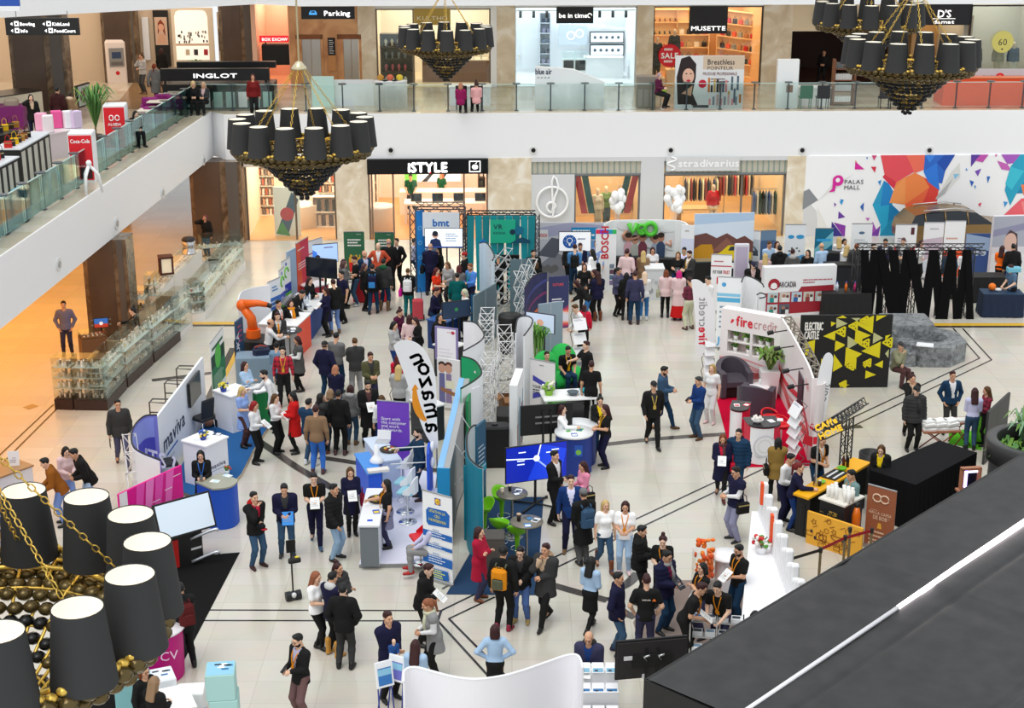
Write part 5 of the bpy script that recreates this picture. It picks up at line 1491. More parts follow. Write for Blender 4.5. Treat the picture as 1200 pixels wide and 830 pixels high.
def d(g,W,H):
 g.ink([(W*.3,H*.02),(W*.75,0),(W*.75,H*.62),(W*.3,H*.92)],'b9cfe0');g.ln(W*.8,H*.85,W*.98,6,.2,.05,'5fc0d6')
pnl('teal booth panel with a pale slanted strip by the dark blue carpet',(544,633),(562,640),(549,549),d,'0e7f97')
pnl('narrow dark teal panel with white print behind the teal tower',(560,628),(570,618),(500,492),lambda g,W,H:(g.rc(0,H*.55,W,H*.62,'1f9fb5'),g.ln(W*.1,H*.8,W*.9,6,.1,.03,'d6e6ea')),'134')
g=MB();p=P(580,545);o=thg('fabric_case','tall black fabric transport case standing between the booths','case',p,.03);g.rb((0,0,.55),(.72,.45,1.1),'121214',.05);g.bd('body',o);FM.cyl((0,0,1.1),(0,0,1.13),.08,'232326',n=12).bd('handle',o)
o=thg('fabric_case','black draped drum with a grey cloth thrown over it','case',P(598,412));FM.la([(.0,1.2),(.36,1.2),(.38,1.15),(.36,0),(0,0)],'111',20).bd('drum',o);FM.tb([(.42*cos(t),.3*sin(t),1.18-.25*abs(sin(t*.5)))for t in[k*.3 for k in rn(1,13)]],.09,'80858c',8).bd('grey_cloth',o)
o=thg('cardboard_box','open brown cardboard box standing among the cables','box',P(597,480),.3);FM.wall([(-.25,-.2),(.25,-.2),(.25,.2),(-.25,.2),(-.25,-.2)],.45,.02,'8a5f3a',.01).bx(-.24,.24,-.19,.19,0,.02,'8a5f3a').bd('carton',o)
g=MB();g.T=TRN((0,-.2,.45))@ROT(.6,4,'X');g.bx(-.24,.24,-.2,0,-.01,.01,'9a6c44');g.T=TRN((-.25,0,.45))@ROT(-.5,4,'Y');g.bx(-.2,0,-.19,.19,-.01,.01,'9a6c44');g.T=Matrix();g.bd('flap',o)
g=MB();p=P(597,502);g.rb((0,0,.25),(.7,.8,.5),'111',.03);tag(g.bd('crate',None,p),'low black crate by the leaning cardboard','crate')
def cable(lb,pts,r=.02,c='111'):
 w_=[P(*q,.02)for q in pts];C=w_[0];g=MB();g.tb(cuv([tuple(q-C)for q in w_],5),r,M(c,.5),6);tag(g.bd('cable',None,C),lb,'cable')
cable('thick black cable looping on the floor between the pop-up walls',[(585,405),(590,420),(580,432),(578,442),(588,446),(600,443),(604,438)])
cv('tall white pop-up cylinder with a dark rim left of the arrow banner',[(604,390),(607,374),(617,371),(624,375),(622,383),(614,394)],2.35,'f3f4f6')
def d(g,W,H):[g.rc(W*i/6,H*.1,W*(i+.7)/6,H*(.5+.4*((i*7)%3)/3),M(('c9a0a0','d9dde2','3aa0c0','e3c4b8','a04a4a','8fb6cc')[i],.5))for i in rn(6)]
pnl('long white booth panel seen end-on with a blue stripe',(606,545),(613,522),(448,436),d,'f1f2f4',t=.2)
o,pl=cv('tall pale pop-up tower with a small blue diamond',[(562,285.5),(567,284.5),(572,287),(579,299),(577,306)],2.3,'dcebf4',None)
p=P(565,352);g=MB();g.at(TRN(P(566.5,344)+Vc((0,-.35,1.95))));g.ink([(-.14,0),(0,.13),(.14,0),(0,-.13)],'1f7fd0');g.bd('lettering',o,-Vc(o.location))
fr2('white scissor frame by the tower with a blue diamond',(583,370),(.5,.9,0),2.1,1,5,.3)
def d(g,W,H):g.rc(W*.49,0,W*.51,H,'c3ccd2')
pnl('pair of tall blue-grey partition panels in the middle of the hall',(598,367),(624,366),304,d,'5f767e')
pnl('blue-grey partition panel left of the black draped drum',(556,412),(582,395),(346,333),d,'6a8088')
pnl('light blue-grey partition behind the green beanbags',(631,428),(659,424),(356,354),d,'93a6b5')
def d(g,W,H):
 g.rc(0,0,W,H,'2b2f55')
 for q,c in en(('722','e0603a','523','888')):g.ink([(W*.05,H*(.1+.1*q)),(W,H*(.35+.14*q)),(W,H*(.42+.14*q)),(W*.4,H*(.27+.1*q))],M(c))
 g.ln(W*.15,H*.9,W*.85,2,.08,.04,'e04a4a')
o,pl=cv('dark blue pop-up wall with red swooshes and a white frame',[(615,338),(622,327),(632,321),(641,320)],2.2,'30335c')
g=MB();z_=[(.5,'722'),(.8,'842'),(1.2,'7a3a6a'),(1.6,'454a8a')]
for i in rn(len(pl)-1):
 for z,c in z_:
  n_=Vc((pl[i+1][1]-pl[i][1],-(pl[i+1][0]-pl[i][0]))).normalized()*.02
  f=.35*i/len(pl);g.add([(pl[i][0]+n_.x,pl[i][1]+n_.y,z+f),(pl[i+1][0]+n_.x,pl[i+1][1]+n_.y,z+f+.03),(pl[i+1][0]+n_.x,pl[i+1][1]+n_.y,z+f+.13),(pl[i][0]+n_.x,pl[i][1]+n_.y,z+f+.1)],[(0,1,2,3)],M(c))
g.bd('print',o)
fr2('white scissor frame left of the dark blue pop-up wall',(612,392),(.5,1.6,0),2.1,2,4,.3)
def d(g,W,H):
 g.rc(0,0,W,H,'343a66');g.tx('FUTURE',W*.18,H*.82,.13,'833',-.003,'l',.015,W*.55)
 for q,c in en(('524','d84a5a','f0806a','f6d8d8','e8e6f0')):g.ink([(0,H*.05*q),(0,H*(.2+.06*q)),(W,H*(.45-.05*q)),(W,H*(.02+.03*q))],M(c))
 g.ln(W*.15,H*.58,W*.8,3,.09,.045,'f2eef4')
pnl('dark panel with a red and violet light-trail print',(643,386),(666,384),(326,322),d,'343a66')
tv('screen with a video of a person on a stand before the light partition',(633,436),-.45,.95,.6,1.55,lambda g,W,H:(g.rc(0,0,W,H,M('b9c6dc',.3,0,.5)),g.dc(W*.5,H*.5,H*.2,M('d9a58a',.3,0,.3)),g.ink([(W*.25,0),(W*.75,0),(W*.65,H*.35),(W*.35,H*.35)],M('6a7a9a',.3,0,.3))),'b9c6dc',.4)
for at,lb in(((629,442),'left bamboo plant before the light grey partition'),((633,444),'right bamboo plant before the light grey partition')):
 o=thg('potted_plant',lb,'plant',P(*at));g=MB();g.la([(0,0),(.14,0),(.18,.3),(0,.28)],'2a2c30',14);[g.tb([(.05*cos(i),.05*sin(i),.25),(.09*cos(i),.09*sin(i),1.3)],.015,'6f9a4a',5)for i in rn(6)];g.bd('pot',o);plant(o,(0,0,.9),.75,.4,40,'4f8a2a',4,.03)
def zr(lb,base,rz,n=4,w=.34,H=1.75,pic='842',c='f4f4f6'):
 o=thg('brochure_stand',lb,'brochure stand',P(*base),rz);g=MB()
 for x in(-w/2-.02,w/2+.02):
  pts=[(x,.12 if i%2 else-.06,.1+H*i/(2*n))for i in rn(2*n+1)];g.tb(pts,.012,M('444',.3,.6),5)
 g.bx(-w/2,w/2,-.15,.2,0,.03,'555');g.bd('frame',o)
 for i in rn(n):
  g=MB();g.T=TRN((0,-.07,.42+(H-.4)*i/n))@ROT(-.5,4,'X');g.box((0,0,0),(w,.015,.36),M(c,.4));g.rc(-w*.4,-.14,w*.4,.08,M(pic if i%2 else'cfd6e6'));g.ln(-w*.4,.15,w*.3,2,.03,.014,'556',-.01);g.T=Matrix();g.bd('tray',o)
 return o
zr('zigzag brochure stand with three white trays by the green beanbags',(678,428),.35,3,.42,1.75,'7f8fc0')
# ---- green lounge ----
cp('carpet','dark grey carpet under the white table and green chairs',[(650,505),(690,500),(690,455),(662,440),(630,448),(634,500)],'222')
def bb(lb,at,rz):
 o=thg('beanbag',lb,'chair',P(*at),rz);m=M('1fb04a',.7)
 FM.ell((0,-.05,.25),(.48,.5,.27),m,18,10).bd('seat',o);g=MB();g.T=TRN((0,.3,.55))@ROT(-.35,4,'X');g.ell((0,0,0),(.44,.2,.5),m,18,10);g.T=Matrix();g.bd('backrest',o);return o
bb('bright green beanbag under the man in black with a lanyard',(664,446),.35)
bb('green beanbag behind the arrow banner',(646,455),.5)
o=thg('table','white square table with dishes by the green beanbags','table',P(666,492),.15)
FM.rb((0,0,.73),(1.5,.85,.05),'f4f4f4',.02).bd('tabletop',o)
for x in(-.68,.68):
 for y in(-.36,.36):FM.bx(x-.03,x+.03,y-.03,y+.03,0,.71,'888').bd('leg',o)
T0=o
def bw(lb,at,c,r=.12,cat='bowl',nm='bowl'):
 q=thg(nm,lb,cat,at);FM.la([(0,0),(r*.5,0),(r,r*.6),(r*.93,r*.6),(r*.45,.02),(0,.02)],M(c,.3),18).bd('dish',q);return q
bw('turquoise bowl on the white table of the green lounge',on(T0,.45,.05,.756),'1aa5b5',.15)
bw('grey tray on the white table of the green lounge',on(T0,.1,-.1,.756),'55626a',.17)
va('white flowers with green leaves on the white lounge table',on(T0,-.55,.0,.756),('f4f2e6','e9e6d0','8fbf4a'),1.4,'572')
for at,rz,lb in(((652,489),1.2,'lime green chair at the left side of the white lounge table'),((657,504),3.,'lime green chair at the near side of the white lounge table')):
 o=thg('chair',lb,'chair',P(*at),rz);m=M('371',.4);FM.rb((0,0,.46),(.44,.44,.03),m,.02).bd('seat',o);g=MB();g.T=TRN((0,.2,.66))@ROT(-.15,4,'X');g.rb((0,0,0),(.42,.03,.4),m,.03);g.T=Matrix();g.bd('backrest',o)
 for x in(-.19,.19):
  for y in(-.19,.19):FM.tb([(x,y,.45),(x*1.15,y*1.15,0)],.018,m,6).bd('leg',o)
def d(g,W,H):
 A,B_='4a4ab0',M('7ab6e6')
 for(x0,z0,x1,z1,c)in((.12,.62,.92,.50,A),(.12,.28,.92,.46,A)):g.ink([(W*x0,H*z0),(W*x0,H*(z0+.10)),(W*x1,H*(z1+.06)),(W*x1,H*(z1-.02))],c)
 g.ink([(W*.55,H*.555),(W*.92,H*.50),(W*.92,H*.44),(W*.55,H*.40),(W*.8,H*.48)],B_)
 g.tx('YOUR SKILLS',W*.12,H*.49,.12,'111',-.005,'l',.012,W*.7);g.ln(W*.12,H*.465,W*.8,2,.07,.035,'3a3c44');g.ln(W*.38,H*.93,W*.62,1,.05,.025,'555')
ru('white roll-up banner with a large blue and violet arrow',(621,484),(650,490),(426,421),d,'eeeaea')
for at,r,lb,h in(((677,541),.46,'far round blue counter with a white top and papers',1.02),((672,551),.46,'near round blue counter with a white top and a green emblem',1.05)):
 o=thg('counter',lb,'counter',P(*at));g=MB();g.la([(r,0),(r,h-.05)],'125',28)
 if'near'in lb:g.at(TRN((.1,-r-.005,0)));g.rc(-.1,.55,.1,.85,'2a58b8');g.dc(0,.66,.07,'7fc04a');g.T=Matrix()
 g.bd('body',o);FM.la([(0,h-.05),(r+.03,h-.05),(r+.03,h),(0,h)],'eceef0',28).bd('top',o)
 q=o
sh('leaflet on the near round blue counter',q,[(-.15,0,.4),(.15,.1,-.3),(0,-.25,.1)],1.05,('f4f4f4','5ab04a','3a6ab8'))
tv('screen on a black stand from behind, left of the round blue counters',(640,545),PI+.22,1.35,.8,1.25,None,'1c2a4a',.3)
def d(g,W,H):
 Wt=M('e8f4ff',.3,0,.9);Bl=M('2a55f0',.3,0,.8)
 g.rc(0,0,W,H,M('1028b0',.3,0,.55));g.ink([(W*.35,0),(W*.9,0),(W,H*.8),(W*.6,H)],M('1a40d8',.3,0,.6))
 g.ink([(0,H*.7),(W*.5,H*.62),(W*.5,H*.6),(0,H*.66)],Wt);g.ink([(W*.5,H*.6),(W*.56,H),(W*.58,H),(W*.52,H*.6)],Wt);g.ink([(W*.5,H*.62),(W*.85,H*.08),(W*.82,H*.06),(W*.48,H*.6)],M('9fb8f0',.3,0,.7));g.dc(W*.5,H*.62,H*.09,Wt)
 for x,z in((.18,.58),(.18,.48),(.75,.8),(.66,.74),(.2,.82)):g.rc(W*x,H*z,W*(x+.12),H*(z+.03),Wt)
o=tv('wide blue screen on a black star-foot stand by the man in a dark suit',(628,594),.33,1.55,.92,1.15,d,'1028b0',.5,pole=1)
# ---- dark blue carpet, tables, green stools ----
cp('carpet','dark blue carpet with round tables and green stools',[(523,697),(629,698),(637,583),(566,583),(556,640)],'2c4360')
def rt(lb,at,h=1.08,r=.36,c='6b665e'):
 o=thg('bar_table',lb,'table',P(*at));FM.la([(0,h-.03),(r,h-.03),(r,h),(0,h)],M(c,.3),28).bd('tabletop',o);FM.cyl((0,0,.02),(0,0,h-.03),.03,M('555',.25,.8),n=12).bd('pole',o);FM.la([(0,.04),(.06,.035),(.26,.015),(.27,0),(0,0)],M('555',.25,.8),24).bd('base',o);return o
t1=rt('round bar table near the blue screen with a dark cup',(600,629));t2=rt('round bar table nearest the green parka man, with a glass',(617,664),c='7d776c')
def cup(lb,at,c='111',lidc='d8c8b4',s=1.):
 q=thg('cup',lb,'cup',at);FM.la([(0,0),(.033*s,0),(.042*s,.13*s),(0,.13*s)],M(c,.4),12).bd('body',q);FM.la([(0,.13*s),(.045*s,.13*s),(.04*s,.15*s),(0,.15*s)],M(lidc),12).bd('lid',q);return q
cup('dark paper cup on the far round bar table',on(t1,-.05,.1,1.08));cup('pale paper cup on the far round bar table',on(t1,-.22,-.05,1.08),'d9cbb6');cup('tall dark drink cup on the near round bar table',on(t2,-.17,.0,1.08),'2a211c','765',1.2)
sh('leaflet on the far round bar table',t1,[(.1,-.05,.4),(.15,.12,-.2)],1.08,('3a4a6a','e8ecf2'));sh('leaflet on the near round bar table',t2,[(.02,-.22,.1),(.2,.05,-.5),(.05,.15,.6)],1.08,('3a7ab0','e8ecf2','4a525c'))
def bombo(lb,at,rz):
 o=thg('bar_stool',lb,'stool',P(*at),rz);m=M('7ac81e',.3);h=.72
 g=MB();n=24;k=7;vs=[]
 for i in rn(k):
  t=i/(k-1);r=.06+.17*t**.6
  for j in rn(n):a=2*PI*j/n;up=.16*max(0,sin(a))*t;vs.append((r*cos(a)*1.05,r*sin(a),h-.10+.13*t*t+up))
 for i in rn(k):
  t=1-i/(k-1);r=.05+.16*t**.6
  for j in rn(n):a=2*PI*j/n;up=.15*max(0,sin(a))*t;vs.append((r*cos(a)*1.05,r*sin(a),h-.07+.11*t*t+up))
 g.add(vs,[(i*n+j,i*n+(j+1)%n,(i+1)*n+(j+1)%n,(i+1)*n+j)for i in rn(2*k-1)for j in rn(n)],m,True);g.bd('seat',o)
 FM.la([(.045,.18),(.05,.4),(.075,h-.09)],m,16).bd('stem',o);FM.cyl((0,0,.02),(0,0,.2),.028,CM,n=10).la([(0,.05),(.05,.045),(.19,.015),(.2,0),(0,0)],CM,22).bd('base',o)
 FM.tb([(.15*cos(t*PI/6),-.08+.15*sin(t*PI/6),.24)for t in rn(12)],.011,CM,5,True).bd('footrest',o);return o
bombo('lime green bar stool farthest back by the far round table',(588,614),.6);bombo('lime green bar stool against the teal panel',(568,628),-.9);bombo('lime green bar stool with an orange packet on its seat',(585,648),2.6);s4=bombo('lime green bar stool nearest the parka man',(606,656),3.)
o=thg('cabinet','low brown-grey cabinet at the left rim of the dark blue carpet','cabinet',P(575,672),.0);FM.rb((0,.2,.42),(.62,.5,.84),'4a4540',.02).bd('body',o);FM.bx(-.3,.3,-.06,-.05,.05,.78,'57514b').bd('door',o)
o=thg('telepresence_robot','two-wheeled robot with a tablet on a thin pole','robot',P(344,703),.4);FM.cyl((-.16,0,.1),(-.06,0,.1),.1,'202226',n=20).cyl((.06,0,.1),(.16,0,.1),.1,'202226',n=20).bd('wheels',o);FM.rb((0,0,.11),(.16,.14,.14),'3a3d42',.03).ell((0,-.06,.13),(.06,.04,.06),'888',10,6).bd('motor_base',o);FM.cyl((0,0,.15),(0,.03,1.15),.018,'111',n=8).bd('pole',o);FM.rb((0,.02,1.22),(.2,.03,.28),M('111',.2),.01).bd('tablet',o);FM.rb((.05,-.04,.92),(.26,.12,.1),'111',.03).box((.1,-.06,.99),(.08,.05,.02),'e8d23a').bd('control_box',o)
# ===== booths along the back wall
def fries(g,W,H):
 for i in rn(3):g.ln(W*.18,H*(.86-.055*i),W*.84,1,.1,.05,'f2f4f0',-.002,i)
 g.ink([(W*.28,H*.12),(W*.74,H*.12),(W*.82,H*.46),(W*.2,H*.46)],'d8232a');r=random.Random(1)
 for i in rn(11):x=W*(.24+.05*i);g.rc(x,H*.4,x+W*.04,H*(.5+.07*r.random()),'f2c23a')
 g.tx('M',W*.5,H*.22,.3,'f6c61e',-.004,'c',.03);g.ln(W*.62,H*.96,W*.92,1,.03,.015,'cfe0d2')
ru('dark green roll-up banner with red fries box, left one',(404.5,331),(428.5,331),272,fries,'2f6a4a')
ru('dark green roll-up banner with red fries box, right one behind the suited men',(440.5,331),(463,331),272.5,fries,'2f6a4a')
def dt(lb,at,rz,s,c,top=None,gp=None):
 o=thg('table',lb,'table',P(*at),rz);W,D,H=s;g=MB();m=M(c,.8)
 pts=[]
 for(x0,y0,x1,y1)in((-W/2,-D/2,W/2,-D/2),(W/2,-D/2,W/2,D/2),(W/2,D/2,-W/2,D/2),(-W/2,D/2,-W/2,-D/2)):
  L=hypot(x1-x0,y1-y0);k=max(3,int(L/.12))
  for i in rn(k):
   t=i/k;n_=Vc((y1-y0,-(x1-x0),0)).normalized();pts.append((x0+(x1-x0)*t,y0+(y1-y0)*t,n_))
 k=len(pts);vs=[(p[0],p[1],H)for p in pts]+[(p[0]+p[2].x*.03*(i%2)+p[2].x*.02,p[1]+p[2].y*.03*(i%2)+p[2].y*.02,.02)for i,p in en(pts)]
 g.add(vs,[(i,k+i,k+(i+1)%k,(i+1)%k)for i in rn(k)],m);g.bd('cloth',o)
 FM.bx(-W/2,W/2,-D/2,D/2,H,H+.02,M(top or c,.6)).bd('tabletop',o);return o
t_red=dt('red-draped table between the green banners and the crowd',(434,352),.1,(1.1,.6,.95),'b8202c','e9e2d8')
o=thg('truss_gantry','tall truss gantry carrying the white bmt sign','truss',P(516,341));g=MB()
aL,aR=P(489,341)-P(516,341),P(546,341)-P(516,341);HB=HT(P(489,341),244)
for q in(aL,aR):trs(g,q,q+Vc((0,0,HB)),.3,M('4a4d52',.4,.4),.025)
trs(g,aL+Vc((0,0,HB)),aR+Vc((0,0,HB)),.3,M('4a4d52',.4,.4),.025);g.bd('truss_frame',o)
def d(g,W,H):g.tx('bmt',W*.5,H*.42,.36,'147',-.002,'c',.03);g.tx('AEROSPACE',W*.5,H*.2,.12,'8fb4da',-.002,'c')
u0,u1=aL.x+.25,aR.x-.2;g=MB();g.bx(u0,u1,-.24,-.2,HB-.95,HB-.1,'e9f0f6');d(g.at(TRN((u0,-.246,HB-.95))),u1-u0,.85);g.T=Matrix();g.bd('sign_board',o)
def d(g,W,H):
 for i in rn(4):g.dc(W*.5,H*(.25+.18*i),W*.22,'7ac0ee');g.dc(W*.5,H*(.25+.18*i),W*.15,'2a86d0')
pnl('tall narrow bright blue banner at the left of the bmt booth',(488,343),(499,342),247,d,'1f86d8','banner','banner')
def d(g,W,H):
 g.ink([(W*.08,0),(W*.45,0),(W*.4,H*.4),(W*.3,H*.5),(W*.15,H*.42)],M('1f2f5a',.4,0,.3));g.dc(W*.27,H*.66,H*.17,M('d9b09a',.4,0,.3));g.dc(W*.27,H*.74,H*.15,'2a2a3a');g.rc(0,0,W,H*.06,M('236',.4,0,.4));g.ln(W*.55,H*.75,W*.9,4,H*.12,H*.05,'9fb0d0')
tv('screen showing a seated man in navy at the bmt booth',(521,343),0,1.35,.72,HT(P(521,343),279),d,'eaf1f8',.7,pole=2)
o=ct('small bright blue counter with a white top at the bmt booth',(488,338),(503,338),.5,1.02,'1f86d8','f0f4f8',nm='counter')
tv('small white information screen on the blue bmt counter',tuple(on(o,.45,.25,0)),0,.5,.6,1.45,lambda g,W,H:(g.rc(0,0,W,H,M('eef2f6',.4,0,.4)),g.rc(W*.3,H*.25,W*.7,H*.85,'3a3d44'),g.rc(W*.35,H*.3,W*.65,H*.8,M('9fc0e8',.4,0,.4))),'eef2f6',.3,wheels=False,pole=1)
o=thg('fabric_screen','teal fabric strips stretched in a zigzag on a black frame','screen',P(587,345));a,b=P(548,345)-P(587,345),P(627,345)-P(587,345);HB=HT(P(587,345),253);W_=b.x-a.x
g=MB();trs(g,a+Vc((0,.2,HB)),b+Vc((0,.2,HB)),.2,'2a2c30',.022)
for q in(a,b):trs(g,q+Vc((0,.2,0)),q+Vc((0,.2,HB)),.2,'2a2c30',.022)
g.bd('truss_frame',o)
k=9
for i in rn(k):
 x0=a.x+W_*i/k;s=W_/k;g=MB();off=(.18 if i%2 else-.12)*s
 g.add([(x0+s*.05,-.02*(i%3),HB),(x0+s*.98,-.02*(i%3),HB),(x0+s*.85+off,-.05,.15),(x0+s*.1+off,-.05,.15),(x0+s*.05,.02,HB),(x0+s*.98,.02,HB),(x0+s*.85+off,0,.15),(x0+s*.1+off,0,.15)],[(3,2,1,0),(4,5,6,7),(0,1,5,4),(1,2,6,5),(2,3,7,6),(3,0,4,7)],M('0f98a2'if i%2 else'12858f',.7));g.bd('fabric_strip',o)
g=MB();x0,x1=a.x+W_*.34,a.x+W_*.71;g.bx(x0,x1,-.12,-.09,HB-.95,HB-.12,'1fb58f');
g.at(TRN((x0,-.125,HB-.95)));g.tx('VR',.12,.5,.24,'12344a',0,'l',.02);g.tx('ARENA',.1,.32,.13,'12344a');g.dc(1.,.45,.16,'12708f');g.dc(.78,.4,.1,'12344a');g.ink([(.7,0),(1.1,.22),(1.4,.1),(1.4,0)],'12506a');g.T=Matrix();g.bd('sign_board',o)
tv('black monitor with round gauges before the teal fabric',(598,356),0,.62,.5,1.5,lambda g,W,H:[g.dc(W*x,H*z,H*.13,M('555',.4,0,.3))for x,z in((.25,.65),(.5,.65),(.75,.65),(.35,.3),(.65,.3))],'111')
def d(g,W,H):
 g.rc(0,0,W,H,'c9c9d2');g.ink([(0,H*.9),(W*.5,H),(W,H*.95),(W,H*.75),(W*.5,H*.82),(0,H*.72)],'667');g.ink([(0,H*.2),(W*.3,H*.5),(W*.6,H*.35),(W,H*.55),(W,0),(0,0)],'8d8f9a');g.ink([(W*.05,H*.45),(W*.25,H*.75),(W*.45,H*.7),(W*.3,H*.4)],'5f6270')
 for i in rn(6):g.dc(W*(.05+.05*i),H*(.2+.03*(i%2)),H*.06,'444')
 g.rc(W*.03,H*.72,W*.2,H*.88,'888');g.dc(W*.055,H*.8,H*.03,'9a9da6');g.tx('BOSCH',W*.075,H*.76,H*.08,'c8202c',-.006,'l',.02,W*.11)
 g.rc(W*.52,H*.72,W*.88,H*.92,'157');g.ln(W*.54,H*.88,W*.86,2,H*.07,H*.035,'e8f4fa');g.rc(W*.72,H*.45,W*.88,H*.7,'468')
pnl('wide grey photo wall of a car interior behind the white bulb board',(625,330),(709,330),261,d,'c9c9d2')
def d(g,W,H):
 g.dc(W*.33,H*.5,H*.36,'1f5fb0');g.dc(W*.33,H*.55,H*.16,'f4f6f8');g.dc(W*.33,H*.55,H*.12,'1f5fb0');g.rc(W*.30,H*.28,W*.36,H*.42,'f4f6f8')
 for i in rn(8):a=i*PI/4;g.ink([(W*.33+H*(.2*cos(a)-.015*sin(a)),H*.55+H*(.2*sin(a)+.015*cos(a))),(W*.33+H*(.28*cos(a)-.015*sin(a)),H*.55+H*(.28*sin(a)+.015*cos(a))),(W*.33+H*(.28*cos(a)+.015*sin(a)),H*.55+H*(.28*sin(a)-.015*cos(a)))],'f4f6f8')
 g.ln(W*.58,H*.68,W*.92,1,.1,.05,'8a98b0')
tv('white board with a blue light bulb sign behind the suited man',(673,341),0,1.15,.72,HT(P(673,341),283),d,'f4f6f8',.3)
def d(g,W,H):
 for i,c in en(('823','527','2a5fd0','2aa0c8','3ac060')):g.rc(W*i/5,H*.93,W*(i+1)/5,H,M(c))
 g.tx('BOSCH',W*.62,H*.52,.36,'d0202c',-.002,'l',.03,None,PI/2);
 for i in rn(4):g.rc(W*.7,H*(.1+.09*i),W*.92,H*(.17+.09*i),M(('8a7aa0','5a7a9a','6a4a5a','7a8a9a')[i]))
pnl('white banner with red vertical letters and a rainbow top strip',(697,341),(721,341),269,d,'f6f6f7','banner','banner')
def red_word(g,W,H):g.tx('BOSCH',W*.5,H*.5,.22,'633',-.002,'c',.02)
ct('white counter with faint red letters before the bulb board',(677,352),(692,352),.6,1.1,'eceaec','f4f4f4',red_word)
P0=[(707,331),(712,327),(722,325),(756,324.6),(788,325),(799,327.5),(804,332)]
w_=[P(*q)for q in P0];C=w_[0];pl=cuv([((q-C).x,(q-C).y)for q in w_],5);HV=HT(P(756,325),258)
o=thg('display_wall','wide curved white wall with a printed cheering group and green balloon letters','display wall',C);FM.wall(pl,HV,.06,'f1f3f2').bd('printed_skin',o)
cen=P(756,324.)-C;T0=TRN((cen.x,cen.y-.16,0));g=MB();g.at(T0)
def vx(x):return(x-756)*.0349
def vz(y):return(HT(P(756,325),y))
r=random.Random(4)
for i in rn(16):x,y=r.uniform(722,792),r.uniform(262,292);g.dc(vx(x),vz(y),r.uniform(.2,.5),M(('888','888','e9eeec')[i%3]),-.001-.0005*i,12,.5)
for x,yt,c,sk in((737,274,'d9a9b4','b98268'),(744,277,'b5b9ae','c9937a'),(752,274,'7a3a4a','b98268'),(765,276,'a9b4c4','c9937a'),(771,274,'3a4c6a','b98268')):
 zt=vz(yt);g.ink([(vx(x-4.2),vz(303)),(vx(x+4.2),vz(303)),(vx(x+4.6),zt-.42),(vx(x+2),zt-.28),(vx(x-2),zt-.28),(vx(x-4.6),zt-.42)],M(c),-.012);g.dc(vx(x),zt-.13,.13,M(sk),-.014,14,1.25);g.dc(vx(x),zt-.04,.13,'3a2a24',-.0145,14,.8);g.rc(vx(x-3),vz(311),vx(x+3),vz(302),'7f8a92',-.011)
for(x0,y0),(x1,y1),(x2,y2)in(((733,281),(731,276),(735,270)),((740,280),(747,278),(750,273)),((762,281),(760,275),(758,272)),((776,284),(782,288),(781,281))):
 pts=[(vx(x0),-.016,vz(y0)),(vx(x1),-.016,vz(y1)),(vx(x2),-.016,vz(y2))];g.tb(pts,.05,'c9937a',5)
for i in rn(10):g.ink([(vx(728+5*i),vz(300)),(vx(734+5*i),vz(300)),(vx(733+5*i),vz(312)),(vx(729+5*i),vz(311))],M(('aebcbb','c4cfcd')[i%2]))
g.T=Matrix();g.bd('printed_group',o)
g=MB();gr=M('372',.3);g.tb([(vx(737),-.1,vz(261)),(vx(741),-.1,vz(272.5)),(vx(745.5),-.1,vz(261))],.085,gr,8);g.tb([(vx(750.5)+.15*cos(t*.6+.2),-.1,vz(268)+.17*sin(t*.6+.2))for t in rn(10)]+[(vx(748),-.1,vz(268.3)),(vx(753),-.1,vz(268.2))],.065,gr,8);g.tb([(vx(759.5)+.2*cos(t*PI/8),-.1,vz(267.5)+.22*sin(t*PI/8))for t in rn(16)],.085,gr,8,True)
g.v=[tuple(T0@Vc(p))for p in g.v];g.bd('balloon_letters',o)
ct('tall grey-white counter at the foot of the curved white wall',(756,352),(777,352),.7,1.15,'d5d8da','eceeee',lambda g,W,H:(g.tx('VeO',W*.15,H*.5,.3,'b9bfc0',-.002,'l',.02),g.dc(W*.25,H*.3,.12,'9aa0a4')))
for(x,y),lb,rz in(((729,331),'black sofa at the left foot of the curved white wall',0),((783,333),'black sofa at the right foot of the curved white wall',0)):
 o=thg('sofa',lb,'sofa',P(x,y),rz);m=M('111',.5);FM.rb((0,-.1,.25),(1.5,.7,.42),m,.05).bd('seat',o);FM.rb((0,.25,.55),(1.5,.18,.75),m,.05).bd('backrest',o)
 for s in(-.7,.7):FM.rb((s,-.05,.38),(.16,.8,.55),m,.05).bd('armrest',o)
def d(g,W,H):g.tx('VeO',W*.5,H*.5,.42,'6ac84a',-.002,'c',.04,W*.8);g.rc(0,0,W,H*.8,'d9dff0');g.ln(W*.3,H*.92,W*.7,1,.05,.03,'8a8070')
pnl('narrow pale panel with green letters between the curved wall and the car wall',(796,341),(811,342),(266,262),d,'f0f2f4')
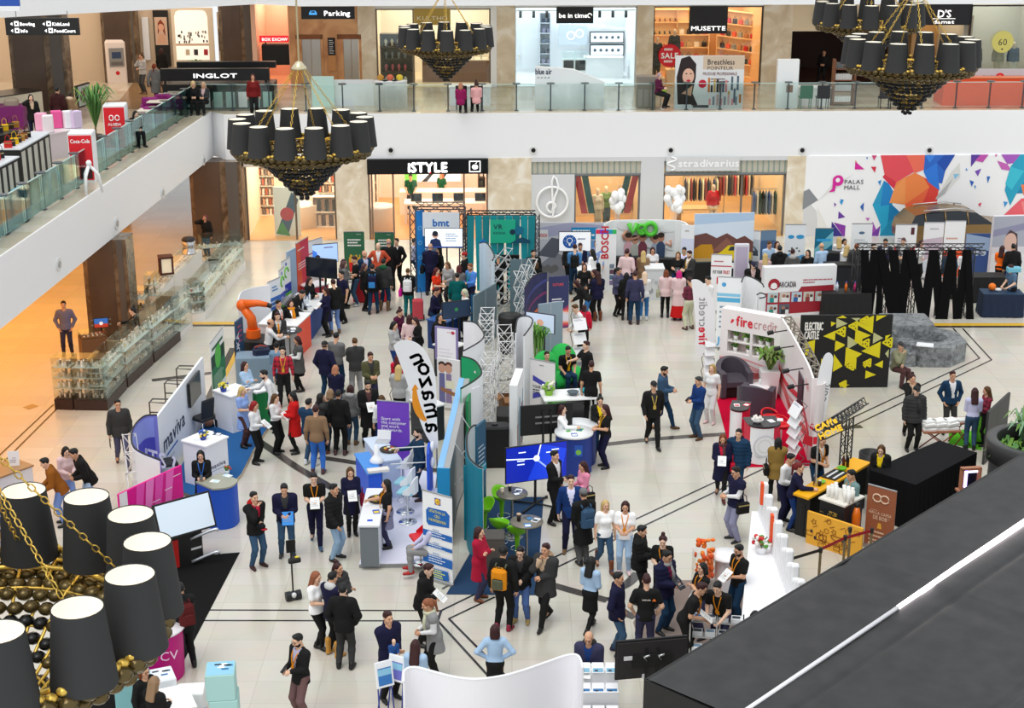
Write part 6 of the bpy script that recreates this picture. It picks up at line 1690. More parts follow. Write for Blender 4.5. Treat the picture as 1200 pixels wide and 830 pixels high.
def d(g,W,H):
 g.rc(0,H*.66,W,H,'dbe8f4');g.ink([(0,H),(W,H),(W,H*.9),(0,H*.86)],'b9d2ec')
 g.ink([(0,H*.4),(W,H*.4),(W,H*.62),(W*.85,H*.7),(W*.72,H*.66),(W*.55,H*.74),(W*.38,H*.68),(W*.2,H*.75),(0,H*.72)],'6f4640');g.ink([(W*.3,H*.5),(W*.55,H*.68),(W*.75,H*.52)],'8a5a4c');g.rc(0,H*.36,W,H*.48,'b9a27a')
 Y=M('871',.3);g.ink([(0,H*.42),(0,H*.54),(W*.12,H*.6),(W*.3,H*.6),(W*.34,H*.5),(W*.3,H*.42)],'751');g.ink([(W*.42,H*.40),(W*.4,H*.47),(W*.48,H*.51),(W*.58,H*.58),(W*.78,H*.58),(W*.9,H*.5),(W*.97,H*.48),(W*.97,H*.40)],Y);g.ink([(W*.58,H*.51),(W*.62,H*.565),(W*.76,H*.565),(W*.84,H*.51)],'2a3440')
 for x in(.52,.87):g.dc(W*x,H*.4,H*.055,'111');g.dc(W*x,H*.4,H*.03,'c8ccd0')
 g.rc(0,0,W,H*.36,'111');g.rc(0,H*.36,W,H*.375,'4a5a5a')
pnl('wide photo wall of a yellow sports car under a pale sky',(811,340),(880,338),250,d,'e9eff6')
def carcard(g,W,H):g.rc(0,H*.62,W,H*.85,'c9d2da');g.ink([(W*.06,H*.55),(W*.1,H*.64),(W*.3,H*.72),(W*.7,H*.72),(W*.9,H*.64),(W*.94,H*.55)],'4a5560');g.ink([(W*.25,H*.64),(W*.32,H*.7),(W*.68,H*.7),(W*.75,H*.64)],'b9c6d0');g.dc(W*.5,H*.9,W*.06,'b08a4a');g.ln(W*.12,H*.45,W*.8,5,.09,.03,'a9b0b6')
ru('white roll-up banner with a dark car, right of the yellow car wall',(868,333),(888,335),(269,272),carcard,'f2f4f6')
def d(g,W,H):g.ln(W*.15,H*.9,W*.75,1,.08,.04,'b8404a');g.tx('PUT YOUR',W*.1,H*.68,.16,'2a2c30',-.002,'l',.015,W*.45);g.tx('TRUST',W*.58,H*.68,.16,'c8202c',-.002,'l',.02,W*.34);g.rc(W*.3,H*.5,W*.97,H*.62,'c8202c');g.tx('BIGGER',W*.35,H*.3,.17,'2a2c30',-.002,'l',.02,W*.5);g.rc(0,H*.8,W,H*.82,'c04a54')
ru('white roll-up banner with red block text behind the firecredit flag',(831,366),(855,367),(298,300),d,'f5f5f6')
def d(g,W,H):g.dc(W*.25,H*.9,W*.09,'4aa6dc');g.rc(0,H*.66,W,H*.72,'5ab4e0');g.rc(0,H*.74,W,H*.78,'8accec');g.ln(W*.12,H*.6,W*.85,5,.16,.06,'7f97ac');g.tx('JOBS',W*.08,H*.08,.3,'268',-.002,'l',.02)
ru('white roll-up banner with two light blue stripes behind the firecredit wall',(838,408),(867,410),(324,327),d,'f5f7f9')
o,pl=cv('white curved pop-up wall with a rust-red edge and blue arc, behind the firecredit wall',[(869,331),(873,324),(884,327),(893,333),(895,337)],2.3,'f3f4f5')
cv('short white pop-up cylinder with a dark rim by the red medical wall',[(887,346),(891,344),(897,346),(896,349),(890,350)],2.2,'f1f2f3')
def d(g,W,H):
 R_=M('a01f2e',.5);g.ink([(0,H*.0),(W*.97,H*.0),(W*.97,H*.63),(W*.52,H*.61),(W*.48,H*.52),(0,H*.50)],R_);g.ink([(0,0),(W*.97,0),(W*.97,H*.12),(W*.2,H*.08),(0,H*.1)],'eceaea')
 g.dc(W*.14,H*.67,.2,R_);g.dc(W*.14,H*.64,.11,'f2eeee');g.ink([(W*.14-.14,H*.6),(W*.14+.14,H*.6),(W*.14,H*.66)],'f2eeee')
 g.tx('ARCADIA',W*.21,H*.61,.27,'3a2c30',-.003,'l',.015,W*.24);g.ln(W*.54,H*.75,W*.95,1,.1,.04,'b85a66',-.003,2);g.ln(W*.54,H*.70,W*.75,1,.1,.04,'b85a66',-.003,3)
 for i in rn(5):
  for k in rn(2):
   if k==1 and i>1:continue
   x,z=W*(.06+.165*i),H*(.32-.23*k)+.0;g.rc(x,z,x+W*.145,z+H*.19,M(('b9c9cc','cfc4bb','b5c6d4','c9bfb6','b9c4c0','c4ccd0','5a6470')[i+5*k]));g.dc(x+W*.06,z+H*.12,.06,'a8745e');g.rc(x+W*.03,z,x+W*.09,z+H*.09,M(('155','888','2a5a9a','522','888','2a8a7a','2a3038')[i+5*k]));g.dc(x+W*.11,z+H*.11,.05,'322');g.rc(x+W*.09,z,x+W*.135,z+H*.08,'888')
pnl('red and white booth wall with the word ARCADIA and small photographs',(893,374),(977,371),(313,312),d,'eaeaec',t=.3)
def blueworld(g,W,H):g.rc(0,H*.05,W,H*.42,'2f86c8');g.ink([(0,H*.42),(W*.3,H*.48),(W*.6,H*.42),(W,H*.46),(W,H*.35),(0,H*.35)],'5aa6da');g.dc(W*.3,H*.78,W*.16,'3aa0d8',-.002,9,.6);g.dc(W*.74,H*.78,W*.2,'3aa0d8',-.002,8,.55);[g.dc(W*(.25+.12*i),H*(.52+.05*(i%2)),W*.05,'344')for i in rn(5)];g.ln(W*.15,H*.3,W*.85,3,.1,.04,'dfeefa')
def teal(g,W,H):g.rc(0,0,W,H,'145');g.ink([(0,H*.6),(W,H*.95),(W,H*.7),(0,H*.4)],'7fc4d4');g.ink([(0,H*.3),(W,H*.55),(W,H*.45),(0,H*.15)],'123a4c');g.rc(W*.1,H*.75,W*.9,H*.8,'268');g.ink([(W*.2,0),(W*.5,H*.3),(W*.7,0)],'b9d9e0')
def ford(g,W,H):g.dc(W*.5,H*.84,W*.14,'345',-.002,16,.5);[g.rc(W*(.06+.48*(i%2)),H*(.3-.22*(i//2)),W*(.46+.48*(i%2)),H*(.5-.22*(i//2)),M(('567','5a7a94','a9bccb','6f8ba0')[i]))for i in rn(4)];g.ln(W*.15,H*.72,W*.85,2,.09,.03,'a9b4be')
def redc(g,W,H):g.rc(0,0,W,H*.62,'c0202c');g.dc(W*.5,H*.62,W*.5,'f5f5f5',-.003,20,.18);g.rc(W*.72,H*.82,W*.88,H*.95,'5a2a34');g.tx('CON',W*.1,H*.32,.36,'999',-.004,'l',.03);g.tx('JO',W*.1,H*.12,.36,'999',-.004,'l',.03);g.ln(W*.12,H*.76,W*.6,2,.1,.04,'9a8a94')
def rays(g,W,H):g.ink([(0,H*.3),(W,H*.5),(W,H*.75),(0,H*.7)],'cbb9c6');g.ink([(0,H*.1),(W,H*.2),(W,H*.4),(0,H*.3)],'d9dfe8');g.ln(W*.3,H*.9,W*.9,1,.08,.04,'666');g.ln(W*.1,H*.62,W*.8,2,.1,.04,'9a7a92')
def orng(g,W,H):g.rc(0,0,W,H*.5,'f0562a');g.ln(W*.1,H*.72,W*.85,1,.1,.06,'d9a08a')
def bman(g,W,H):g.rc(0,0,W,H,'4a6a92');g.ink([(W*.2,0),(W*.8,0),(W*.7,H*.5),(W*.3,H*.5)],'1f2a44');g.dc(W*.5,H*.58,W*.14,'c9a088',-.003,14,1.2);g.rc(0,H*.8,W,H,'456')
for L,R,tp,dr,c,lb in(((889,327),(907,326),(273,268),bman,'4a6a92','blue roll-up banner with a man in a suit, right of the white car banner'),((917,327),(941,327),(264,263),blueworld,'f2f6f9','white roll-up banner with a blue world map'),((952,327),(973,327),(266,270),teal,'145','teal roll-up banner with slanted light beams'),((994,327),(1018,327),(263,262),ford,'f4f6f7','white roll-up banner with four small car pictures'),((1045,327),(1070,327),(264,263),redc,'f5f5f5','red and white roll-up banner with large white letters'),((1078,327),(1101,327),(261,261),rays,'f3f1f3','white roll-up banner with pale lilac waves'),((1102,327),(1126,327),(260,259),orng,'f6f6f6','roll-up banner half white and half orange')):
 ru(lb,L,R,tp,dr,c)
def cint(g,W,H):g.rc(0,0,W,H,'235');g.ink([(0,H),(W,H*.9),(W,H*.6),(0,H*.7)],'9fb6d4');[g.dc(W*(.2+.28*i),H*.55,W*.13,'c4d2e6',-.003,14,.9)for i in rn(3)]
pnl('printed board of a blue car interior behind the black stage',(1128,324),(1156,324),(272,276),cint,'235','display wall','display_board')
def couple(g,W,H):
 g.rc(0,0,W,H,'d6d3d8');g.rc(0,H*.55,W,H,'a9adba');g.ink([(0,H*.8),(W,H),(W,H*.9),(0,H*.7)],'556')
 g.dc(W*.28,H*.62,W*.1,'d9b4a6',-.004,16,1.4);g.ink([(W*.2,H*.72),(W*.26,H*.8),(W*.38,H*.74),(W*.42,H*.4),(W*.34,H*.4),(W*.34,H*.66)],'4a3a3c');g.dc(W*.72,H*.72,W*.16,'dab8aa',-.004,18,1.2);g.ink([(W*.5,H*.82),(W*.56,H*.98),(W*.8,H),(W*.9,H*.84),(W*.84,H*.7),(W*.78,H*.84)],'33282a');g.rc(0,0,W,H*.45,'888')
pnl('large pale photo wall of a couple in a car at the right edge',(1158,333),(1232,331),(254,252),couple,'d6d3d8',t=.2)
p=P(1118,288);o=thg('car','golden brown estate car parked behind the roll-up banners','car',p,rad(186));BODY=M('8a6f48',.25,.6)
g=MB()
body=[(-2.3,.35),(-2.32,.75),(-2.2,.90),(-1.35,1.),(-.9,1.06),(2.2,1.06),(2.3,.7),(2.25,.35)]
g.plate(body,-.92,.92,BODY);g.bd('body',o)
g=MB();cab=[(-1.2,1.04),(-.5,1.48),(.2,1.58),(1.3,1.56),(1.95,1.42),(2.2,1.04)];vs=[(x,-.88 if z<1.1 else-.68,z)for x,z in cab]+[(x,.88 if z<1.1 else .68,z)for x,z in cab];n_=len(cab)
g.add(vs,[tuple(rn(n_)),tuple(reversed(rn(n_,2*n_)))],M('20262c',.1));g.add(vs,[(i+1,i,n_+i,n_+i+1)for i in rn(n_-1)],BODY);g.bd('cabin',o)
g=MB();
for s in(-1,1):
 for x in(-.15,.75,1.55):g.tb([(x,s*.885,1.05),(x+.02,s*.69,1.56-.05*(x>1))],.03,BODY,5)
 g.tb([(-.4,s*.6,1.56),(.3,s*.62,1.66),(1.6,s*.6,1.58)],.025,M('777',.3,.8),5)
g.bd('roof_rail',o);FM.add([(-1.15,-.8,1.07),(-.5,-.63,1.49),(-.5,.63,1.49),(-1.15,.8,1.07)],[(0,1,2,3)],M('2a343c',.05)).bd('windscreen',o)
for s in(-1,1):
 for x in(-1.4,1.4):FM.cyl((x,s*.78,.34),(x,s*.95,.34),.34,'111',n=24).cyl((x,s*.95,.34),(x,s*.965,.34),.22,M('b9bcc0',.3,.8),n=16).bd('wheel',o)
 FM.ell((-2.2,s*.7,.78),(.12,.16,.08),M('e6ecf0',.1),10,6).bd('headlamp',o)
o=thg('stage_front','black fabric stretched in a zigzag on a truss frame','stage',P(1075,374));bY=P(1075,374).y
def lz(x,y):q=Q(x,y,bY)-P(1075,374);return q.x,max(q.z,.0)
m=M('101012',.9,0,0,1,.1);g=MB();zz=0
for top,bot in(((1008,1019),(1008,1022)),((1019,1034),(1009,1023)),((1027,1036),(1026,1034)),((1026,1038),(1039,1059)),((1040,1054),(1047,1058)),((1057,1073),(1047,1062)),((1060,1074),(1075,1090)),((1088,1100),(1074,1090)),((1089,1101),(1095,1110)),((1110,1121),(1094,1112)),((1113,1121),(1116,1123)),((1128,1139),(1116,1128)),((1130,1139),(1131,1142))):
 (t0,t1),(b0,b1)=[((a*.9+b*.1),(a*.1+b*.9))for a,b in(top,bot)]
 g.plate([lz(t0,293),lz(t1,293),lz(b1,374),lz(b0,374)],-.03+zz*.013,.0+zz*.013,m);zz=(zz+1)%3
g.bd('fabric',o);g=MB();x0,z0=lz(1006,294);x1,_=lz(1156,294)
trs(g,Vc((x0,.25,z0)),Vc((x1,.25,z0)),.25,M('222',.4,.4))
for x in(1008,1040,1074,1110,1141):q=lz(x,294)[0];trs(g,Vc((q,.3,0)),Vc((q,.3,z0)),.22,M('222',.4,.4))
g.bd('truss_frame',o)
o=dt('small table with a navy cloth at the right end of the black stage',(1171,369),-.05,(1.35,.7,.8),'16263f','123')
q=thg('toy_robot','orange and white gadget on the navy cloth table','gadget',on(o,-.3,.1,.82));FM.ell((0,0,.13),(.13,.13,.13),'f07a1e',12,8).bd('body',q);FM.ell((.18,-.1,.06),(.12,.07,.06),'888',10,6).bd('foot',q)
q=thg('equipment','light blue instrument on a thin black stand on the navy table','equipment',on(o,.35,.1,.82));FM.rb((0,0,.75),(.45,.25,.16),'6fb6cc',.03).bd('head',q);FM.bx(.1,.16,-.03,.03,0,.7,BK).tb([(-.2,0,.68),(.13,0,.3)],.015,'c9d4da',5).bd('stand',q)
for at,lb in(((989,372),'black draped table between the medical wall and the black stage'),((1150,352),'long black flight case behind the navy table')):
 t_=dt(lb,at,0,(1.6 if'draped'in lb else 1.5,.7,.9),'111','111')
 if'draped'in lb:
  for i,c in en(('d9e2ec','e8762a','724')):q=thg('bottle',('clear','orange','pink')[i]+' bottle on the black draped table','bottle',on(t_,-.3+.3*i,0,.92));FM.la([(0,0),(.05,0),(.05,.2),(.02,.26),(.02,.3),(0,.3)],M(c,.2),12).bd('body',q);FM.la([(.022,.3),(.022,.33),(0,.33)],'237',10).bd('cap',q)
for at,lb in(((985,347),'black stage amplifier rack by the medical wall'),((984,332),'black cabinet behind the amplifier rack')):
 o=thg('loudspeaker',lb,'loudspeaker',P(*at));FM.rb((0,0,.6),(1.3,.5,1.2),'111',.02).bd('cabinet',o);FM.bx(-.6,.6,-.27,-.255,.1,1.1,'22242a').bd('grille',o)
ct('black counter behind the medical wall with papers',(884,343),(945,341),.7,.95,'1d232c','2c333c')
ct('black counter before the yellow car wall',(846,345),(876,346),.6,1.,'111','cfd2d6')
o=thg('kiosk','white glossy information pillar with a lilac print before the car wall','kiosk',P(866,362));g=MB();g.rb((0,0,1.15),(.5,.12,2.3),'d9d6e0',.03);g.rc(-.2,.2,.2,2.2,'b9aec4',-.065);g.ink([(-.15,.3),(.0,1.2),(.15,.3)],'8a7a9a',-.068);g.bd('body',o);FM.rb((0,0,.03),(.7,.5,.06),DARK,.02).bd('base',o)
o,pl=cv('curved white booth wall with a dark video print at the robot stand',[(279,352),(283,342),(297,337),(316,334)],1.9,'eceef2',rim=None,nm='display_wall',cat='display wall')
def d(g,W,H):
 r=random.Random(9)
 for i in rn(30):x,z=r.random()*W*.9,r.random()*H*.92;g.rc(x,z,x+W*.1,z+H*.07,M(r.choice(('2a2a4a','324','3a4a8a','a04a6a','1a1a2a'))))
pnl('dark printed board of lights on the robot stand wall',(290,402),(303,397),(358,353),d,'2a2a44','display wall','display_board')
def d(g,W,H):g.tx('KUKA',W*.3,H*.3,.3,'e8e4ec',-.002,'l',.03,None,PI/2);g.ln(W*.2,H*.9,W*.8,4,.15,.05,'c04a6a')
pnl('dark blue narrow banner at the left end of the robot stand',(280,443),(288,436),(377,372),d,'24486a','banner','banner')
o=thg('robot_arm','orange industrial robot arm on a black pedestal','robot',P(299,428),-.2);OR=M('e8661a',.35)
FM.rb((0,0,.45),(1.,.8,.9),'111',.05).bd('pedestal',o)
FM.cyl((0,0,.9),(0,0,1.15),.22,OR,n=20).bd('turret',o)
FM.tb([(0,0,1.1),(-.05,0,1.5),(-.3,0,1.85)],[.16,.15,.13],OR,12).ell((-.3,0,1.88),(.19,.17,.19),OR,12,8).bd('lower_arm',o)
FM.tb([(-.3,0,1.92),(.2,0,1.98),(.5,0,1.94)],[.14,.1,.08],OR,12).cyl((.5,0,1.94),(.62,0,1.90),.07,BK,n=12).bd('upper_arm',o)
g=MB();g.rb((0,0,.4),(1.3,.7,.8),'7f97ab',.03);tag(g.bd('cabinet',None,P(304,445),.1),'grey-blue cabinet before the robot pedestal','cabinet')
def bluew(g,W,H):g.rc(0,0,W,H*.72,'247');g.ln(W*.15,H*.66,W*.85,5,.14,.05,'cfe0f4');g.ln(W*.3,H*.9,W*.8,2,.1,.05,'357');[g.ink([(W*(.1+.2*i),0),(W*(.25+.2*i),0),(W*(.18+.2*i),H*.25)],'7fb0ea')for i in rn(4)]
def grn(g,W,H):g.rc(0,0,W,H*.48,'5cc02a');g.rc(0,H*.48,W,H*.62,'126');g.tx('SWU',W*.15,H*.52,.13,'e8eefa');g.tb([(W*.5+.16*cos(t),-.004,H*.8+.16*sin(t))for t in[k*.5 for k in rn(10)]],.035,'472',5);g.dc(W*.5,H*.93,.06,'3a5ab8')
def redr(g,W,H):g.rc(0,0,W,H,'cf2a44');g.ink([(0,0),(W*.5,0),(W*.3,H),(0,H)],'e0522e');[g.ln(W*.1,H*z,W*.8,n_,.09,.04,'f6dfe0',-.003,int(z*9))for z,n_ in((.9,1),(.7,3),(.3,3))];g.rc(W*.15,H*.42,W*.7,H*.58,'855');g.tx('co',W*.45,H*.03,.28,'988',-.003,'l',.03)
ru('white and blue roll-up banner at the front of the left banner row',(317,401),(331,394),(333,324),bluew,'f3f6fa')
ru('green and white roll-up banner, near one of two',(330,390),(336,384),(318,313),grn,'f3f5f6')
ru('green and white roll-up banner with a ring logo, far one of two',(333,382),(343,375),(307,302),grn,'f3f5f6')
pnl('light blue-grey banner left of the tall red banner',(340,372),(350,366),(296,290),None,'9fb8d2','banner','banner')
ru('tall red roll-up banner of the left row',(350,366),(364,356),(286,278),redr,'cf2a44')
def cow(g,W,H):g.rc(0,H*.78,W,H*.8,'b8404a');g.tx('co',W*.6,H*.86,.2,'9a2a5a',-.003,'l',.02);g.rc(0,0,W,H*.3,'c0304a')
ru('white roll-up banner with a red line right of the tall red banner',(364,353),(380,347),(283,279),cow,'f4f4f6')
def scr(g,W,H):g.rc(0,0,W,H,M('a9c8f0',.3,0,.6));g.ink([(0,0),(W*.4,0),(W*.3,H*.6),(0,H*.9)],M('3a78d8',.3,0,.6));g.dc(W*.33,H*.3,H*.14,'2a2f4a');g.ln(W*.55,H*.85,W*.95,1,.05,.04,'7a5a9a')
tv('light blue screen leaning on the back of the left banner row',(380,350),.35,1.1,.68,HT(P(380,350),297),scr,'a9c8f0',.5)
tv('dark screen on a stand seen at an angle before the light blue screen',(379,371),-.35,1.15,.68,HT(P(379,371),314),None,'1c2028',0)
ct('white display table with red panels at the back of the left row',(364,367),(386,362),.6,.9,'c0304a','f4f2f2')
o=ct('long table with a blue skirt and bottles in the left row',(366,398),(381,376),.9,.95,'24509a','888');
for i in rn(8):
 q=thg('bottle','small clear water bottle on the blue-skirted table','bottle',on(o,.15+.18*i,.3+.25*(i%2),.95),0,'water bottles on the blue table');FM.la([(0,0),(.035,0),(.035,.17),(.014,.22),(.014,.24),(0,.24)],M('dfe9f2',.1),10).bd('body',q);FM.la([(.016,.24),(.016,.265),(0,.265)],'247',8).bd('cap',q)
sh('leaflet on the blue-skirted table',o,[(.3,.5,.3),(.7,.55,.1),(1.1,.5,.5),(1.4,.4,.2),(.5,.2,.9)],.95,('f4f4f4','1f2f4a','c9d6e6'))
o=ct('white counter with an orange-red end panel',(349,421),(365,405),1.2,1.08,'f2f2f4','f4f4f4',lambda g,W,H:g.rc(0,0,W,H-.05,'ee5236'))
sh('leaflet on the white counter with the orange end',o,[(.2,.3,.3),(.5,.7,.1)],1.08)
q=rt('round standing table with papers by the seated white-shirted man',(341,425),1.05,.38,'222')
sh('leaflet on the round table near the robot',q,[(.1,.1,.3),(-.1,-.1,.8),(.12,-.15,.1)],1.05)
o=thg('bag','dark blue backpack on the grey-blue cabinet','bag',P(304,440,.8),.3);o.location=P(304,445)+Vc((.1,0,.8));FM.rb((0,0,.12),(.5,.35,.24),'1c2744',.08).bd('body',o);FM.tb([(-.2,-.1,.24),(-.05,-.2,.34),(.15,-.1,.25)],.02,'b8401e',5).bd('strap',o)
o=ct('green-fronted white counter of the booth by the red plaid shirt',(303,503),(318,499),.6,1.05,'1a8a4a','f2f4f3')
o=ct('blue demonstration table left of the grey partition',(523,412),(540,404),.7,.95,'124','2f5a9a')
for i,(u,v)in en(((.1,.2),(.4,.5),(.75,.3))):sh(['yellow block','white gadget','red block'][i]+' on the blue demonstration table',o,[(u,v,.3*i)],.95,(('862',),('f2f2f2',),('d8402a',))[i]*2,'sample',None)
tv('dark blue monitor turned away with a small coloured mark',(535,411),.4,.95,.55,1.35,lambda g,W,H:g.dc(W*.5,H*.5,.06,'3a9a5a'),'3a4a66',0)
o,pl=cv('curved blue counter wall with yellow and red figures at the demo tables',[(552,345),(558,345),(564,352),(562,361),(552,369)],1.15,'17618f',None,rim='111418')
g=MB();g.at(TRN((.15,-.75,0)));g.rc(0,.35,.3,1.,'f0d040',-.02);g.rc(.05,.7,.2,.9,'d8402a',-.025);g.rc(.12,.4,.26,.6,'111',-.025);g.bd('print',o)
o=ct('white product table with yellow flowers behind the violet-edged banner',(530,446),(545,440),.7,1.,'23262c','888');va('yellow and red flowers by the violet-edged banner',on(o,.2,.3,1.),('872','d8402a','352'),1.3)
def d(g,W,H):g.rc(0,0,W,H,'8a7fb0');g.rc(W*.1,H*.06,W*.93,H*.96,'f1f0f4');g.tx('xerox',W*.55,H*.84,.1,'c0304a');g.dc(W*.8,H*.86,.05,'c0304a');g.ln(W*.16,H*.35,W*.85,4,.1,.02,'d6d4dc')
o=pnl('upper white poster with a violet edge above the printed couple',(511,474),(537,478),(382,386),d,'8a7fb0','poster','poster',.05,0,None,1.35)
def d(g,W,H):
 g.rc(0,0,W,H,'888');z=H
 for x,c,hc in((.22,'6a6a9a','3a2a24'),(.52,'8a7aa0','5a2a20')):g.ink([(W*(x-.14),H*.1),(W*(x+.14),H*.1),(W*(x+.12),H*.7),(W*(x-.12),H*.7)],M(c));g.dc(W*x,H*.8,.11,'c99a84',-.003,14,1.2);g.dc(W*x,H*.88,.11,M(hc),-.0025,14,.8)
 g.ink([(W*.15,H*.42),(W,H*.30),(W,H*.22),(W*.15,H*.34)],'9a6a4a');g.rc(W*.4,H*.4,W*.75,H*.56,'887')
pnl('lower poster of two people at a desk, in the middle row',(513,480),(539,484),(418,424),d,'888','poster','poster',.05,0,None,.1)
zr('white leaflet rack left of the tall feather flag',(470,492),.5,3,.5,1.3,'e6e8ec')
o=ct('white counter with papers between the feather flag and the poster',(500,520),(521,515),.8,1.,'2a2d33','888')
# ===== right side of the hall
cp('carpet','red carpet of the firecredit booth',[(833,443),(912,456),(952,546),(876,548),(856,530)],'c00f34')
RED=M('e0283c',.5);PK=M('f0a9ad',.5);PK2=M('844',.5)
a,b=P(842,446),P(911,460);loc,rz,W=span(a,b);H_=HT(a,361)
o=thg('display_wall','white and pink booth wall with red firecredit lettering and a lit plant niche','display wall',loc,rz)
nz0,nz1=H_*.42,H_*.72;nx0,nx1,nx2,nx3=W*.12,W*.5,W*.54,W*.9
g=MB();m=M('f6efee',.5);g.bx(0,W,0,.35,0,nz0,m);g.bx(0,W,0,.35,nz1,H_,m);g.bx(0,nx0,0,.35,nz0,nz1,m);g.bx(nx1,nx2,0,.35,nz0,nz1,m);g.bx(nx3,W,0,.35,nz0,nz1,m);g.bx(nx0,nx3,.3,.35,nz0,nz1,'cdb9b3')
g.at(TRN((0,-.005,0)))
for i in rn(7):pts=[(W*t/10,H_*(.32-.035*i)+.12*sin(t*.5+i*.6)*(1 if i%2 else .6))for t in rn(11)];th=(.05,.02,.06,.1,.04,.12,.16)[i];g.add([(x,0,max(z,.02))for x,z in pts]+[(x,0,max(z+th,.04))for x,z in pts],[(k,k+1,12+k,11+k)for k in rn(10)],(PK,RED,PK,PK2,RED,PK,PK2)[i])
g.tx('fire',W*.26,H_*.80,.42,RED,-.004,'l',.03,W*.28);g.tx('credit',W*.55,H_*.80,.42,'755',-.004,'l',.0,W*.4);g.ink([(W*.16,H_*.82),(W*.18,H_*.875),(W*.22,H_*.875),(W*.215,H_*.85),(W*.185,H_*.82)],RED)
g.T=Matrix();g.bd('wall_panels',o)
g=MB();
for x0,x1 in((nx0,nx1),(nx2,nx3)):g.bx(x0,x1,.02,.3,(nz0+nz1)/2-.02,(nz0+nz1)/2+.02,m)
g.bd('shelf',o)
for i,(x,z)in en(((nx0+.2,1),(nx1-.2,1),(nx0+.2,0),(nx0+.62,0),(nx2+.2,1),(nx3-.25,1),(nx2+.15,0),(nx3-.25,0))):
 zz=(nz0+nz1)/2+.02 if z else nz0
 q=thg('potted_plant','small green plant in a white pot on the firecredit wall shelf','plant',loc+ROT(rz,3,'Z')@Vc((x,.15,zz)),i*.7,'small plants on the firecredit shelves');FM.la([(0,0),(.05,0),(.075,.14),(0,.13)],'f4f2f0',12).bd('pot',q);g=MB();r=random.Random(i)
 for k in rn(22):a_,e=r.uniform(0,6.28),r.uniform(0,.11);g.ell((e*cos(a_),e*sin(a_),.15+r.uniform(0,.2)),(.04,.04,.035),M(r.choice(('5a8a2a','7aa83a','241'))),6,4)
 g.bd('leaves',q)
side=[(911,458),(921,477),(932,500),(942,523),(947,540)]
w_=[P(*q)for q in side];C=w_[0];pl=cuv([((q-C).x,(q-C).y)for q in w_],4);o=thg('display_wall','long white side wall of the firecredit booth with red swooshes at its foot','display wall',C)
FM.wall(pl,H_,.05,'f6f1f0').bd('printed_skin',o);g=MB()
for i in rn(len(pl)-1):
 n_=Vc((-(pl[i+1][1]-pl[i][1]),pl[i+1][0]-pl[i][0])).normalized()*.03
 for s in(-1,1):
  for z0,th,mm in((.25,.25,PK2),(.6,.08,PK),(.75,.16,RED),(1.,.06,PK)):
   f=lambda k:z0+.15*sin(k*.5+z0*4);g.add([(pl[i][0]-s*n_.x,pl[i][1]-s*n_.y,f(i)),(pl[i+1][0]-s*n_.x,pl[i+1][1]-s*n_.y,f(i+1)),(pl[i+1][0]-s*n_.x,pl[i+1][1]-s*n_.y,f(i+1)+th),(pl[i][0]-s*n_.x,pl[i][1]-s*n_.y,f(i)+th)],[(0,1,2,3)],mm)
g.bd('print',o)
g=MB()
pn=[(Vc(pl[-1]).x+.25*sin(t*.4),Vc(pl[-1]).y-.25+.25*cos(t*.4))for t in rn(0,9)]
g.wall([pl[-1]]+pn,H_,.03,'f3e9e8');
for z0,th,mm in((.2,.3,PK2),(.65,.2,RED),(1.,.12,PK)):
 for i in rn(len(pn)-1):n_=Vc((-(pn[i+1][1]-pn[i][1]),pn[i+1][0]-pn[i][0])).normalized()*.02;g.add([(pn[i][0]+n_.x,pn[i][1]+n_.y,z0),(pn[i+1][0]+n_.x,pn[i+1][1]+n_.y,z0),(pn[i+1][0]+n_.x,pn[i+1][1]+n_.y,z0+th),(pn[i][0]+n_.x,pn[i][1]+n_.y,z0+th)],[(0,1,2,3)],mm)
g.bd('rolled_end',o)
g=MB();k=len(pl)
for q in rn(0,k-2,2):
 p0,p1=pl[q],pl[q+2];
 x_=Vc((.24,.08));lo=[Vc((p0[0],p0[1],H_-.9)),Vc((p1[0],p1[1],H_-.9))];up=Vc((0,0,.88))
 A_,B_=lo[0]+Vc((.05,0,0)),lo[1]+Vc((.05,0,0));A2,B2=A_+Vc((*x_,0)),B_+Vc((*x_,0))
 for s,e in((A_+up,A2+up),(A2+up,B2+up),(B2+up,B_+up),(A_+up,B2+up),(A_,A2),(A2,B2+up),(A2,A2+up),(A_,A_+up)):g.tb([s,e],.02,M('8d8578',.4,.4),5)
g.bd('support_frame',o)
for i in(3,6,10,13):
 q=Vc((pl[i][0],pl[i][1],H_-.1-.03*i));FM.tb([q+Vc((.03,0,.1)),q+Vc((-.45,-.1,.06))],.018,BK,6).cyl(q+Vc((-.58,-.12,.04)),q+Vc((-.42,-.1,.07)),.06,BK,n=10).bd('spotlight_arm',o)
g=MB();i=12;g.at(TRN((pl[i][0]-.06,pl[i][1],0))@ROT(atan2(pl[i+1][1]-pl[i][1],pl[i+1][0]-pl[i][0]),4,'Z'));g.tx('free',.0,1.7,.3,RED,0,'l',.01);g.bx(-1.2,-.4,-.03,.0,.8,1.7,'4a2a3a');g.T=Matrix();g.bd('wall_screen',o)
c1=ch_('purple-grey tub armchair facing forward before the plant niche',(858,462),.15,'4c454f');c2=ch_('purple-grey tub armchair with its back to the viewer',(884,487),2.7,'4a4450')
for q in(c1,c2):q.scale=(1.25,)*3
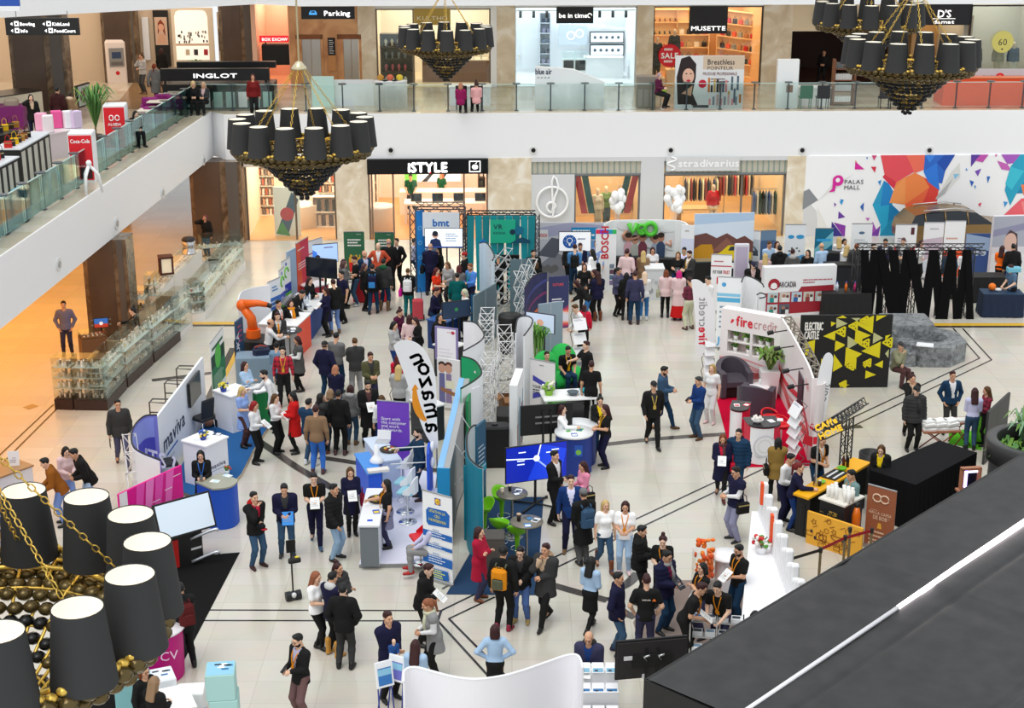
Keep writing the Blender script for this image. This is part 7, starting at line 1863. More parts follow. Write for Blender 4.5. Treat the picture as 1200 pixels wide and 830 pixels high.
o=thg('potted_plant','leafy plant in a tall square white planter by the armchairs','plant',P(900,466));g=MB();vs=[(-.2,-.2,0),(.2,-.2,0),(.2,.2,0),(-.2,.2,0),(-.27,-.27,.85),(.27,-.27,.85),(.27,.27,.85),(-.27,.27,.85)];g.add(vs,[(3,2,1,0),(4,5,6,7),(0,1,5,4),(1,2,6,5),(2,3,7,6),(3,0,4,7)],'f3eeee');g.bd('planter',o);plant(o,(0,0,.8),.65,.6,70,'6a7a3a',5,.07)
o=thg('table','low white glass coffee table with a cup between the armchairs','table',P(887,469),.2);FM.rb((0,0,.42),(.6,.6,.04),M('f2eef0',.2),.02).bd('tabletop',o)
for x in(-.25,.25):
 for y in(-.25,.25):FM.cyl((x,y,0),(x,y,.4),.02,CM,n=8).bd('leg',o)
cup('white cup on the low coffee table',on(o,.1,.1,.44),'f4f4f4','f4f4f4')
def hc(lb,L,R,mk=False):
 a,b=P(*L),P(*R);loc,rz,W=span(a,b);o=thg('counter',lb,'counter',loc,rz);h=1.08;k=14
 pts=[(W*i/k,.0+.0)for i in(0,k)];arc=[(W/2-W/2*cos(PI*i/k),-.28*sin(PI*i/k))for i in rn(k+1)]
 g=MB();g.prism(arc+[(W,.45),(0,.45)],0,h-.04,'d8123c');n_=len(arc)
 c0,c1=1,10
 vs=[(x,y-.006,.05)for x,y in arc[c0:c1]]+[(x,y-.006,h-.06)for x,y in arc[c0:c1]];q=c1-c0
 g.add(vs,[(i,i+1,q+i+1,q+i)for i in rn(q-1)],'f2f1f3');g.bd('body',o)
 if mk:f=MB();f.at(TRN((W*.42,-.292,.55)));[f.dc(0,0,r,M(c),-.001*i,28)for i,(r,c)in en(((.30,'d9d9de'),(.25,'f2f1f3'),(.19,'888'),(.15,'f2f1f3')))];f.ink([(-.14,-.08),(-.1,.1),(.16,.1),(.14,.04),(.14,-.08)],'d8123c');f.ink([(-.12,.0),(.15,.0),(.15,.015),(-.12,.015)],'f2f1f3');f.bd('emblem',o)
 FM.prism([((x-W/2)*1.06+W/2,y*1.08)for x,y in arc]+[(W*1.03,.48),(-W*.03,.48)],h-.04,h,M('2a282c',.2)).bd('top',o);return o
h1=hc('far red and white half-round counter with papers on a black top',(854,521),(875,523));h2=hc('near red and white half-round counter with a red emblem',(876,543),(911,541),True)
sh('leaflet on the far red and white counter',h1,[(.15,.1,.2),(.4,.2,-.3)],1.08,('f4f4f4','d8404a'));sh('leaflet on the near red and white counter',h2,[(.6,.1,.2),(.85,.15,-.3),(.3,.2,1)],1.08,('f4f4f4','888'))
q=bw('glass bowl of sweets on the near red and white counter',on(h2,.22,.05,1.08),'888',.16);g=MB();r=random.Random(2);[g.ell((r.uniform(-.09,.09),r.uniform(-.09,.09),.1+r.uniform(0,.06)),(.035,.035,.03),'f3ece4',6,4)for _ in rn(16)];g.bd('sweets',q)['kind']='stuff'
def rs(lb,at):
 o=thg('bar_stool',lb,'stool',P(*at),.4);FM.la([(0,.68),(.2,.70),(.25,.78),(.23,.79),(.18,.73),(0,.72)],M('d8141e',.25),24).bd('seat',o);FM.tb([(.24*cos(t),.24*sin(t),.82+.12*sin(t))for t in[k*.3 for k in rn(0,11)]],.025,M('d8141e',.25),6).bd('backrest',o);FM.cyl((0,0,.02),(0,0,.7),.028,CM,n=10).la([(0,.05),(.05,.05),(.2,.015),(.21,0),(0,0)],CM,20).bd('base',o)
rs('glossy red bar stool behind the near counter',(901,521));rs('glossy red bar stool by the brochure stand',(914,530))
zr('zigzag stand of orange and white brochures inside the firecredit booth',(931,545),-1.3,5,.5,1.75,'842');zr('zigzag leaflet holder by the left firecredit flag',(829,446),.2,4,.3,1.5,'844')
def fc(vert):
 def d(g,p):
  a=rad(vert[2]);c,sn=cos(a),sin(a);o_=Q(vert[0],vert[1],p.y)-p;T=TRN((o_.x,-.012,o_.z))@ROT(-a,4,'Y');s=vert[3]
  mir=vert[4]
  g.at(T)
  if mir:
   f1=MB();f1.tx('fire',0,0,s,RED,0,'l',.03);f1.tx('credit',tw('fire')*s,0,s,'555')
   for f,mi in zip(f1.f,f1.mi):vs=[(f1.v[k][0],f1.v[k][1],-f1.v[k][2])for k in f];g.add(vs,[tuple(rn(len(vs)))],f1.mats[mi])
  else:g.tx('fire',0,0,s,RED,0,'l',.03);g.tx('credit',tw('fire')*s,0,s,'555',0);g.ink([(-.45,0),(-.4,.3),(-.15,.3),(-.2,.0)],RED)
  g.T=Matrix()
 return d
fe('white feather flag with red and grey firecredit writing at the left of its booth',(836,447),[(810,328.5),(814,327.5),(820,329),(828,336),(834,347),(838,362),(838,385),(837,418),(826,417),(816,415),(815,380),(812,345)],fc((819,404,92,.36,True)))
fe('white feather flag with red and grey firecredit writing at the near corner of its booth',(953,545),[(951,513),(955,470),(959,440),(965,419),(971,413.5),(976,418),(975.5,430),(971,465),(966,492),(960,508)],fc((958,505,79,.32,False)))
def d(g,W,H):
 Y=M('e8d81e',.5);Y2=M('775',.5);r=random.Random(11)
 g.tx('ELECTRIC',W*.045,H*.80,.34,'f0eee6',-.003,'l',.03,W*.2);g.tx('CASTLE',W*.045,H*.68,.34,'f0eee6',-.003,'l',.03,W*.16)
 px=lambda x,y:((x-133)/437*W,(1-(y-678)/325)*H)
 T3=[((390,715),(478,680),(478,760),0),((490,680),(540,680),(490,705),0),((300,690),(355,715),(303,735),1),((300,745),(300,790),(243,770),0),((305,790),(350,808),(303,830),0),((360,770),(415,800),(362,830),1),((395,740),(470,768),(395,800),0),((482,755),(530,780),(482,805),1),((275,705),(300,712),(278,728),0),((155,800),(205,785),(205,850),0),((430,838),(520,795),(520,870),0),((540,770),(565,765),(540,795),0),((355,820),(435,850),(355,905),0),((302,795),(350,812),(302,838),0),((300,850),(345,905),(300,930),0),((360,880),(410,870),(410,920),0),((498,900),(538,880),(538,915),0),((458,925),(510,945),(458,962),0),((545,850),(562,830),(562,870),1),((240,870),(270,880),(240,900),0),((160,805),(210,870),(160,850),0),((335,980),(385,990),(340,1000),0),((440,900),(470,890),(455,915),0),((300,690),(330,678),(350,690),0),((370,690),(415,690),(400,705),1),((210,690),(240,678),(250,720),0)]
 for i,t in en(T3):
  if i in(25,):continue
  g.ink([px(*q)for q in t[:3]],Y2 if t[3]else Y)
 for cx,cy,s in((322,750,22),(380,725,20),(440,805,22),(550,800,22),(430,700,18),(380,905,18),(460,890,18),(350,985,16),(410,790,16)):
  a,b,c=(cx-s,cy),(cx+s,cy-s),(cx+s,cy+s)
  for u,v in((a,b),(b,c),(c,a),((cx,cy-s*.5),(cx+s,cy)),((cx+s,cy),(cx,cy+s*.5)),((cx,cy-s*.5),(cx,cy+s*.5))):(x0,z0),(x1,z1)=px(*u),px(*v);L=hypot(x1-x0,z1-z0);nx,nz=-(z1-z0)/L*.025,(x1-x0)/L*.025;g.ink([(x0-nx,z0-nz),(x1-nx,z1-nz),(x1+nx,z1+nz),(x0+nx,z0+nz)],Y,-.011)
pnl('black booth wall with scattered yellow triangles and the words ELECTRIC CASTLE',(934,455),(1040,454),(370,369),d,'111','display wall','display_wall',.08)
c=P(1086,418);o=thg('stone_planter','grey granite eight-sided fountain ring behind the seated man','planter',c);g=MB()
def octr(r,z,sy=1.):return[(r*cos(PI/8+i*PI/4),r*sy*sin(PI/8+i*PI/4),z)for i in rn(8)]
R0=1.15
rings=[octr(R0,0),octr(R0,.62),octr(R0*.97,.66),octr(R0*.52,.66),octr(R0*.42,.45),octr(R0*.36,.1)]
vs=[q for r in rings for q in r];g.add(vs,[(i*8+j,i*8+(j+1)%8,(i+1)*8+(j+1)%8,(i+1)*8+j)for i in rn(5)for j in rn(8)],GRANITE);g.bd('ring',o)
FM.add(octr(R0*.37,.15),[tuple(rn(8))],M('6b6a66',.1)).bd('basin',o);FM.rb((-1.05,-.75,.22),(.9,.55,.44),GRANITE,.03).bd('bench',o);FM.rb((-.62,.45,.55),(1.5,1.2,1.1),GRANITE,.05).bd('block',o)
q=thg('tray','white rounded tray on the granite ring','tray',(c.x-.35,c.y-.95,.665),-.3);FM.rb((0,.0,.02),(.5,.34,.035),'eceef0',.02).bd('dish',q)
hb=1.1;A,B_,C_,D_=P(929.5,578,hb),P(1000,536,hb),P(1021,542,hb),P(947.5,584,hb)
o=thg('bar_counter','long yellow bar top under the golden sign','counter',(A.x,A.y,0));FM.prism([((q-A).x,(q-A).y)for q in(A,D_,C_,B_)],hb-.05,hb,'f0ae12').bd('bar_top',o)
g=MB();ctr=(A+B_+C_+D_)/4-A;g.prism([(((q-A).x-ctr.x)*.88+ctr.x,((q-A).y-ctr.y)*.8+ctr.y)for q in(A,D_,C_,B_)],.0,hb-.05,'111');g.bd('body',o)
BO=o;mid=lambda t,s:(A+(B_-A)*t+(D_-A)*s)
q=thg('bar_mat','black striped bar mat on the yellow bar top','mat',mid(.55,.5),atan2((B_-A).y,(B_-A).x));g=MB();g.box((0,0,.01),(.62,.36,.02),'111');[g.box((0,y,.024),(.5,.05,.008),'888')for y in(-.1,.06)];g.bd('mat',q)
bw('green bowl on the yellow bar top',mid(.68,.45),'6ab82a',.12);bw('second green bowl on the yellow bar top next to the bottles',mid(.33,.5),'7ac83a',.1)
for i,(t,s,c_)in en(((.26,.35,'3a2a1c'),(.3,.2,'9fc4d6'),(.75,.3,'5a2a1a'),(.78,.45,'111'))):
 q=thg('bottle',['dark brown bottle at the near end of the yellow bar','pale blue bottle at the near end of the yellow bar','reddish bottle at the far end of the yellow bar','black bottle at the far end of the yellow bar'][i],'bottle',mid(t,s));FM.la([(0,0),(.04,0),(.04,.18),(.015,.25),(.015,.3),(0,.3)],M(c_,.15),12).bd('body',q);FM.la([(.017,.3),(.017,.33),(0,.33)],M('d8c48a',.3,.6),8).bd('cap',q)
cup('dark takeaway cup on the yellow bar top',mid(.27,.62),'2a2026')
o=thg('sign_stand','golden looped letters on a black truss arm held by a silver pole','sign',P(952,622));pc=P(952,622);top=P(952.5,497,0);hz_=HT(pc,505)
FM.cyl((0,0,0),(0,0,hz_),.03,M('777',.2,.9),n=10).bd('pole',o);e2=P(990,545);d2=e2-pc;truss_top=HT(e2,488)
g=MB();trs(g,d2,d2+Vc((0,0,truss_top)),.2,M('222',.4,.4));g.bd('truss_post',o);g=MB();trs(g,Vc((0,0,hz_)),d2+Vc((.5,.6,truss_top+.15)),.18,M('2a2a2e',.4,.4));g.bd('truss_arm',o)
g=MB();s0=Q(960,514,pc.y)-pc;g.at(TRN((s0.x,-.15,s0.z))@ROT(rad(-26),4,'Y'));GL=M('f2c83a',.3,.2,.5)
for wd,dz in(('CAffe',.24),('HOME',.02)):f=MB();f.tx(wd,0,dz,.2,GL,0,'l',.02);g.add([(x,y,z)for x,y,z in f.v],f.f,GL);g.add([(x,y+.05,z)for x,y,z in f.v],[t[::-1]for t in f.f],GL)
g.bd('letters',o)
def d(g,W,H):
 Gd=M('763',.4,.3);r=random.Random(3)
 for i in rn(26):x,z=r.uniform(.08,.92)*W,r.uniform(.12,.88)*(H-.1);k=i%4;(g.dc(x,z,.045,Gd),g.dc(x,z,.03,'1f2026'))if k==0 else g.rc(x-.03,z-.03,x+.04,z+.02,Gd)if k==1 else g.ink([(x-.04,z-.03),(x+.04,z-.03),(x,z+.05)],Gd)if k==2 else g.rc(x-.05,z,x+.05,z+.012,Gd)
 g.dc(W*.48,H*.42,.14,Gd,-.004,24);g.dc(W*.48,H*.42,.12,'1f2026',-.005,24);g.tb([(W*.48+.07*cos(t),-.006,H*.42+.07*sin(t))for t in(3.5,4.1,4.7,5.3,5.9)],.008,Gd,4);[g.dc(W*.48+s*.045,H*.46,.014,Gd)for s in(-1,1)]
o=ct('black patterned cart with rows of white cups by the yellow bar',(958,633),(986,643),.75,1.05,'1f2026','e9e4da',d)
g=MB();g.rb((.3,.35,.1),(.1,.1,.1),WH)
items('cup','white paper cup on the black patterned cart','cup','',[on(o,.1+.11*i,.15+.15*k,1.05)for i in rn(6)for k in rn(3)if(i+k)%4!=3],lambda g,c:g.la([(0,0),(.032,0),(.042,.13),(.044,.26),(0,.26)],M(c),12),('f4f3f0','eeece6'))
q=thg('bottle','orange bottle behind the patterned cart','bottle',P(1001,640));FM.la([(0,.0),(.1,0),(.1,.75),(.05,.95),(0,.95)],M('841',.2),14).bd('body',q);FM.la([(.05,.95),(.06,1.05),(0,1.05)],'111',12).bd('cap',q)
o=thg('waste_bin','black round bin behind the yellow bar','bin',P(1018,575));FM.la([(0,0),(.28,0),(.3,1.),(.26,1.),(.25,.8),(0,.8)],'111',22).bd('body',o)
o=thg('suitcase','black suitcase standing left of the orange front panel','suitcase',P(941,624),.2);FM.rb((0,0,.45),(.32,.5,.82),'111',.06).bd('shell',o);FM.tb([(-.1,.1,.86),(-.1,.1,1.),(.1,.1,1.),(.1,.1,.86)],.012,M('9a9da0',.3,.7),5).bd('handle',o)
def d(g,W,H):
 r=random.Random(6);K=M('531',.5)
 for i in rn(34):
  x,z=r.uniform(.05,.93)*W,r.uniform(.08,.9)*H;k=i%5;s=r.uniform(.05,.08)
  if k==0:g.tb([(x+s*cos(t*.8),-.002,z+s*sin(t*.8))for t in rn(8)],.006,K,4,True)
  elif k==1:g.tb([(x-s,-.002,z-s*.7),(x+s,-.002,z-s*.7),(x+s,-.002,z+s*.7),(x-s,-.002,z+s*.7)],.006,K,4,True)
  elif k==2:g.tb([(x-s,-.002,z),(x+s,-.002,z+s)],.006,K,4)
  elif k==3:g.tb([(x+s*(1 if t%2 else .45)*cos(t*PI/5),-.002,z+s*(1 if t%2 else .45)*sin(t*PI/5))for t in rn(10)],.006,K,4,True)
  else:g.dc(x,z,s*.5,'2a2a3a',-.002,10,1.2)
 g.tb([(W*.55+.14*cos(t),-.003,H*.5+.1*sin(t))for t in[PI+k*PI/8 for k in rn(9)]],.01,K,4,True);g.tb([(W*.28-.13,-.003,H*.22),(W*.28+.13,-.003,H*.22),(W*.28+.13,-.003,H*.42),(W*.28-.13,-.003,H*.42)],.01,K,4,True);g.tb([(W*.28+.06*cos(t*.6),-.003,H*.32+.06*sin(t*.6))for t in rn(11)],.008,K,4,True)
pnl('orange-yellow front panel with brown coffee doodles',(944,636),(1008,658),(600,619),d,'f5b43a','display panel','info_board',.06)
def d(g,W,H):
 Cc=M('876',.5);g.tb([(W*.35+.1*cos(t*.5),-.003,H*.83+.09*sin(t*.5))for t in rn(13)],.018,Cc,5);g.tb([(W*.62+.1*cos(t*.5),-.003,H*.83+.09*sin(t*.5))for t in rn(13)],.018,Cc,5);g.tx('HAI LA CAFEA',W*.5,H*.57,.1,Cc,-.003,'c',.012,W*.8);g.tx('DE BOB',W*.5,H*.49,.13,Cc,-.003,'c',.015,W*.5);g.rc(W*.15,H*.63,W*.4,H*.635,Cc);g.rc(W*.6,H*.53,W*.85,H*.535,Cc);g.ink([(W*.42,H*.35),(W*.58,H*.35),(W*.55,H*.44),(W*.45,H*.44)],'862');g.ln(W*.15,H*.3,W*.85,4,.1,.04,Cc);g.tx('COFFEE',W*.5,H*.06,.13,'f2e8dc',-.003,'c',.015,W*.7)
ru('brown roll-up banner with a cream looped mark by the black draped table',(1012,640),(1045,650),(566,579),d,'9a5a3c')
hb=1.15;c4=[P(1020,551,hb),P(1073,568.5,hb),P(1145,530.5,hb),P(1101,516.5,hb)];A=c4[0]
o=thg('table','long black draped table by the brown banner','table',(A.x,A.y,0));g=MB();L4=[((q-A).x,(q-A).y)for q in c4];g.prism(L4,hb-.02,hb,M('131315',.85,0,0,1,.15));g.bd('tabletop',o);g=MB();pts=[]
for i in rn(4):
 x0,y0=L4[i];x1,y1=L4[(i+1)%4];k=max(6,int(hypot(x1-x0,y1-y0)/.1));n_=Vc((y1-y0,-(x1-x0))).normalized()
 for j in rn(k):pts.append((x0+(x1-x0)*j/k,y0+(y1-y0)*j/k,n_))
k=len(pts);vs=[(q[0]+q[2].x*.005,q[1]+q[2].y*.005,hb)for q in pts]+[(q[0]+q[2].x*(.03+.03*(i%2)),q[1]+q[2].y*(.03+.03*(i%2)),.02)for i,q in en(pts)]
g.add(vs,[(i,(i+1)%k,k+(i+1)%k,k+i)for i in rn(k)],M('131315',.9,0,0,1,.1));g.bd('skirt',o)
p=P(1131,620);o=thg('lit_mirror','light wooden frame with a glowing violet strip on a wooden stand','lamp',p,.15);zc=HT(p,561);g=MB();wd=M('643',.5)
for x in(-.21,.21):g.bx(x-.03,x+.03,-.06,.06,zc-.26,zc+.26,wd)
g.bx(-.24,.24,-.06,.06,zc+.22,zc+.28,wd);g.bx(-.3,.24,-.1,.1,zc-.3,zc-.25,wd);g.bd('wood_frame',o);FM.bx(-.15,-.09,-.05,.03,zc-.2,zc+.2,M('769',.4,0,3.)).bx(-.15,.15,-.05,.03,zc+.16,zc+.2,M('889',.4,0,2.)).bd('light_strip',o);FM.bx(-.17,.17,.04,.06,zc-.24,zc+.22,M('1c1a26',.05)).bd('glass',o);FM.bx(-.05,.05,-.02,.08,0,zc-.28,wd).bx(-.25,.25,-.2,.2,0,.04,wd).bd('stand',o)
cp('carpet','small bright green mat by the folding tables at the right',[(1112,520),(1150,528),(1152,508),(1128,504),(1112,508)],'5ab02a')
def fo(lb,at,h,s,stuffn,lb2):
 o=thg('folding_table',lb,'table',P(*at),.1);wd=M('532',.5);FM.bx(-s[0]/2,s[0]/2,-s[1]/2,s[1]/2,h-.03,h,wd).bd('tabletop',o)
 for y in(-s[1]*.4,s[1]*.4):FM.tb([(-s[0]*.4,y,0),(s[0]*.4,y,h-.03)],.018,wd,6).tb([(s[0]*.4,y,0),(-s[0]*.4,y,h-.03)],.018,wd,6).bd('leg',o)
 for i in rn(stuffn):g=MB();g.rb((0,0,.03),(.34,.26,.06),'f3f3f0',.01);tag(g.bd('packet',None,on(o,-.3+.3*(i%3),-.06+.06*(i//3%2),h+.061*(i//3)),.05*i),lb2,'packet',lb2)
 return o
fo('small wooden folding table loaded with white packets',(1098,528),.62,(1.,.6),12,'white folded packet piled on the wooden folding table')
fo('small folding table between the man in navy and the woman in grey',(1124,520),.66,(.55,.5),3,'white packet on the small folding table behind')
o=thg('bag','lime green bag hanging by the woman in the red plaid shirt','bag',P(1147,522));FM.ell((0,0,.45),(.24,.16,.36),'6ac82a',14,8).bd('body',o);FM.tb([(-.1,0,.75),(-.05,0,.95),(.05,0,.95),(.1,0,.75)],.015,'5ab02a',5).bd('handle',o);o.location.z=.0
pnl('dark grey standing board between the green mat and the round kiosk',(1153,545),(1178,520),(480,463),lambda g,W,H:(g.rc(0,H*.33,W,H*.335,'5a5c5e'),g.rc(W*.45,0,W*.46,H,'2a2c2e')),'222','display panel','info_board',.06)
c=P(1222,600);hk=1.75;o=thg('round_kiosk','dark round kiosk ring with plants inside at the right edge','kiosk',c);Dk=M('222',.35)
ctr=P(1215,515,hk);o.location=(ctr.x,ctr.y,0);g=MB();R0=abs(P(1158,515,hk).x-ctr.x);g.la([(R0*.92,hk-.5),(R0,hk-.48),(R0,hk-.02),(R0*.98,hk),(R0*.80,hk),(R0*.78,hk-.02),(R0*.78,hk-.5),(R0*.92,hk-.5)],Dk,48);g.bd('canopy_ring',o);FM.la([(R0*.9,0),(R0*.9,hk-.5)],'333',40).la([(R0*.86,0),(R0*.86,hk-.5)],'1d1512',40).bd('counter_wall',o);FM.la([(0,.6),(R0*.85,.6)],'211',40).bd('floor_disc',o)
for i in rn(5):a_=2.2+i*.45;plant(o,(R0*.6*cos(a_),R0*.6*sin(a_),.8),.8,.55,26,'5a8a4a',i,.05)
plant(o,(.0,R0*.7,1.2),1.,.8,40,'7aa07a',9,.05)
F_,N_=P(889,645),P(936,788);loc,rz,W=span(N_,F_);H_=HT(F_,560)
o=thg('display_wall','long white booth wall with a comb of upright slats along its top','display wall',loc,rz);g=MB();WM=M('f4f4f5',.45)
g.bx(0,W,-.06,.06,0,H_-.5,WM);g.bd('wall_panels',o);k=24
for i in rn(k):x=W*(i+.1)/k;g=MB();hh=H_-.08+.1*((i*5)%3-1);g.rb((x+.09,0,hh/2+.3),(.16,.16,hh-.6),WM,.03);g.bd('slat',o)
FM.prism([(0,.06),(W,.06),(W,.2),(0,1.15)],0,.95,'f1f1f3').bd('counter_niche',o)
for x0,z0,z1 in((W*.6,1.1,1.8),(W*.87,1.4,1.9)):FM.bx(x0,x0+.14,.07,.13,z0,z1,'f2581e').bd('orange_strip',o)
loc_on=on(o,W*.6,.3,.95);va('red and white flowers with green leaves on the slatted booth counter',loc_on,('d8303a','f2f0ea','5a9a3a'),1.5,'e9e9ec')
cp('carpet','taupe carpet before the white slatted booth',[(769,681),(886,680),(900,740),(830,790),(762,790),(742,730)],'8d7f78')
o=thg('glass_column','clear tube crammed with crumpled orange paper','display',P(823,702));FM.la([(.25,.02),(.25,1.15)],GLC,24).bd('tube',o);g=MB();r=random.Random(8)
for i in rn(60):a_,e,z=r.uniform(0,6.28),r.uniform(0,.2),r.uniform(.35,1.4);e*=1 if z<1 else 1.25-.5*(z-1);g.ell((e*cos(a_),e*sin(a_),z),(r.uniform(.03,.07),r.uniform(.03,.07),r.uniform(.03,.07)),M(r.choice(('f06a1e','f28a2e','831','888'if z<.6 else'f2761e')),.6),6,4)
g.bd('orange_paper',o)['kind']='stuff';FM.la([(0,0),(.28,0),(.28,.03),(0,.03)],WH,24).bd('base',o)
o=thg('table','white round table with orange sides behind the orange tube','table',P(850,690));FM.la([(0,.75),(.36,.75),(.36,.8),(0,.8)],'f4f4f5',28).bd('tabletop',o);FM.la([(.25,0),(.25,.75)],'ececee',24).bx(-.4,-.3,-.2,.2,.3,.85,'f2742a').bd('body',o)
o=thg('brochure_stand','tiered stand of thin printed booklets on the taupe carpet','brochure stand',P(838,779),-.15);g=MB()
for x in(-.5,0,.5):g.bx(x-.012,x+.012,-.25,.3,0,.95,M('777',.3,.5))
for k in rn(3):g.bx(-.5,.5,-.25+.2*k,-.02+.2*k,.35+.22*k,.37+.22*k,M('777',.3,.5))
g.bd('rack',o);sp=[on(o,-.36+.24*i,-.14+.2*k,.375+.22*k+.03*q)for i in rn(4)for k in rn(3)for q in rn(3)]
items('booklet','thin blue and grey booklet in the tiered stand','booklet','',sp,lambda g,c:(g.box((0,0,.012),(.19,.17,.024),'eef0f2'),g.box((0,0,.026),(.15,.1,.004),M(c))),('3a6a9a','4a5560','8aa6bc','24303c'),-.15)
def post(lb,at,belt=None,c='4a4038'):
 o=thg('queue_post',lb,'queue post',P(*at));FM.cyl((0,0,.03),(0,0,.98),.03,M('8a7a5c',.3,.8),n=14).bd('pole',o);FM.la([(0,.04),(.06,.04),(.17,.02),(.18,0),(0,0)],M('6a5c44',.3,.8),22).bd('base',o);FM.cyl((0,0,.88),(0,0,.99),.042,'2a2420',n=14).bd('head',o)
 if belt:q=P(*belt)-P(*at);n_=Vc((-q.y,q.x,0)).normalized()*.002;FM.add([tuple(v)for v in(n_+Vc((0,0,.90)),q+n_+Vc((0,0,.90)),q+n_+Vc((0,0,.97)),n_+Vc((0,0,.97)),-n_+Vc((0,0,.90)),q-n_+Vc((0,0,.90)),q-n_+Vc((0,0,.97)),-n_+Vc((0,0,.97)))],[(0,1,2,3),(7,6,5,4),(0,4,5,1),(3,2,6,7)],M(c,.7)).bd('belt',o)
 return o
post('queue post with a dark belt towards the slatted wall',(958.5,692),(927,702),'2a2220');post('queue post with a red belt, in the middle of the row',(987,677),(959,691),'a8182a');post('tallest looking queue post before the orange panel',(993,667));post('queue post next to the brown banner, with a red belt',(1018,668),(988,677),'a8182a')
ZR=3.2;A,B_=P(757,795,ZR),P(1200,530,ZR);u=(B_-A).normalized();v=Vc((u.y,-u.x,0));LA,LV=(B_-A).length+8,10.
o=thg('booth_canopy','large black padded booth roof with a glowing white light line','booth',(A.x,A.y,0),atan2(u.y,u.x));RM=nz('black_cloth','111','2c2b2c',3.,.5,5)
g=MB();nu,nv=60,44;vs=[];pu=1.95;pv=2.1;sl=[0]
def seam(x,p):d_=abs((x/p)-round(x/p))*p;return-.035*math.exp(-(d_/.05)**2)
us=sorted(set([LA*i/nu for i in rn(nu+1)]+[k*pu+e for k in rn(int(LA/pu)+1)for e in(-.12,-.05,0,.05,.12)if 0<=k*pu+e<=LA]));vsn=sorted(set([LV*i/nv for i in rn(nv+1)]+[k*pv+e for k in rn(int(LV/pv)+1)for e in(-.12,-.05,0,.05,.12)if 0<=k*pv+e<=LV]))
rr=random.Random(3)
for y in vsn:
 for x in us:vs.append((x,-y,ZR+seam(x+.4,pu)+seam(y,pv)+.02*sin(x*1.1+y*.7)*sin(y*1.3)))
n_=len(us);g.add(vs,[(j*n_+i,(j+1)*n_+i,(j+1)*n_+i+1,j*n_+i+1)for j in rn(len(vsn)-1)for i in rn(n_-1)],RM,True);g.bd('roof_cloth',o)
FM.bx(0,LA,-LV,0,ZR-.3,ZR-.08,'111').bd('roof_frame',o)
FM.bx(0,LA,-.03,.02,0,ZR-.02,'111').bx(-.02,.03,-LV,0,0,ZR-.02,'111').bd('side_drape',o)
def lc(px,py):q=P(px,py,ZR)-Vc((A.x,A.y,ZR));return q.dot(u),-(q.x*u.y-q.y*u.x)
a0,a1=P(884,826,ZR+.02),P(1206,608,ZR+.02);T_=TRN((A.x,A.y,0))@ROT(atan2(u.y,u.x),4,'Z');Ti=T_.inverted();q0,q1=Ti@a0,Ti@a1;mid_=q0+(q1-q0)*.46;ext=q0-(q1-q0)*.4
FM.tb([ext,q0,mid_],.035,'e9e9ec',6).bd('light_cover',o);FM.tb([mid_,q0+(q1-q0)*.7,q1,q1+(q1-q0)*.3],[.035,.05,.05,.05],M('fff2f6',.4,0,6.),6).bd('light_line',o)
o,pl=cv('large white wavy pop-up wall at the bottom edge, from behind',[(473,800),(474,787),(486,783),(507,788),(530,794),(556,797),(585,794),(612,787),(641,777),(665,769),(678,770),(683,784)],2.3,'f0eff4',rim='f3f3f7',n=5)
p=P(556,812,1.9);o=thg('display_tube','white display tube with a black curved rim before the wavy wall','display',(p.x,p.y,0));g=MB();pl2=[(.32*cos(t),.32*sin(t))for t in[.2+k*.25 for k in rn(11)]];g.wall(pl2,1.9,.015,'eeeef2');g.bd('skin',o);FM.tb([(x,y,1.91)for x,y in pl2]+[(pl2[-1][0],pl2[-1][1],1.3)],.025,'111',6).bd('rim',o)
o=thg('brochure_stand','white tiered rack of blue photo leaflets before the man in the grey jacket','brochure stand',P(700,858),0);g=MB();zt=1.15
g.bx(-.36,.36,.15,.3,0,zt,'f1f2f4');g.bx(-.36,.36,-.35,.15,0,.55,'123');g.bx(-.3,-.05,-.36,-.35,.05,.5,'1a3ad0');g.bx(-.36,.36,-.1,.2,.55,.85,'f1f2f4');g.bd('rack',o)
items('leaflet','white leaflet with a blue sea picture in the tiered rack','leaflet','',[on(o,-.24+.24*i,(-.25,.0,.2)[k],(.58,.88,1.17)[k])for i in rn(3)for k in rn(3)],lambda g,c:(g.T.__class__,g.at(ROT(.6,4,'X')),g.box((0,0,.0),(.21,.2,.01),'f5f6f8'),g.box((0,-.05,.007),(.18,.07,.003),M(c)),g.box((-.03,-.06,.01),(.06,.03,.002),'112'),setattr(g,'T',Matrix())),('4a9ac8','3a7ab0','6ab0d0'))
o=tv('large dark screen from behind before the black roofed booth',(760,862),PI+.17,1.28,.75,1.55,None,'111',0)
g=FM.bx(-.62,.62,.026,.06,-.34,.34,'2f2a2c');g.bx(-.35,.35,.06,.1,-.1,.1,'111');
for x,z,s in((.42,.05,.16),(-.3,-.28,.1),(.12,-.32,.1)):g.bx(x-s/2,x+s/2,.06,.064,z-.04,z+.04,'888')
for x in(-.16,.1):g.tb([(x,.1,.0),(x+.06,.14,.1),(x-.04,.14,.12)],.02,M('d6d8da',.2,.8),6)
g.T=Matrix();f=g.bd('back_cover',o);f.location=(0,0,1.55)
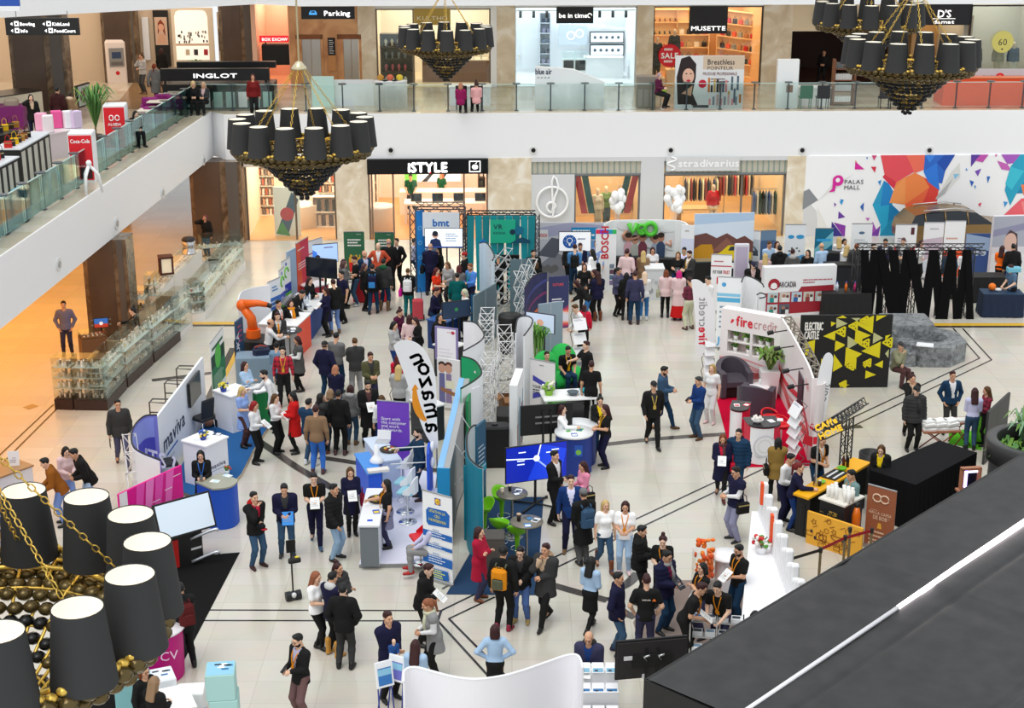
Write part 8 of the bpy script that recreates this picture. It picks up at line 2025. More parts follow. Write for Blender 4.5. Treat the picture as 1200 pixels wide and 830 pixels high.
for at,lb,rz in(((452,845),'blue and white easel sign nearest the bottom edge',.5),((466,838),'violet and white easel sign by the wavy wall',-.5)):
 o=thg('easel_sign',lb,'sign',P(*at),rz);g=MB();g.T=TRN((0,0,.95))@ROT(-.2,4,'X');g.rb((0,0,0),(.34,.03,.48),'f1f2f5',.01);g.rc(-.13,-.2,.13,.12,M('3a7ac0'if'blue'in lb else'447'),-.018);g.rc(-.13,-.02,.13,.1,'578',-.02);g.T=Matrix();g.bd('board',o);g=MB()
 for x in(-.15,.15):g.tb([(x,-.1,0),(x*.8,.05,1.)],.014,'3a4a9a',5)
 g.tb([(0,.35,0),(0,.05,.95)],.014,'3a4a9a',5);g.bd('legs',o)
# ===== gallery level
Z=ZT
def up(px,py):return P(px,py,ZT)
p0,p1=Q(6,21,48),Q(92,21,48);W=(p1-p0).length;pb=Q(8,41,48);o=thg('direction_sign','black hanging direction sign with white arrows and pictograms','sign',(p0.x,48,pb.z));H=p0.z-pb.z
FM.bx(0,W,-.06,.06,0,H,'111').bd('board',o);g=MB();g.at(TRN((0,-.066,0)))
for u,v,s in((.20,.56,'Bowling'),(.20,.16,'Info'),(.64,.56,'KidsLand'),(.66,.16,'FoodCourt')):g.tx(s,W*u,H*v,H*.27,LIT,0,'l',.03);g.rc(W*(u-.075),H*(v-.03),W*(u-.015),H*(v+.26),LIT);g.dc(W*(u-.045),H*(v+.11),H*.07,'111');g.ink([(W*(u-.13),H*(v+.1)),(W*(u-.1),H*(v+.2)),(W*(u-.1),H*v)],LIT)
g.bd('lettering',o);g=MB();[g.cyl((W*t,0,H),(W*t,0,ZC+1-pb.z),.015,'555',n=6)for t in(.15,.85)];g.bd('hanger',o)
p0,p1=Q(-6,-6,40),Q(22,-6,40);pb=Q(0,7,40);o=thg('hanging_sign','blue and white sign edge in the upper left corner','sign',(p0.x,40,pb.z));W=p1.x-p0.x;FM.bx(0,W,-.05,.05,.0,1.2,'2a55b0').bx(0,W,-.052,.052,-.12,0,'f2f4f8').bd('board',o);FM.cyl((W/2,0,1.2),(W/2,0,4),.02,'555',n=6).bd('hanger',o)
def up2(lb,L,R,top,dw,c,nm='info_board',cat='display panel',t=.12,zb=.0):return pnl(lb,L,R,top,dw,c,cat,nm,t,ZT,None,zb)
def chalk(g,W,H):r=random.Random(5);[g.ln(W*(.06+.32*i),H*.9,W*(.32+.32*i),14,H*.06,H*.018,'b9b6ae',-.002,i)for i in rn(3)]
up2('black chalk menu wall at the left back of the gallery',(98,90),(118,80),(28,24),chalk,'111')
for at,lb in(((101,90),'orange wooden post left of the black menu wall'),((119,81),'orange wooden post right of the black menu wall')):
 o=MB();p=up(*at);o.bx(-.15,.15,-.15,.15,0,ZC-ZT,'642');q=o.bd('wood_post',None,p);q['kind']='structure'
a,b=up(-30,132),up(22,125)
def posterf(g,W,H):g.rc(W*.08,H*.55,W*.92,H*.9,'f0a23a');g.rc(W*.35,H*.72,W*.7,H*.88,'f2d23a');g.dc(W*.5,H*.35,W*.32,'b8402a',-.003,16,.8);g.dc(W*.45,H*.3,W*.2,'e8e0d4');g.ln(W*.15,H*.6,W*.8,2,.12,.04,'f4f0ea')
up2('freestanding food poster with a yellow mark by the brown column',(66,126),(82,122),(84,82),posterf,'3a302c','poster_stand','poster',.15)
def purp(g,W,H):g.rc(W*.06,H*.06,W*.94,H*.94,'c9d2dc');g.dc(W*.4,H*.45,W*.22,'8a2a6a');g.rc(W*.55,H*.2,W*.85,H*.5,'9aa8b8')
up2('low tilted poster with a violet disc by the food poster',(92,127),(107,122),(100,97),purp,'111','poster_stand','poster',.1)
def beauty(g,W,H):g.rc(W*.08,H*.1,W*.92,H*.92,'d6b7a0');g.dc(W*.5,H*.62,W*.2,'865',-.004,16,1.2);g.ink([(W*.25,H*.4),(W*.3,H*.75),(W*.5,H*.86),(W*.72,H*.72),(W*.78,H*.36),(W*.62,H*.5),(W*.64,H*.68),(W*.38,H*.68),(W*.36,H*.5)],'521');g.ink([(W*.2,H*.15),(W*.8,H*.15),(W*.7,H*.42),(W*.3,H*.42)],'d9a88a')
def upw(lb,px0,py0,px1,py1,c,dw=None,off=UO+2.45,nm='wall_poster',cat='poster',t=.1):o=ws(nm,lb,px0,py0,px1,py1,off,M(c,.5),dw or(lambda g,W,H:None),t);o['category']=cat;return o
upw('tall dark wall with a poster of a red-haired woman',179,12,201,78,'111',lambda g,W,H:beauty(g.at(g.T@TRN((0,0,H*.33))),W,H*.6),nm='wall_poster')
upw('bright lit shop entrance panel left of the dark poster wall',166,20,177,70,'eef2fa',None,nm='lit_entrance',cat='panel')
def jw(g,W,H):
 pts=[(W*.14+W*.1*cos(t),H*.9+H*.07*sin(t))for t in[PI-k*PI/12 for k in rn(7)]]+[(W*.86-W*.1*cos(t),H*.9+H*.07*sin(t))for t in[PI/2+k*PI/12+PI/2 for k in rn(0)]]
 g.ink([(W*.08,H*.12),(W*.08,H*.85),(W*.12,H*.93),(W*.2,H*.96),(W*.75,H*.96),(W*.83,H*.93),(W*.87,H*.85),(W*.87,H*.12)],M('fbf3e6',.5,0,.55));r=random.Random(3)
 g.rc(W*.08,H*.36,W*.87,H*.40,'876');[g.dc(W*r.uniform(.12,.84),H*r.uniform(.42,.6),W*.02,M(r.choice(('2a2a2e','444','c9c2b6'))),-.005,8,1.8)for _ in rn(34)];[g.rc(W*x,H*.2,W*(x+.1),H*.3,M(c))for x,c in((.3,'d9c9b0'),(.5,'222'),(.74,'b8303a'))]
upw('cream shop front with a rounded lit window of jewellery',200,9,253,78,'ecdcc4',jw,nm='shop_window',cat='window')
upw('open shop entrance right of the rounded window',254,14,268,78,'cdb99f',lambda g,W,H:g.rc(W*.1,H*.3,W*.9,H*.7,'2e2622'),nm='shop_entrance',cat='entrance')
p=up(139,97);o=thg('cash_machine','pale cash machine by the brown column of the gallery','cash machine',p,.25);g=MB();prof=[(0,0),(1.,0),(1.,1.75),(.8,1.95),(.0,1.95)];g.rb((0,.3,.95),(.95,.9,1.9),'efe2dc',.12);g.bd('housing',o);g=MB();g.bx(-.32,.32,-.2,-.14,.75,1.55,'555');g.rc(-.2,1.1,.2,1.38,M('3a4a6a',.2),-.21);g.rc(-.25,.8,.25,.95,'6a6664',-.21);g.bd('screen_unit',o);g=MB();g.at(TRN((0,-.155,.45)));g.dc(0,0,.09,'d0202c');g.bd('emblem',o)
a=up(-20,152);o=ct('cream curved cafe counter under the direction sign',(-25,152),(52,139),1.2,1.1,'e2d6bd','3a2c24',None,ZT)
o=thg('tub_chair','violet box armchair before the cream cafe counter','chair',up(16,150),.1);g=MB();vs=[(-.45,-.4,0),(.45,-.4,0),(.45,.4,0),(-.45,.4,0),(-.52,-.46,.85),(.52,-.46,.85),(.52,.46,.85),(-.52,.46,.85)];g.add(vs,[(3,2,1,0),(4,5,6,7),(0,1,5,4),(1,2,6,5),(2,3,7,6),(3,0,4,7)],'7a1a6a');g.bd('shell',o);FM.rb((0,.05,.95),(.5,.4,.3),'a89a86',.08).bd('cushion',o)
for at,lb,h,s in(((113,171),'tall spiky palm by the ice cream freezers',1.55,1),((228,112),'small spiky palm before the makeup kiosk',.9,.8)):
 o=thg('potted_palm',lb,'plant',up(*at));FM.la([(0,0),(.18,0),(.24,.4),(0,.38)],'4a3a30',16).tb([(0,0,.3),(.03,0,.8)],.04,'7a6a4a',6).bd('pot',o);plant(o,(.03,0,.6),h,.95*s,70,'4a7a3a',3,.03)
def fz(lb,at,rz,c,dw,top=None,s=(.75,.7,1.55)):
 o=thg('drinks_fridge',lb,'fridge',up(*at),rz);FM.rb((0,s[1]/2,s[2]/2),s,'eceef0',.03).bd('cabinet',o);g=MB();g.bx(-s[0]/2+.03,s[0]/2-.03,-.02,0,.08,s[2]-.08,M(c,.4));dw(g.at(TRN((-s[0]/2,-.024,0))),*s[::2]);g.T=Matrix();g.bd('door',o);return o
def alg(g,W,H):Wt=M('999');[g.tb([(W*.5+s*(.1+.07*cos(t)),-.002,H*.72+.09*sin(t))for t in[k*.6 for k in rn(11)]],.02,Wt,5)for s in(-1,1)];g.tx('ALGIDA',W*.5,H*.55,.13,Wt,-.002,'c',.02,W*.6);g.dc(W*.5,H*.2,.18,'5a2a1e');g.dc(W*.55,H*.28,.1,'e9d9c4')
fz('red ice cream freezer with a white heart mark and ALGIDA',(137,176),.1,'e0202c',alg)
def coke(g,W,H):g.tx('Coca-Cola',W*.5,H*.8,.17,'999',-.002,'c',.02,W*.8);g.ln(W*.2,H*.35,W*.8,5,.1,.05,'f2dede');g.rc(W*.1,H*.08,W*.9,H*.3,'211')
fz('red drinks fridge with white script lettering',(98,214),.1,'e0202c',coke)
for i,(L,R)in en((((-6,208),(25,198)),((28,222),(62,200)),((-8,252),(26,232)))):
 o=ct(['black kiosk counter full of handbags at the left edge','black kiosk shelf with pale doors by the red drinks fridge','white framed kiosk shelf of bags nearest the left frame edge'][i],L,R,.8,1.25,'111','d9dde2'if i else'26282c',lambda g,W,H:[g.rc(W*(k+.15)/5,H*.05,W*(k+.75)/5,H*.9,'c9c4ba')for k in rn(5)]if i else None,ZT)
 for k in rn(7):
  c=('7a4a2a','111','c8302a','2a2a2e','e8b81e','3a2a22','a8742e')[(k+2*i)%7];q=hb_(c,.24,.2,.12).bd('handbag',None,on(o,.15+.3*k,.4,1.25+.2),.3);tag(q,['bag in the row on the kiosk counter at the left edge','bag in the row on the kiosk shelf by the drinks fridge','bag in the row on the kiosk shelf nearest the left frame edge'][i],'handbag','bags on kiosk row %s'%('one','two','three')[i])
for i,(x,y)in en(((52,175),(60,178),(70,172),(84,172),(92,172))):
 g=MB();g.rb((0,0,.28),(.34,.3,.56),M(('f0a9c4','f3e6ea','e85a9a','f2f2f4','d9c4e0')[i]),.02);tag(g.bd('gift_box',None,up(x,y+8)+Vc((0,0,.9)),.2*i),['pink gift box at the left end of the box row','cream gift box second in the box row','deep pink gift box in the box row','white gift box in the box row','lilac gift box at the right end of the box row'][i],'box')
o=ct('pale kiosk table carrying the row of gift boxes',(46,190),(98,180),.8,.88,'d9c9cc','efe6e8',None,ZT)
for i,(L,R)in en((((-12,300),(12,283)),((14,281),(34,267)),((36,266),(54,256)))):
 g=MB();a,b=up(L[0]-14,L[1]-2),up(R[0]-14,R[1]-2);loc,rz,W=span(a,b);g.rb((W/2,.1,.5),(W*.8,.25,.9),M(('12a0b8','167','0f8aa4')[i],.5),.05);tag(g.bd('lounge_seat',None,loc,rz),['turquoise seat back nearest the left frame edge behind the glass','middle turquoise seat back behind the glass','farthest turquoise seat back behind the glass'][i],'seat')
p=up(108,232);o=thg('sculpture','white curved three-legged stool behind the left glass','stool',up(107,226));g=MB();[g.tb([(0,0,.85),(.25*cos(a_),.25*sin(a_),.55),(.33*cos(a_),.33*sin(a_),0)],[.05,.045,.04],WH,7)for a_ in(.3,2.4,4.5)];g.ell((0,0,.9),(.09,.09,.1),WH,10,6);g.bd('legs',o)
def ing(g,W,H):g.tx('INGLOT',W*.5,H*.25,H*.5,LIT,0,'c',.03,W*.42)
a,b=up(192,129),up(322,128);loc,rz,W=span(a,b);o=thg('makeup_kiosk','black makeup kiosk with white INGLOT letters on its canopy','kiosk',loc,rz);H0=HT(a,96)-ZT
FM.bx(0,W,0,1.4,.75,1.,'111').bd('counter_top',o)
g=MB();g.bx(0,W,.02,1.38,0,.75,M('2a3a36',.2));[g.rc(W*k/9+.04,.08,W*(k+.8)/9,.7,M('9fc0b8'if k%3 else'888',.15),.015)for k in rn(9)];g.bd('glass_front',o)
g=MB();g.bx(-.05,W*.96,.0,.3,1.15,1.62,'121214');ing(g.at(TRN((0,-.01,1.15))),W*.96,.47);g.T=Matrix();g.bx(W*.1,W*1.,1.1,1.4,1.5,1.75,'121214');g.bd('canopy',o);g=MB();[g.bx(x-.04,x+.04,y-.04,y+.04,.9,1.5,'111')for x in(.1,W*.93)for y in(.15,1.25)];g.bd('post',o)
for i,(x,y)in en(((175,152),(186,141),(196,133),(210,128))):
 o=thg('cafe_table',['square cafe table nearest the freezers along the left glass','second square cafe table along the left glass','third square cafe table along the left glass','square cafe table nearest the makeup kiosk'][i],'table',up(x,y));FM.rb((0,0,.73),(.7,.7,.04),'d9d0c2',.01).bd('tabletop',o);FM.cyl((0,0,.02),(0,0,.72),.035,M('222',.3,.5),n=10).la([(0,.03),(.22,.015),(.23,0),(0,0)],M('222',.3,.5),18).bd('base',o)
for i,(x,y,rz)in en(((177,141,.2),(192,137,.2),(181,150,3.2),(206,135,3.3))):
 o=thg('armchair',['magenta cafe armchair farthest from the freezers','magenta cafe armchair in the middle of the row','magenta cafe armchair with its back to the left glass','magenta cafe armchair nearest the makeup kiosk'][i],'chair',up(x,y),rz);m=M('514',.6);FM.rb((0,0,.35),(.6,.6,.2),m,.05).bd('seat',o);FM.rb((0,.28,.6),(.62,.14,.5),m,.05).bd('backrest',o)
 for s in(-.3,.3):FM.rb((s,0,.45),(.12,.56,.3),m,.04).bd('armrest',o)
 for s in(-.22,.22):FM.bx(s-.03,s+.03,-.25,.25,0,.25,'2a2024').bd('leg',o)
def ub(px,py):return up(px,py)
up2('tall frosted greenish board behind the gallery glass',(366,125),(392,125),(88,91),None,'cfeee6','partition_board','board',.06)
up2('wide white board behind the gallery glass below the lifts',(392,124),(438,124),(93,94),None,'eef3f5','partition_board','board',.06)
for i,x in en((447,458,469)):o=thg('display_plinth',['left white pillar plinth before the jeweller','middle white pillar plinth before the jeweller','right white pillar plinth before the jeweller'][i],'plinth',ub(x,126));FM.la([(0,0),(.3,0),(.3,1.05),(.32,1.08),(0,1.08)],'f0f3f4',22).bd('column',o);FM.ell((0,0,1.2),(.14,.14,.13),M(('752','d96a4a','872')[i]),10,7).bd('flower_ball',o)
o=ct('white nail bar table with two seated women',(527,124),(575,124),.8,.78,'eceff0','f6f6f6',None,ZT)
for x,lb in((541,'black chair with a dark coat at the nail bar table, left'),(558,'black chair at the nail bar table, right')):o=thg('chair',lb,'chair',ub(x,128));m=M('111',.6);FM.rb((0,0,.45),(.45,.45,.06),m).bd('seat',o);FM.rb((0,-.22,.72),(.45,.06,.5),m).bd('backrest',o);g=MB();[g.cyl((a_,b_,0),(a_,b_,.43),.018,m,n=6)for a_ in(-.2,.2)for b_ in(-.2,.2)];g.bd('legs',o)
a,b=ub(627,128),ub(708,128);loc,rz,W=span(a,b);g=MB();H0=HT(a,78)-ZT;H1=HT(b,96)-ZT;g.plate([(0,0),(W,0),(W,H1),(W*.55,H0*.93),(0,H0)],0,.3,'f3f7f8');g.at(TRN((0,-.006,0)));g.tx('blue air',W*.0+.0,H0*.82,.32,'2a3550',-.001,'l',.02,W*.24);[g.ink([(W*(.02+.05*i),H0*.72),(W*(.05+.05*i),H0*.76),(W*(.06+.05*i),H0*.74)],'2a3550')for i in rn(4)];g.T=Matrix();o=g.bd('makeup_partition',None,loc,rz);tag(o,'white sloping partition with a small dark script mark behind the glass','partition')
up2('grey wooden kiosk cabinet left of the beauty billboard',(746,127),(768,127),(90,90),lambda g,W,H:[g.rc(W*(.05+.33*i),H*.05,W*(.3+.33*i),H*.6,'a39b92')for i in rn(3)],'8f867c','cabinet','cabinet',.6)
def bill(g,W,H):
 g.rc(0,0,W,H,'888');g.rc(W*.4,H*.75,W,H,'d6c0a8');g.ink([(W*.05,H*.05),(W*.02,H*.6),(W*.08,H*.95),(W*.2,H),(W*.3,H*.85),(W*.3,H*.6),(W*.26,H*.3),(W*.34,H*.08)],'2a1c1c');g.dc(W*.19,H*.62,W*.085,'e8b9a0',-.003,20,1.35);g.ink([(W*.1,H*.3),(W*.26,H*.45),(W*.24,H*.25)],'865');g.dc(W*.195,H*.54,W*.03,'712',-.005,12,.5);[g.dc(W*x,H*.67,W*.015,'2a1c1c',-.005,10,.6)for x in(.16,.225)]
 g.ink([(W*.09,H*.6),(W*.11,H*.78),(W*.24,H*.82),(W*.27,H*.66),(W*.3,H*.8),(W*.2,H*.96),(W*.08,H*.85)],'2a1c1c');g.tx('Breathless',W*.46,H*.84,.3,'2a2a2e',-.004,'l',.01,W*.4);g.tx('POINTEUR',W*.46,H*.74,.2,'4a4a4e',-.004,'l',0,W*.38);g.tx('PRODUSE PROFESIONALE',W*.4,H*.64,.17,'422',-.004,'l',.012,W*.5);g.ln(W*.52,H*.58,W*.8,2,.1,.05,'7a6a6a');g.dc(W*.4,H*.48,W*.06,'712',-.004,18);r=random.Random(2)
 for i in rn(12):x=W*(.48+.042*i);hh=H*r.uniform(.12,.28);z=H*(.32 if i<7 else .12 if i%2 else .36);g.rc(x,z,x+W*.03,z+hh,M(r.choice(('c8742a','8a4a2a','3a2a2a','d98a8a','5a6a7a','c9a05a'))))
 for i in rn(8):g.rc(W*(.5+.055*i),H*.08,W*(.53+.055*i),H*(.2+.04*(i%3)),M(('e89aa0','8a8f9a','d9b0b0')[i%3]))
 g.rc(0,0,W*.25,H*.09,'e9eef2');g.rc(W*.27,H*.03,W*.5,H*.08,'4a4a50')
up2('large beauty billboard of a smiling dark-haired woman with bottles',(790,128),(870,128),(66,65),bill,'888','billboard','billboard',.15)
for i,(x,y)in en(((774,128),)):o=thg('bar_stool','lime green stool by the beauty billboard','stool',ub(x,y));FM.la([(0,.68),(.22,.68),(.24,.74),(0,.76)],'a8d81e',20).bd('seat',o);FM.cyl((0,0,.02),(0,0,.68),.03,CM,n=8).la([(0,.04),(.2,.015),(.21,0),(0,0)],CM,18).bd('base',o)
up2('tall white board with a small wooden box by the fire extinguishers',(909,127),(934,127),(70,70),lambda g,W,H:g.rc(W*.45,H*.33,W*.75,H*.48,'532'),'f4f5f5','partition_board','board',.3)
o=ct('white table with small goods behind the glass, left of the book rack',(933,124),(972,124),.7,.75,'888','f4f4f4',None,ZT)
for x,c,lb in((943,'2f7a5a','small green chair before the gallery table'),(963,'26282c','dark chair with a black coat before the gallery table'),(1036,'2a2a2e','dark chair with a coat behind the orange kiosk')):o=thg('chair',lb,'chair',ub(x,127));m=M(c,.6);FM.rb((0,0,.45),(.5,.45,.06),m).bd('seat',o);FM.rb((0,-.2,.7),(.52,.08,.5),m,.03).bd('backrest',o);g=MB();[g.cyl((a_,b_,0),(a_,b_,.43),.018,m,n=6)for a_ in(-.2,.2)for b_ in(-.2,.2)];g.bd('legs',o)
p=ub(988,124);o=thg('book_rack','wooden rack with white books behind the gallery glass','rack',p);wd=M('7a4a30',.5);g=MB();[g.bx(x-.04,x+.04,0,.4,0,1.85,wd)for x in(-.42,.42)];[g.bx(-.42,.42,0,.4,z,z+.04,wd)for z in(.1,.55,1.,1.45)];g.bd('frame',o)
items('book','white and grey book on the wooden rack behind the glass','book','',[on(o,-.34+.075*i,.15,z)for i in rn(9)for z in(.14,.59,1.04,1.49)],lambda g,c:g.box((0,0,.12),(.06,.16,.24),M(c)),('f1f0ee','777','e0dcd8','444'))
o=ct('bright orange bank kiosk counter behind the gallery glass',(1104,124),(1230,124),1.4,1.15,'f0521e','f28a5a',None,ZT)
def cav(g,W,H):g.tx('CARD',W*.12,H*.42,H*.36,'2a3f9a',-.002,'l',.02);g.dc(W*.44,H*.55,H*.25,'e0202c');g.ink([(W*.44-.12,H*.55),(W*.44,H*.7),(W*.44+.12,H*.55),(W*.44,H*.4)],'f4f4f6');g.tx('AVANTAJ',W*.52,H*.42,H*.36,'2a3f9a',-.002,'l',.02);g.ln(W*.12,H*.28,W*.95,1,.1,.1,'4a5aa8')
a,b=ub(1138,122),ub(1232,122);loc,rz,W=span(a,b);z0,z1=HT(a,104),HT(a,81);o=thg('kiosk_sign','grey kiosk sign reading CARD AVANTAJ with a red round mark','sign',(loc.x,loc.y,z0),rz);g=MB();g.bx(0,W,.05,.12,0,z1-z0,'c9ccd4');cav(g.at(TRN((0,.045,0))),W*.75,z1-z0);g.T=Matrix();g.bd('board',o);g=MB();[g.bx(x-.04,x+.04,.12,.18,ZT-z0,.2,'555')for x in(.3,W-.3)];g.bd('post',o)
def wpt(u,dep,z):return WT@Vc((u,dep,z))
def sv(nm,lb,u,dep,z,W,H,D,rows,c,goods=None,rz=.0):
 o=thg(nm,lb,'shelf',wpt(u,dep,z),BRZ+rz);m=M(c,.5);FM.bx(0,.04,0,D,0,H,m).bx(W-.04,W,0,D,0,H,m).bx(0,W,D-.02,D,0,H,m).bd('frame',o)
 for k in rn(rows+1):f=MB();f.bx(.04,W-.04,0,D-.02,H*k/rows-(.03 if k else 0),H*k/rows+(0 if k else .03),m);f.bd('shelf_board',o)
 return o
def bagshape(g,c):g.rb((0,0,.11),(.24,.12,.22),M(c,.4),.03);g.tb([(-.07,0,.22),(0,0,.33),(.07,0,.22)],.012,M(c,.4),5)
def shoeshape(g,c):g.ell((0,-.04,.05),(.05,.13,.05),M(c,.3),8,5);g.ell((0,.06,.08),(.045,.06,.07),M(c,.3),8,5)
uu=U(765);o=sv('wall_shelf','lit back shelf wall of bags and shoes in the orange shoe shop, left',U(770),UO+4.4,ZT,U(808)-U(768),2.9,.4,5,'f6d2a0');L_=U(808)-U(768)
items('shoe','shoe on the left back shelves of the orange shoe shop','shoe','',[on(o,.2+.24*i,.15,2.9*k/5+.02)for i in rn(int(L_/.25))for k in(1,2,3,4)],shoeshape,('211','b8402a','111','532'),BRZ)
o=sv('wall_shelf','lit back shelf wall of handbags in the orange shoe shop, middle',U(809),UO+4.4,ZT,U(850)-U(809),2.9,.4,5,'f6d2a0');L_=U(850)-U(809)
items('handbag','handbag on the middle back shelves of the orange shoe shop','handbag','',[on(o,.25+.36*i,.18,2.9*k/5+.02)for i in rn(int(L_/.37))for k in(1,2,3)],bagshape,('2a1c1a','c8202a','e8e0d6','6a4a3a','b89a6a'),BRZ)
o=sv('wall_shelf','slanted right shelf wall of handbags in the orange shoe shop',U(858),UO+4.3,ZT,3.2,2.9,.4,5,'f6d2a0',None,-1.)
items('handbag','handbag on the right shelf wall of the orange shoe shop','handbag','',[on(o,.25+.4*i,.15,2.9*k/5+.02)for i in rn(7)for k in(1,2,3,4)],bagshape,('e0502a','2a1c1a','c8202a','b8763a','555'),BRZ-1.)
g=MB();g.at(WT@TRN((U(785),UO+.0,UZ(66))));g.dc(0,0,.5,'d8202c',0,26);g.tx('SALE',0,-.12,.34,'999',-.004,'c',.03);g.ln(-.25,.32,.25,1,.1,.1,'f4dede');g.ln(-.25,-.2,.25,1,.1,.1,'f4dede');o=g.bd('sale_sticker');tag(o,'round red SALE sticker on the shoe shop window','sticker')
def mq(lb,at,rz,top,bot,z=.0,s=1.):
 j=fk('Dc0','f');o=thg('mannequin',lb,'mannequin',at,rz);o.scale=(s,)*3
 me=cd(('body','Dc0','f'),lambda:mk_body('Dc0','f'));
 c=bpy.data.objects.new('figure',me);COL.objects.link(c);c.parent=o;setm(c,[M('d9c2ac',.3)]*4)
 for nm,k,col in(('top','sweater',top),('trousers','trousers',bot)):
  me=cd(('top','Dc0','f',k),lambda:mk_top('Dc0','f',k))if nm=='top'else cd(('bot','Dc0','f',k),lambda:mk_bottom('Dc0','f',k))
  q=bpy.data.objects.new(nm,me);COL.objects.link(q);q.parent=o;setm(q,[clo(col)]*len(me.materials))
 return o
mq('mannequin in black before the orange shoe shop shelves, left',wpt(U(772,85),UO+.8,ZT+.3),0,'111','111');mq('mannequin in black by the shoe shop sign',wpt(U(794,75),UO+1.2,ZT+.6),0,'111','111')
for i,u in en((U(772,85),U(794,75))):g=MB();g.at(WT);g.bx(u-.35,u+.35,UO+.4+.4*i,UO+1.3+.3*i,ZT,ZT+.29+.3*i,'f2d9b6');tag(g.bd('display_block'),['low cream block under the left shoe shop mannequin','tall cream block under the mannequin by the sign'][i],'block')
o=ct('low cream display table in the orange shoe shop',(815,97),(845,97),1.,.8,'f5d6ac','987',None,ZT);o.location=wpt(U(815,92),UO+2.2,ZT)
for i,(a_,b_)in en(((442,483),)):
 o=sv('display_cabinet','dark framed jewellery shelves left of the jeweller entrance',U(a_+2),UO+1.,ZT,U(b_)-U(a_+2),2.2,.5,4,'5a4636');L_=U(b_)-U(a_+2)
 items('jewel_stand','pale jewellery stand on the dark framed shelves','jewellery','',[on(o,.25+.28*q,.2,2.2*k/4+.02)for q in rn(int(L_/.3))for k in rn(4)],lambda g,c:(g.la([(0,0),(.07,0),(.03,.05),(.08,.2),(.03,.3),(0,.3)],M(c,.3),10)),('f1ece4','d9606a','555','e6dfd2'),BRZ)
o=ct('low wooden jewellery counter inside the jeweller shop',(495,95),(573,95),.9,1.,'7a5038','e8d9c4',None,ZT);o.location=wpt(U(494,85),UO+1.6,ZT)
items('jewel_stand','small white stand on the wooden jewellery counter','jewellery','',[on(o,.25+.34*i,.3,1.)for i in rn(13)],lambda g,c:g.la([(0,0),(.06,0),(.03,.05),(.07,.16),(0,.2)],M(c,.3),8),('f6f2ea','776','e0d6c6'),BRZ)
o=sv('display_cabinet','white and grey watch cabinet at the left of the bright shop',U(638),UO+4.2,ZT,U(652)-U(638),2.8,.4,6,'c4ccd6');L_=U(652)-U(638)
items('watch_box','dark watch box in the left cabinet of the bright shop','watch box','',[on(o,.2+.24*i,.15,2.8*k/6+.02)for i in rn(int(L_/.25))for k in rn(6)],lambda g,c:g.rb((0,0,.09),(.16,.12,.18),M(c),.01),('5a6a82','556','3a4456'),BRZ)
o=ws('light_poster','grey light poster of round watch faces in the bright shop',655,28,688,52,UO+4.5,M('b9c4d4',.4,0,.3),lambda g,W,H:[(g.dc(W*x,H*z,H*.22,M('eef2f6',.4,0,.3)),g.dc(W*x,H*z,H*.15,'cfd6e0'))for x,z in((.42,.45),(.72,.55))]);o['category']='poster'
for i,(a_,b_,c_,d_)in en(((691,37,731,50),(691,52,731,65))):
 o=ws('wall_case',['upper black framed wall case of the bright shop','lower black framed wall case of the bright shop'][i],a_,b_,c_,d_,UO+4.6,'26282c',lambda g,W,H:(g.rc(W*.03,H*.08,W*.97,H*.92,M('e9eef4',.3,0,.5)),[g.dc(W*(.15+.17*k),H*.5,H*.14,'5a6470')for k in rn(5)]));o['category']='display case'
for i,(x,w_)in en(((662,.55),(676,.55))):o=thg('display_case',['left dark-topped glass pedestal of the bright shop','right dark-topped glass pedestal of the bright shop'][i],'display case',wpt(U(x,80),UO+1.5,ZT),BRZ);g=MB();g.rb((w_/2,.3,.5),(w_,.5,1.),'eef0f3',.02);g.rc(.05,.5,w_-.05,.95,'2a2c34',.04);g.bd('pedestal',o);FM.bx(0,w_,.06,.54,1.,1.3,GLASS).bd('glass_box',o)
o=ct('long white display counter across the bright watch shop',(612,95),(740,95),.7,.95,'eff2f5','999',None,ZT);o.location=wpt(U(690,88),UO+2.6,ZT);o.scale=(.36,1,1)
o=ws('spotlight_rail','rail of small dark spotlights along the ceiling of the bright shop',605,11.5,744,12.3,UO+.6,'d9dcde',lambda g,W,H:[g.bx(W*(k+.2)/9,W*(k+.2)/9+.12,-.1,.05,-.28,0,'2a2c30')for k in rn(9)if k!=4]);o['category']='light'
g=MB();g.at(WT@TRN((BW(1175,49,UO)[0],UO-.02,BW(1175,49,UO)[1])));g.dc(0,0,.48,'f2f08a',0,30);g.tx('60',0,-.15,.4,'222',-.004,'c',.0);g.dc(0,-.32,.04,'222');tag(g.bd('window_sticker'),'round pale yellow sticker with the number 60','sticker')
for i,(x,c,b_)in en(((1152,'4a3a2c','2a2a2e'),(1178,'8a7a5a','b0a284'),(1196,'26365a','c8c2b4'))):mq(['mannequin in brown left of the yellow 60 sticker','mannequin in khaki below the yellow 60 sticker','mannequin in navy at the right frame edge'][i],wpt(U(x,75),UO+1.,ZT+.012),0,c,b_)
o=thg('exchange_booth','red lit exchange sign over a black machine by the lifts','booth',wpt(U(311),UO+.6,ZT),BRZ);z=UZ(50)-ZT;FM.rb((.5,.3,z-.55),(1.5,.5,.9),'111',.06).bd('machine',o);g=MB();g.bx(-.3,1.35,-.06,.0,z,z+.28,M('d8202c',.4,0,.8));g.at(TRN((0,-.066,z)));g.tx('BOX EXCHW',-.2,.06,.18,LIT,0,'l',.02);g.T=Matrix();g.bd('sign_board',o);g=MB();[g.bx(x,x+.06,.2,.3,0,z,'2a2522')for x in(-.1,1.1)];g.bd('post',o)
def wg(px,py,dep):return WT@Vc((BW(px,py,dep)[0],dep,0))
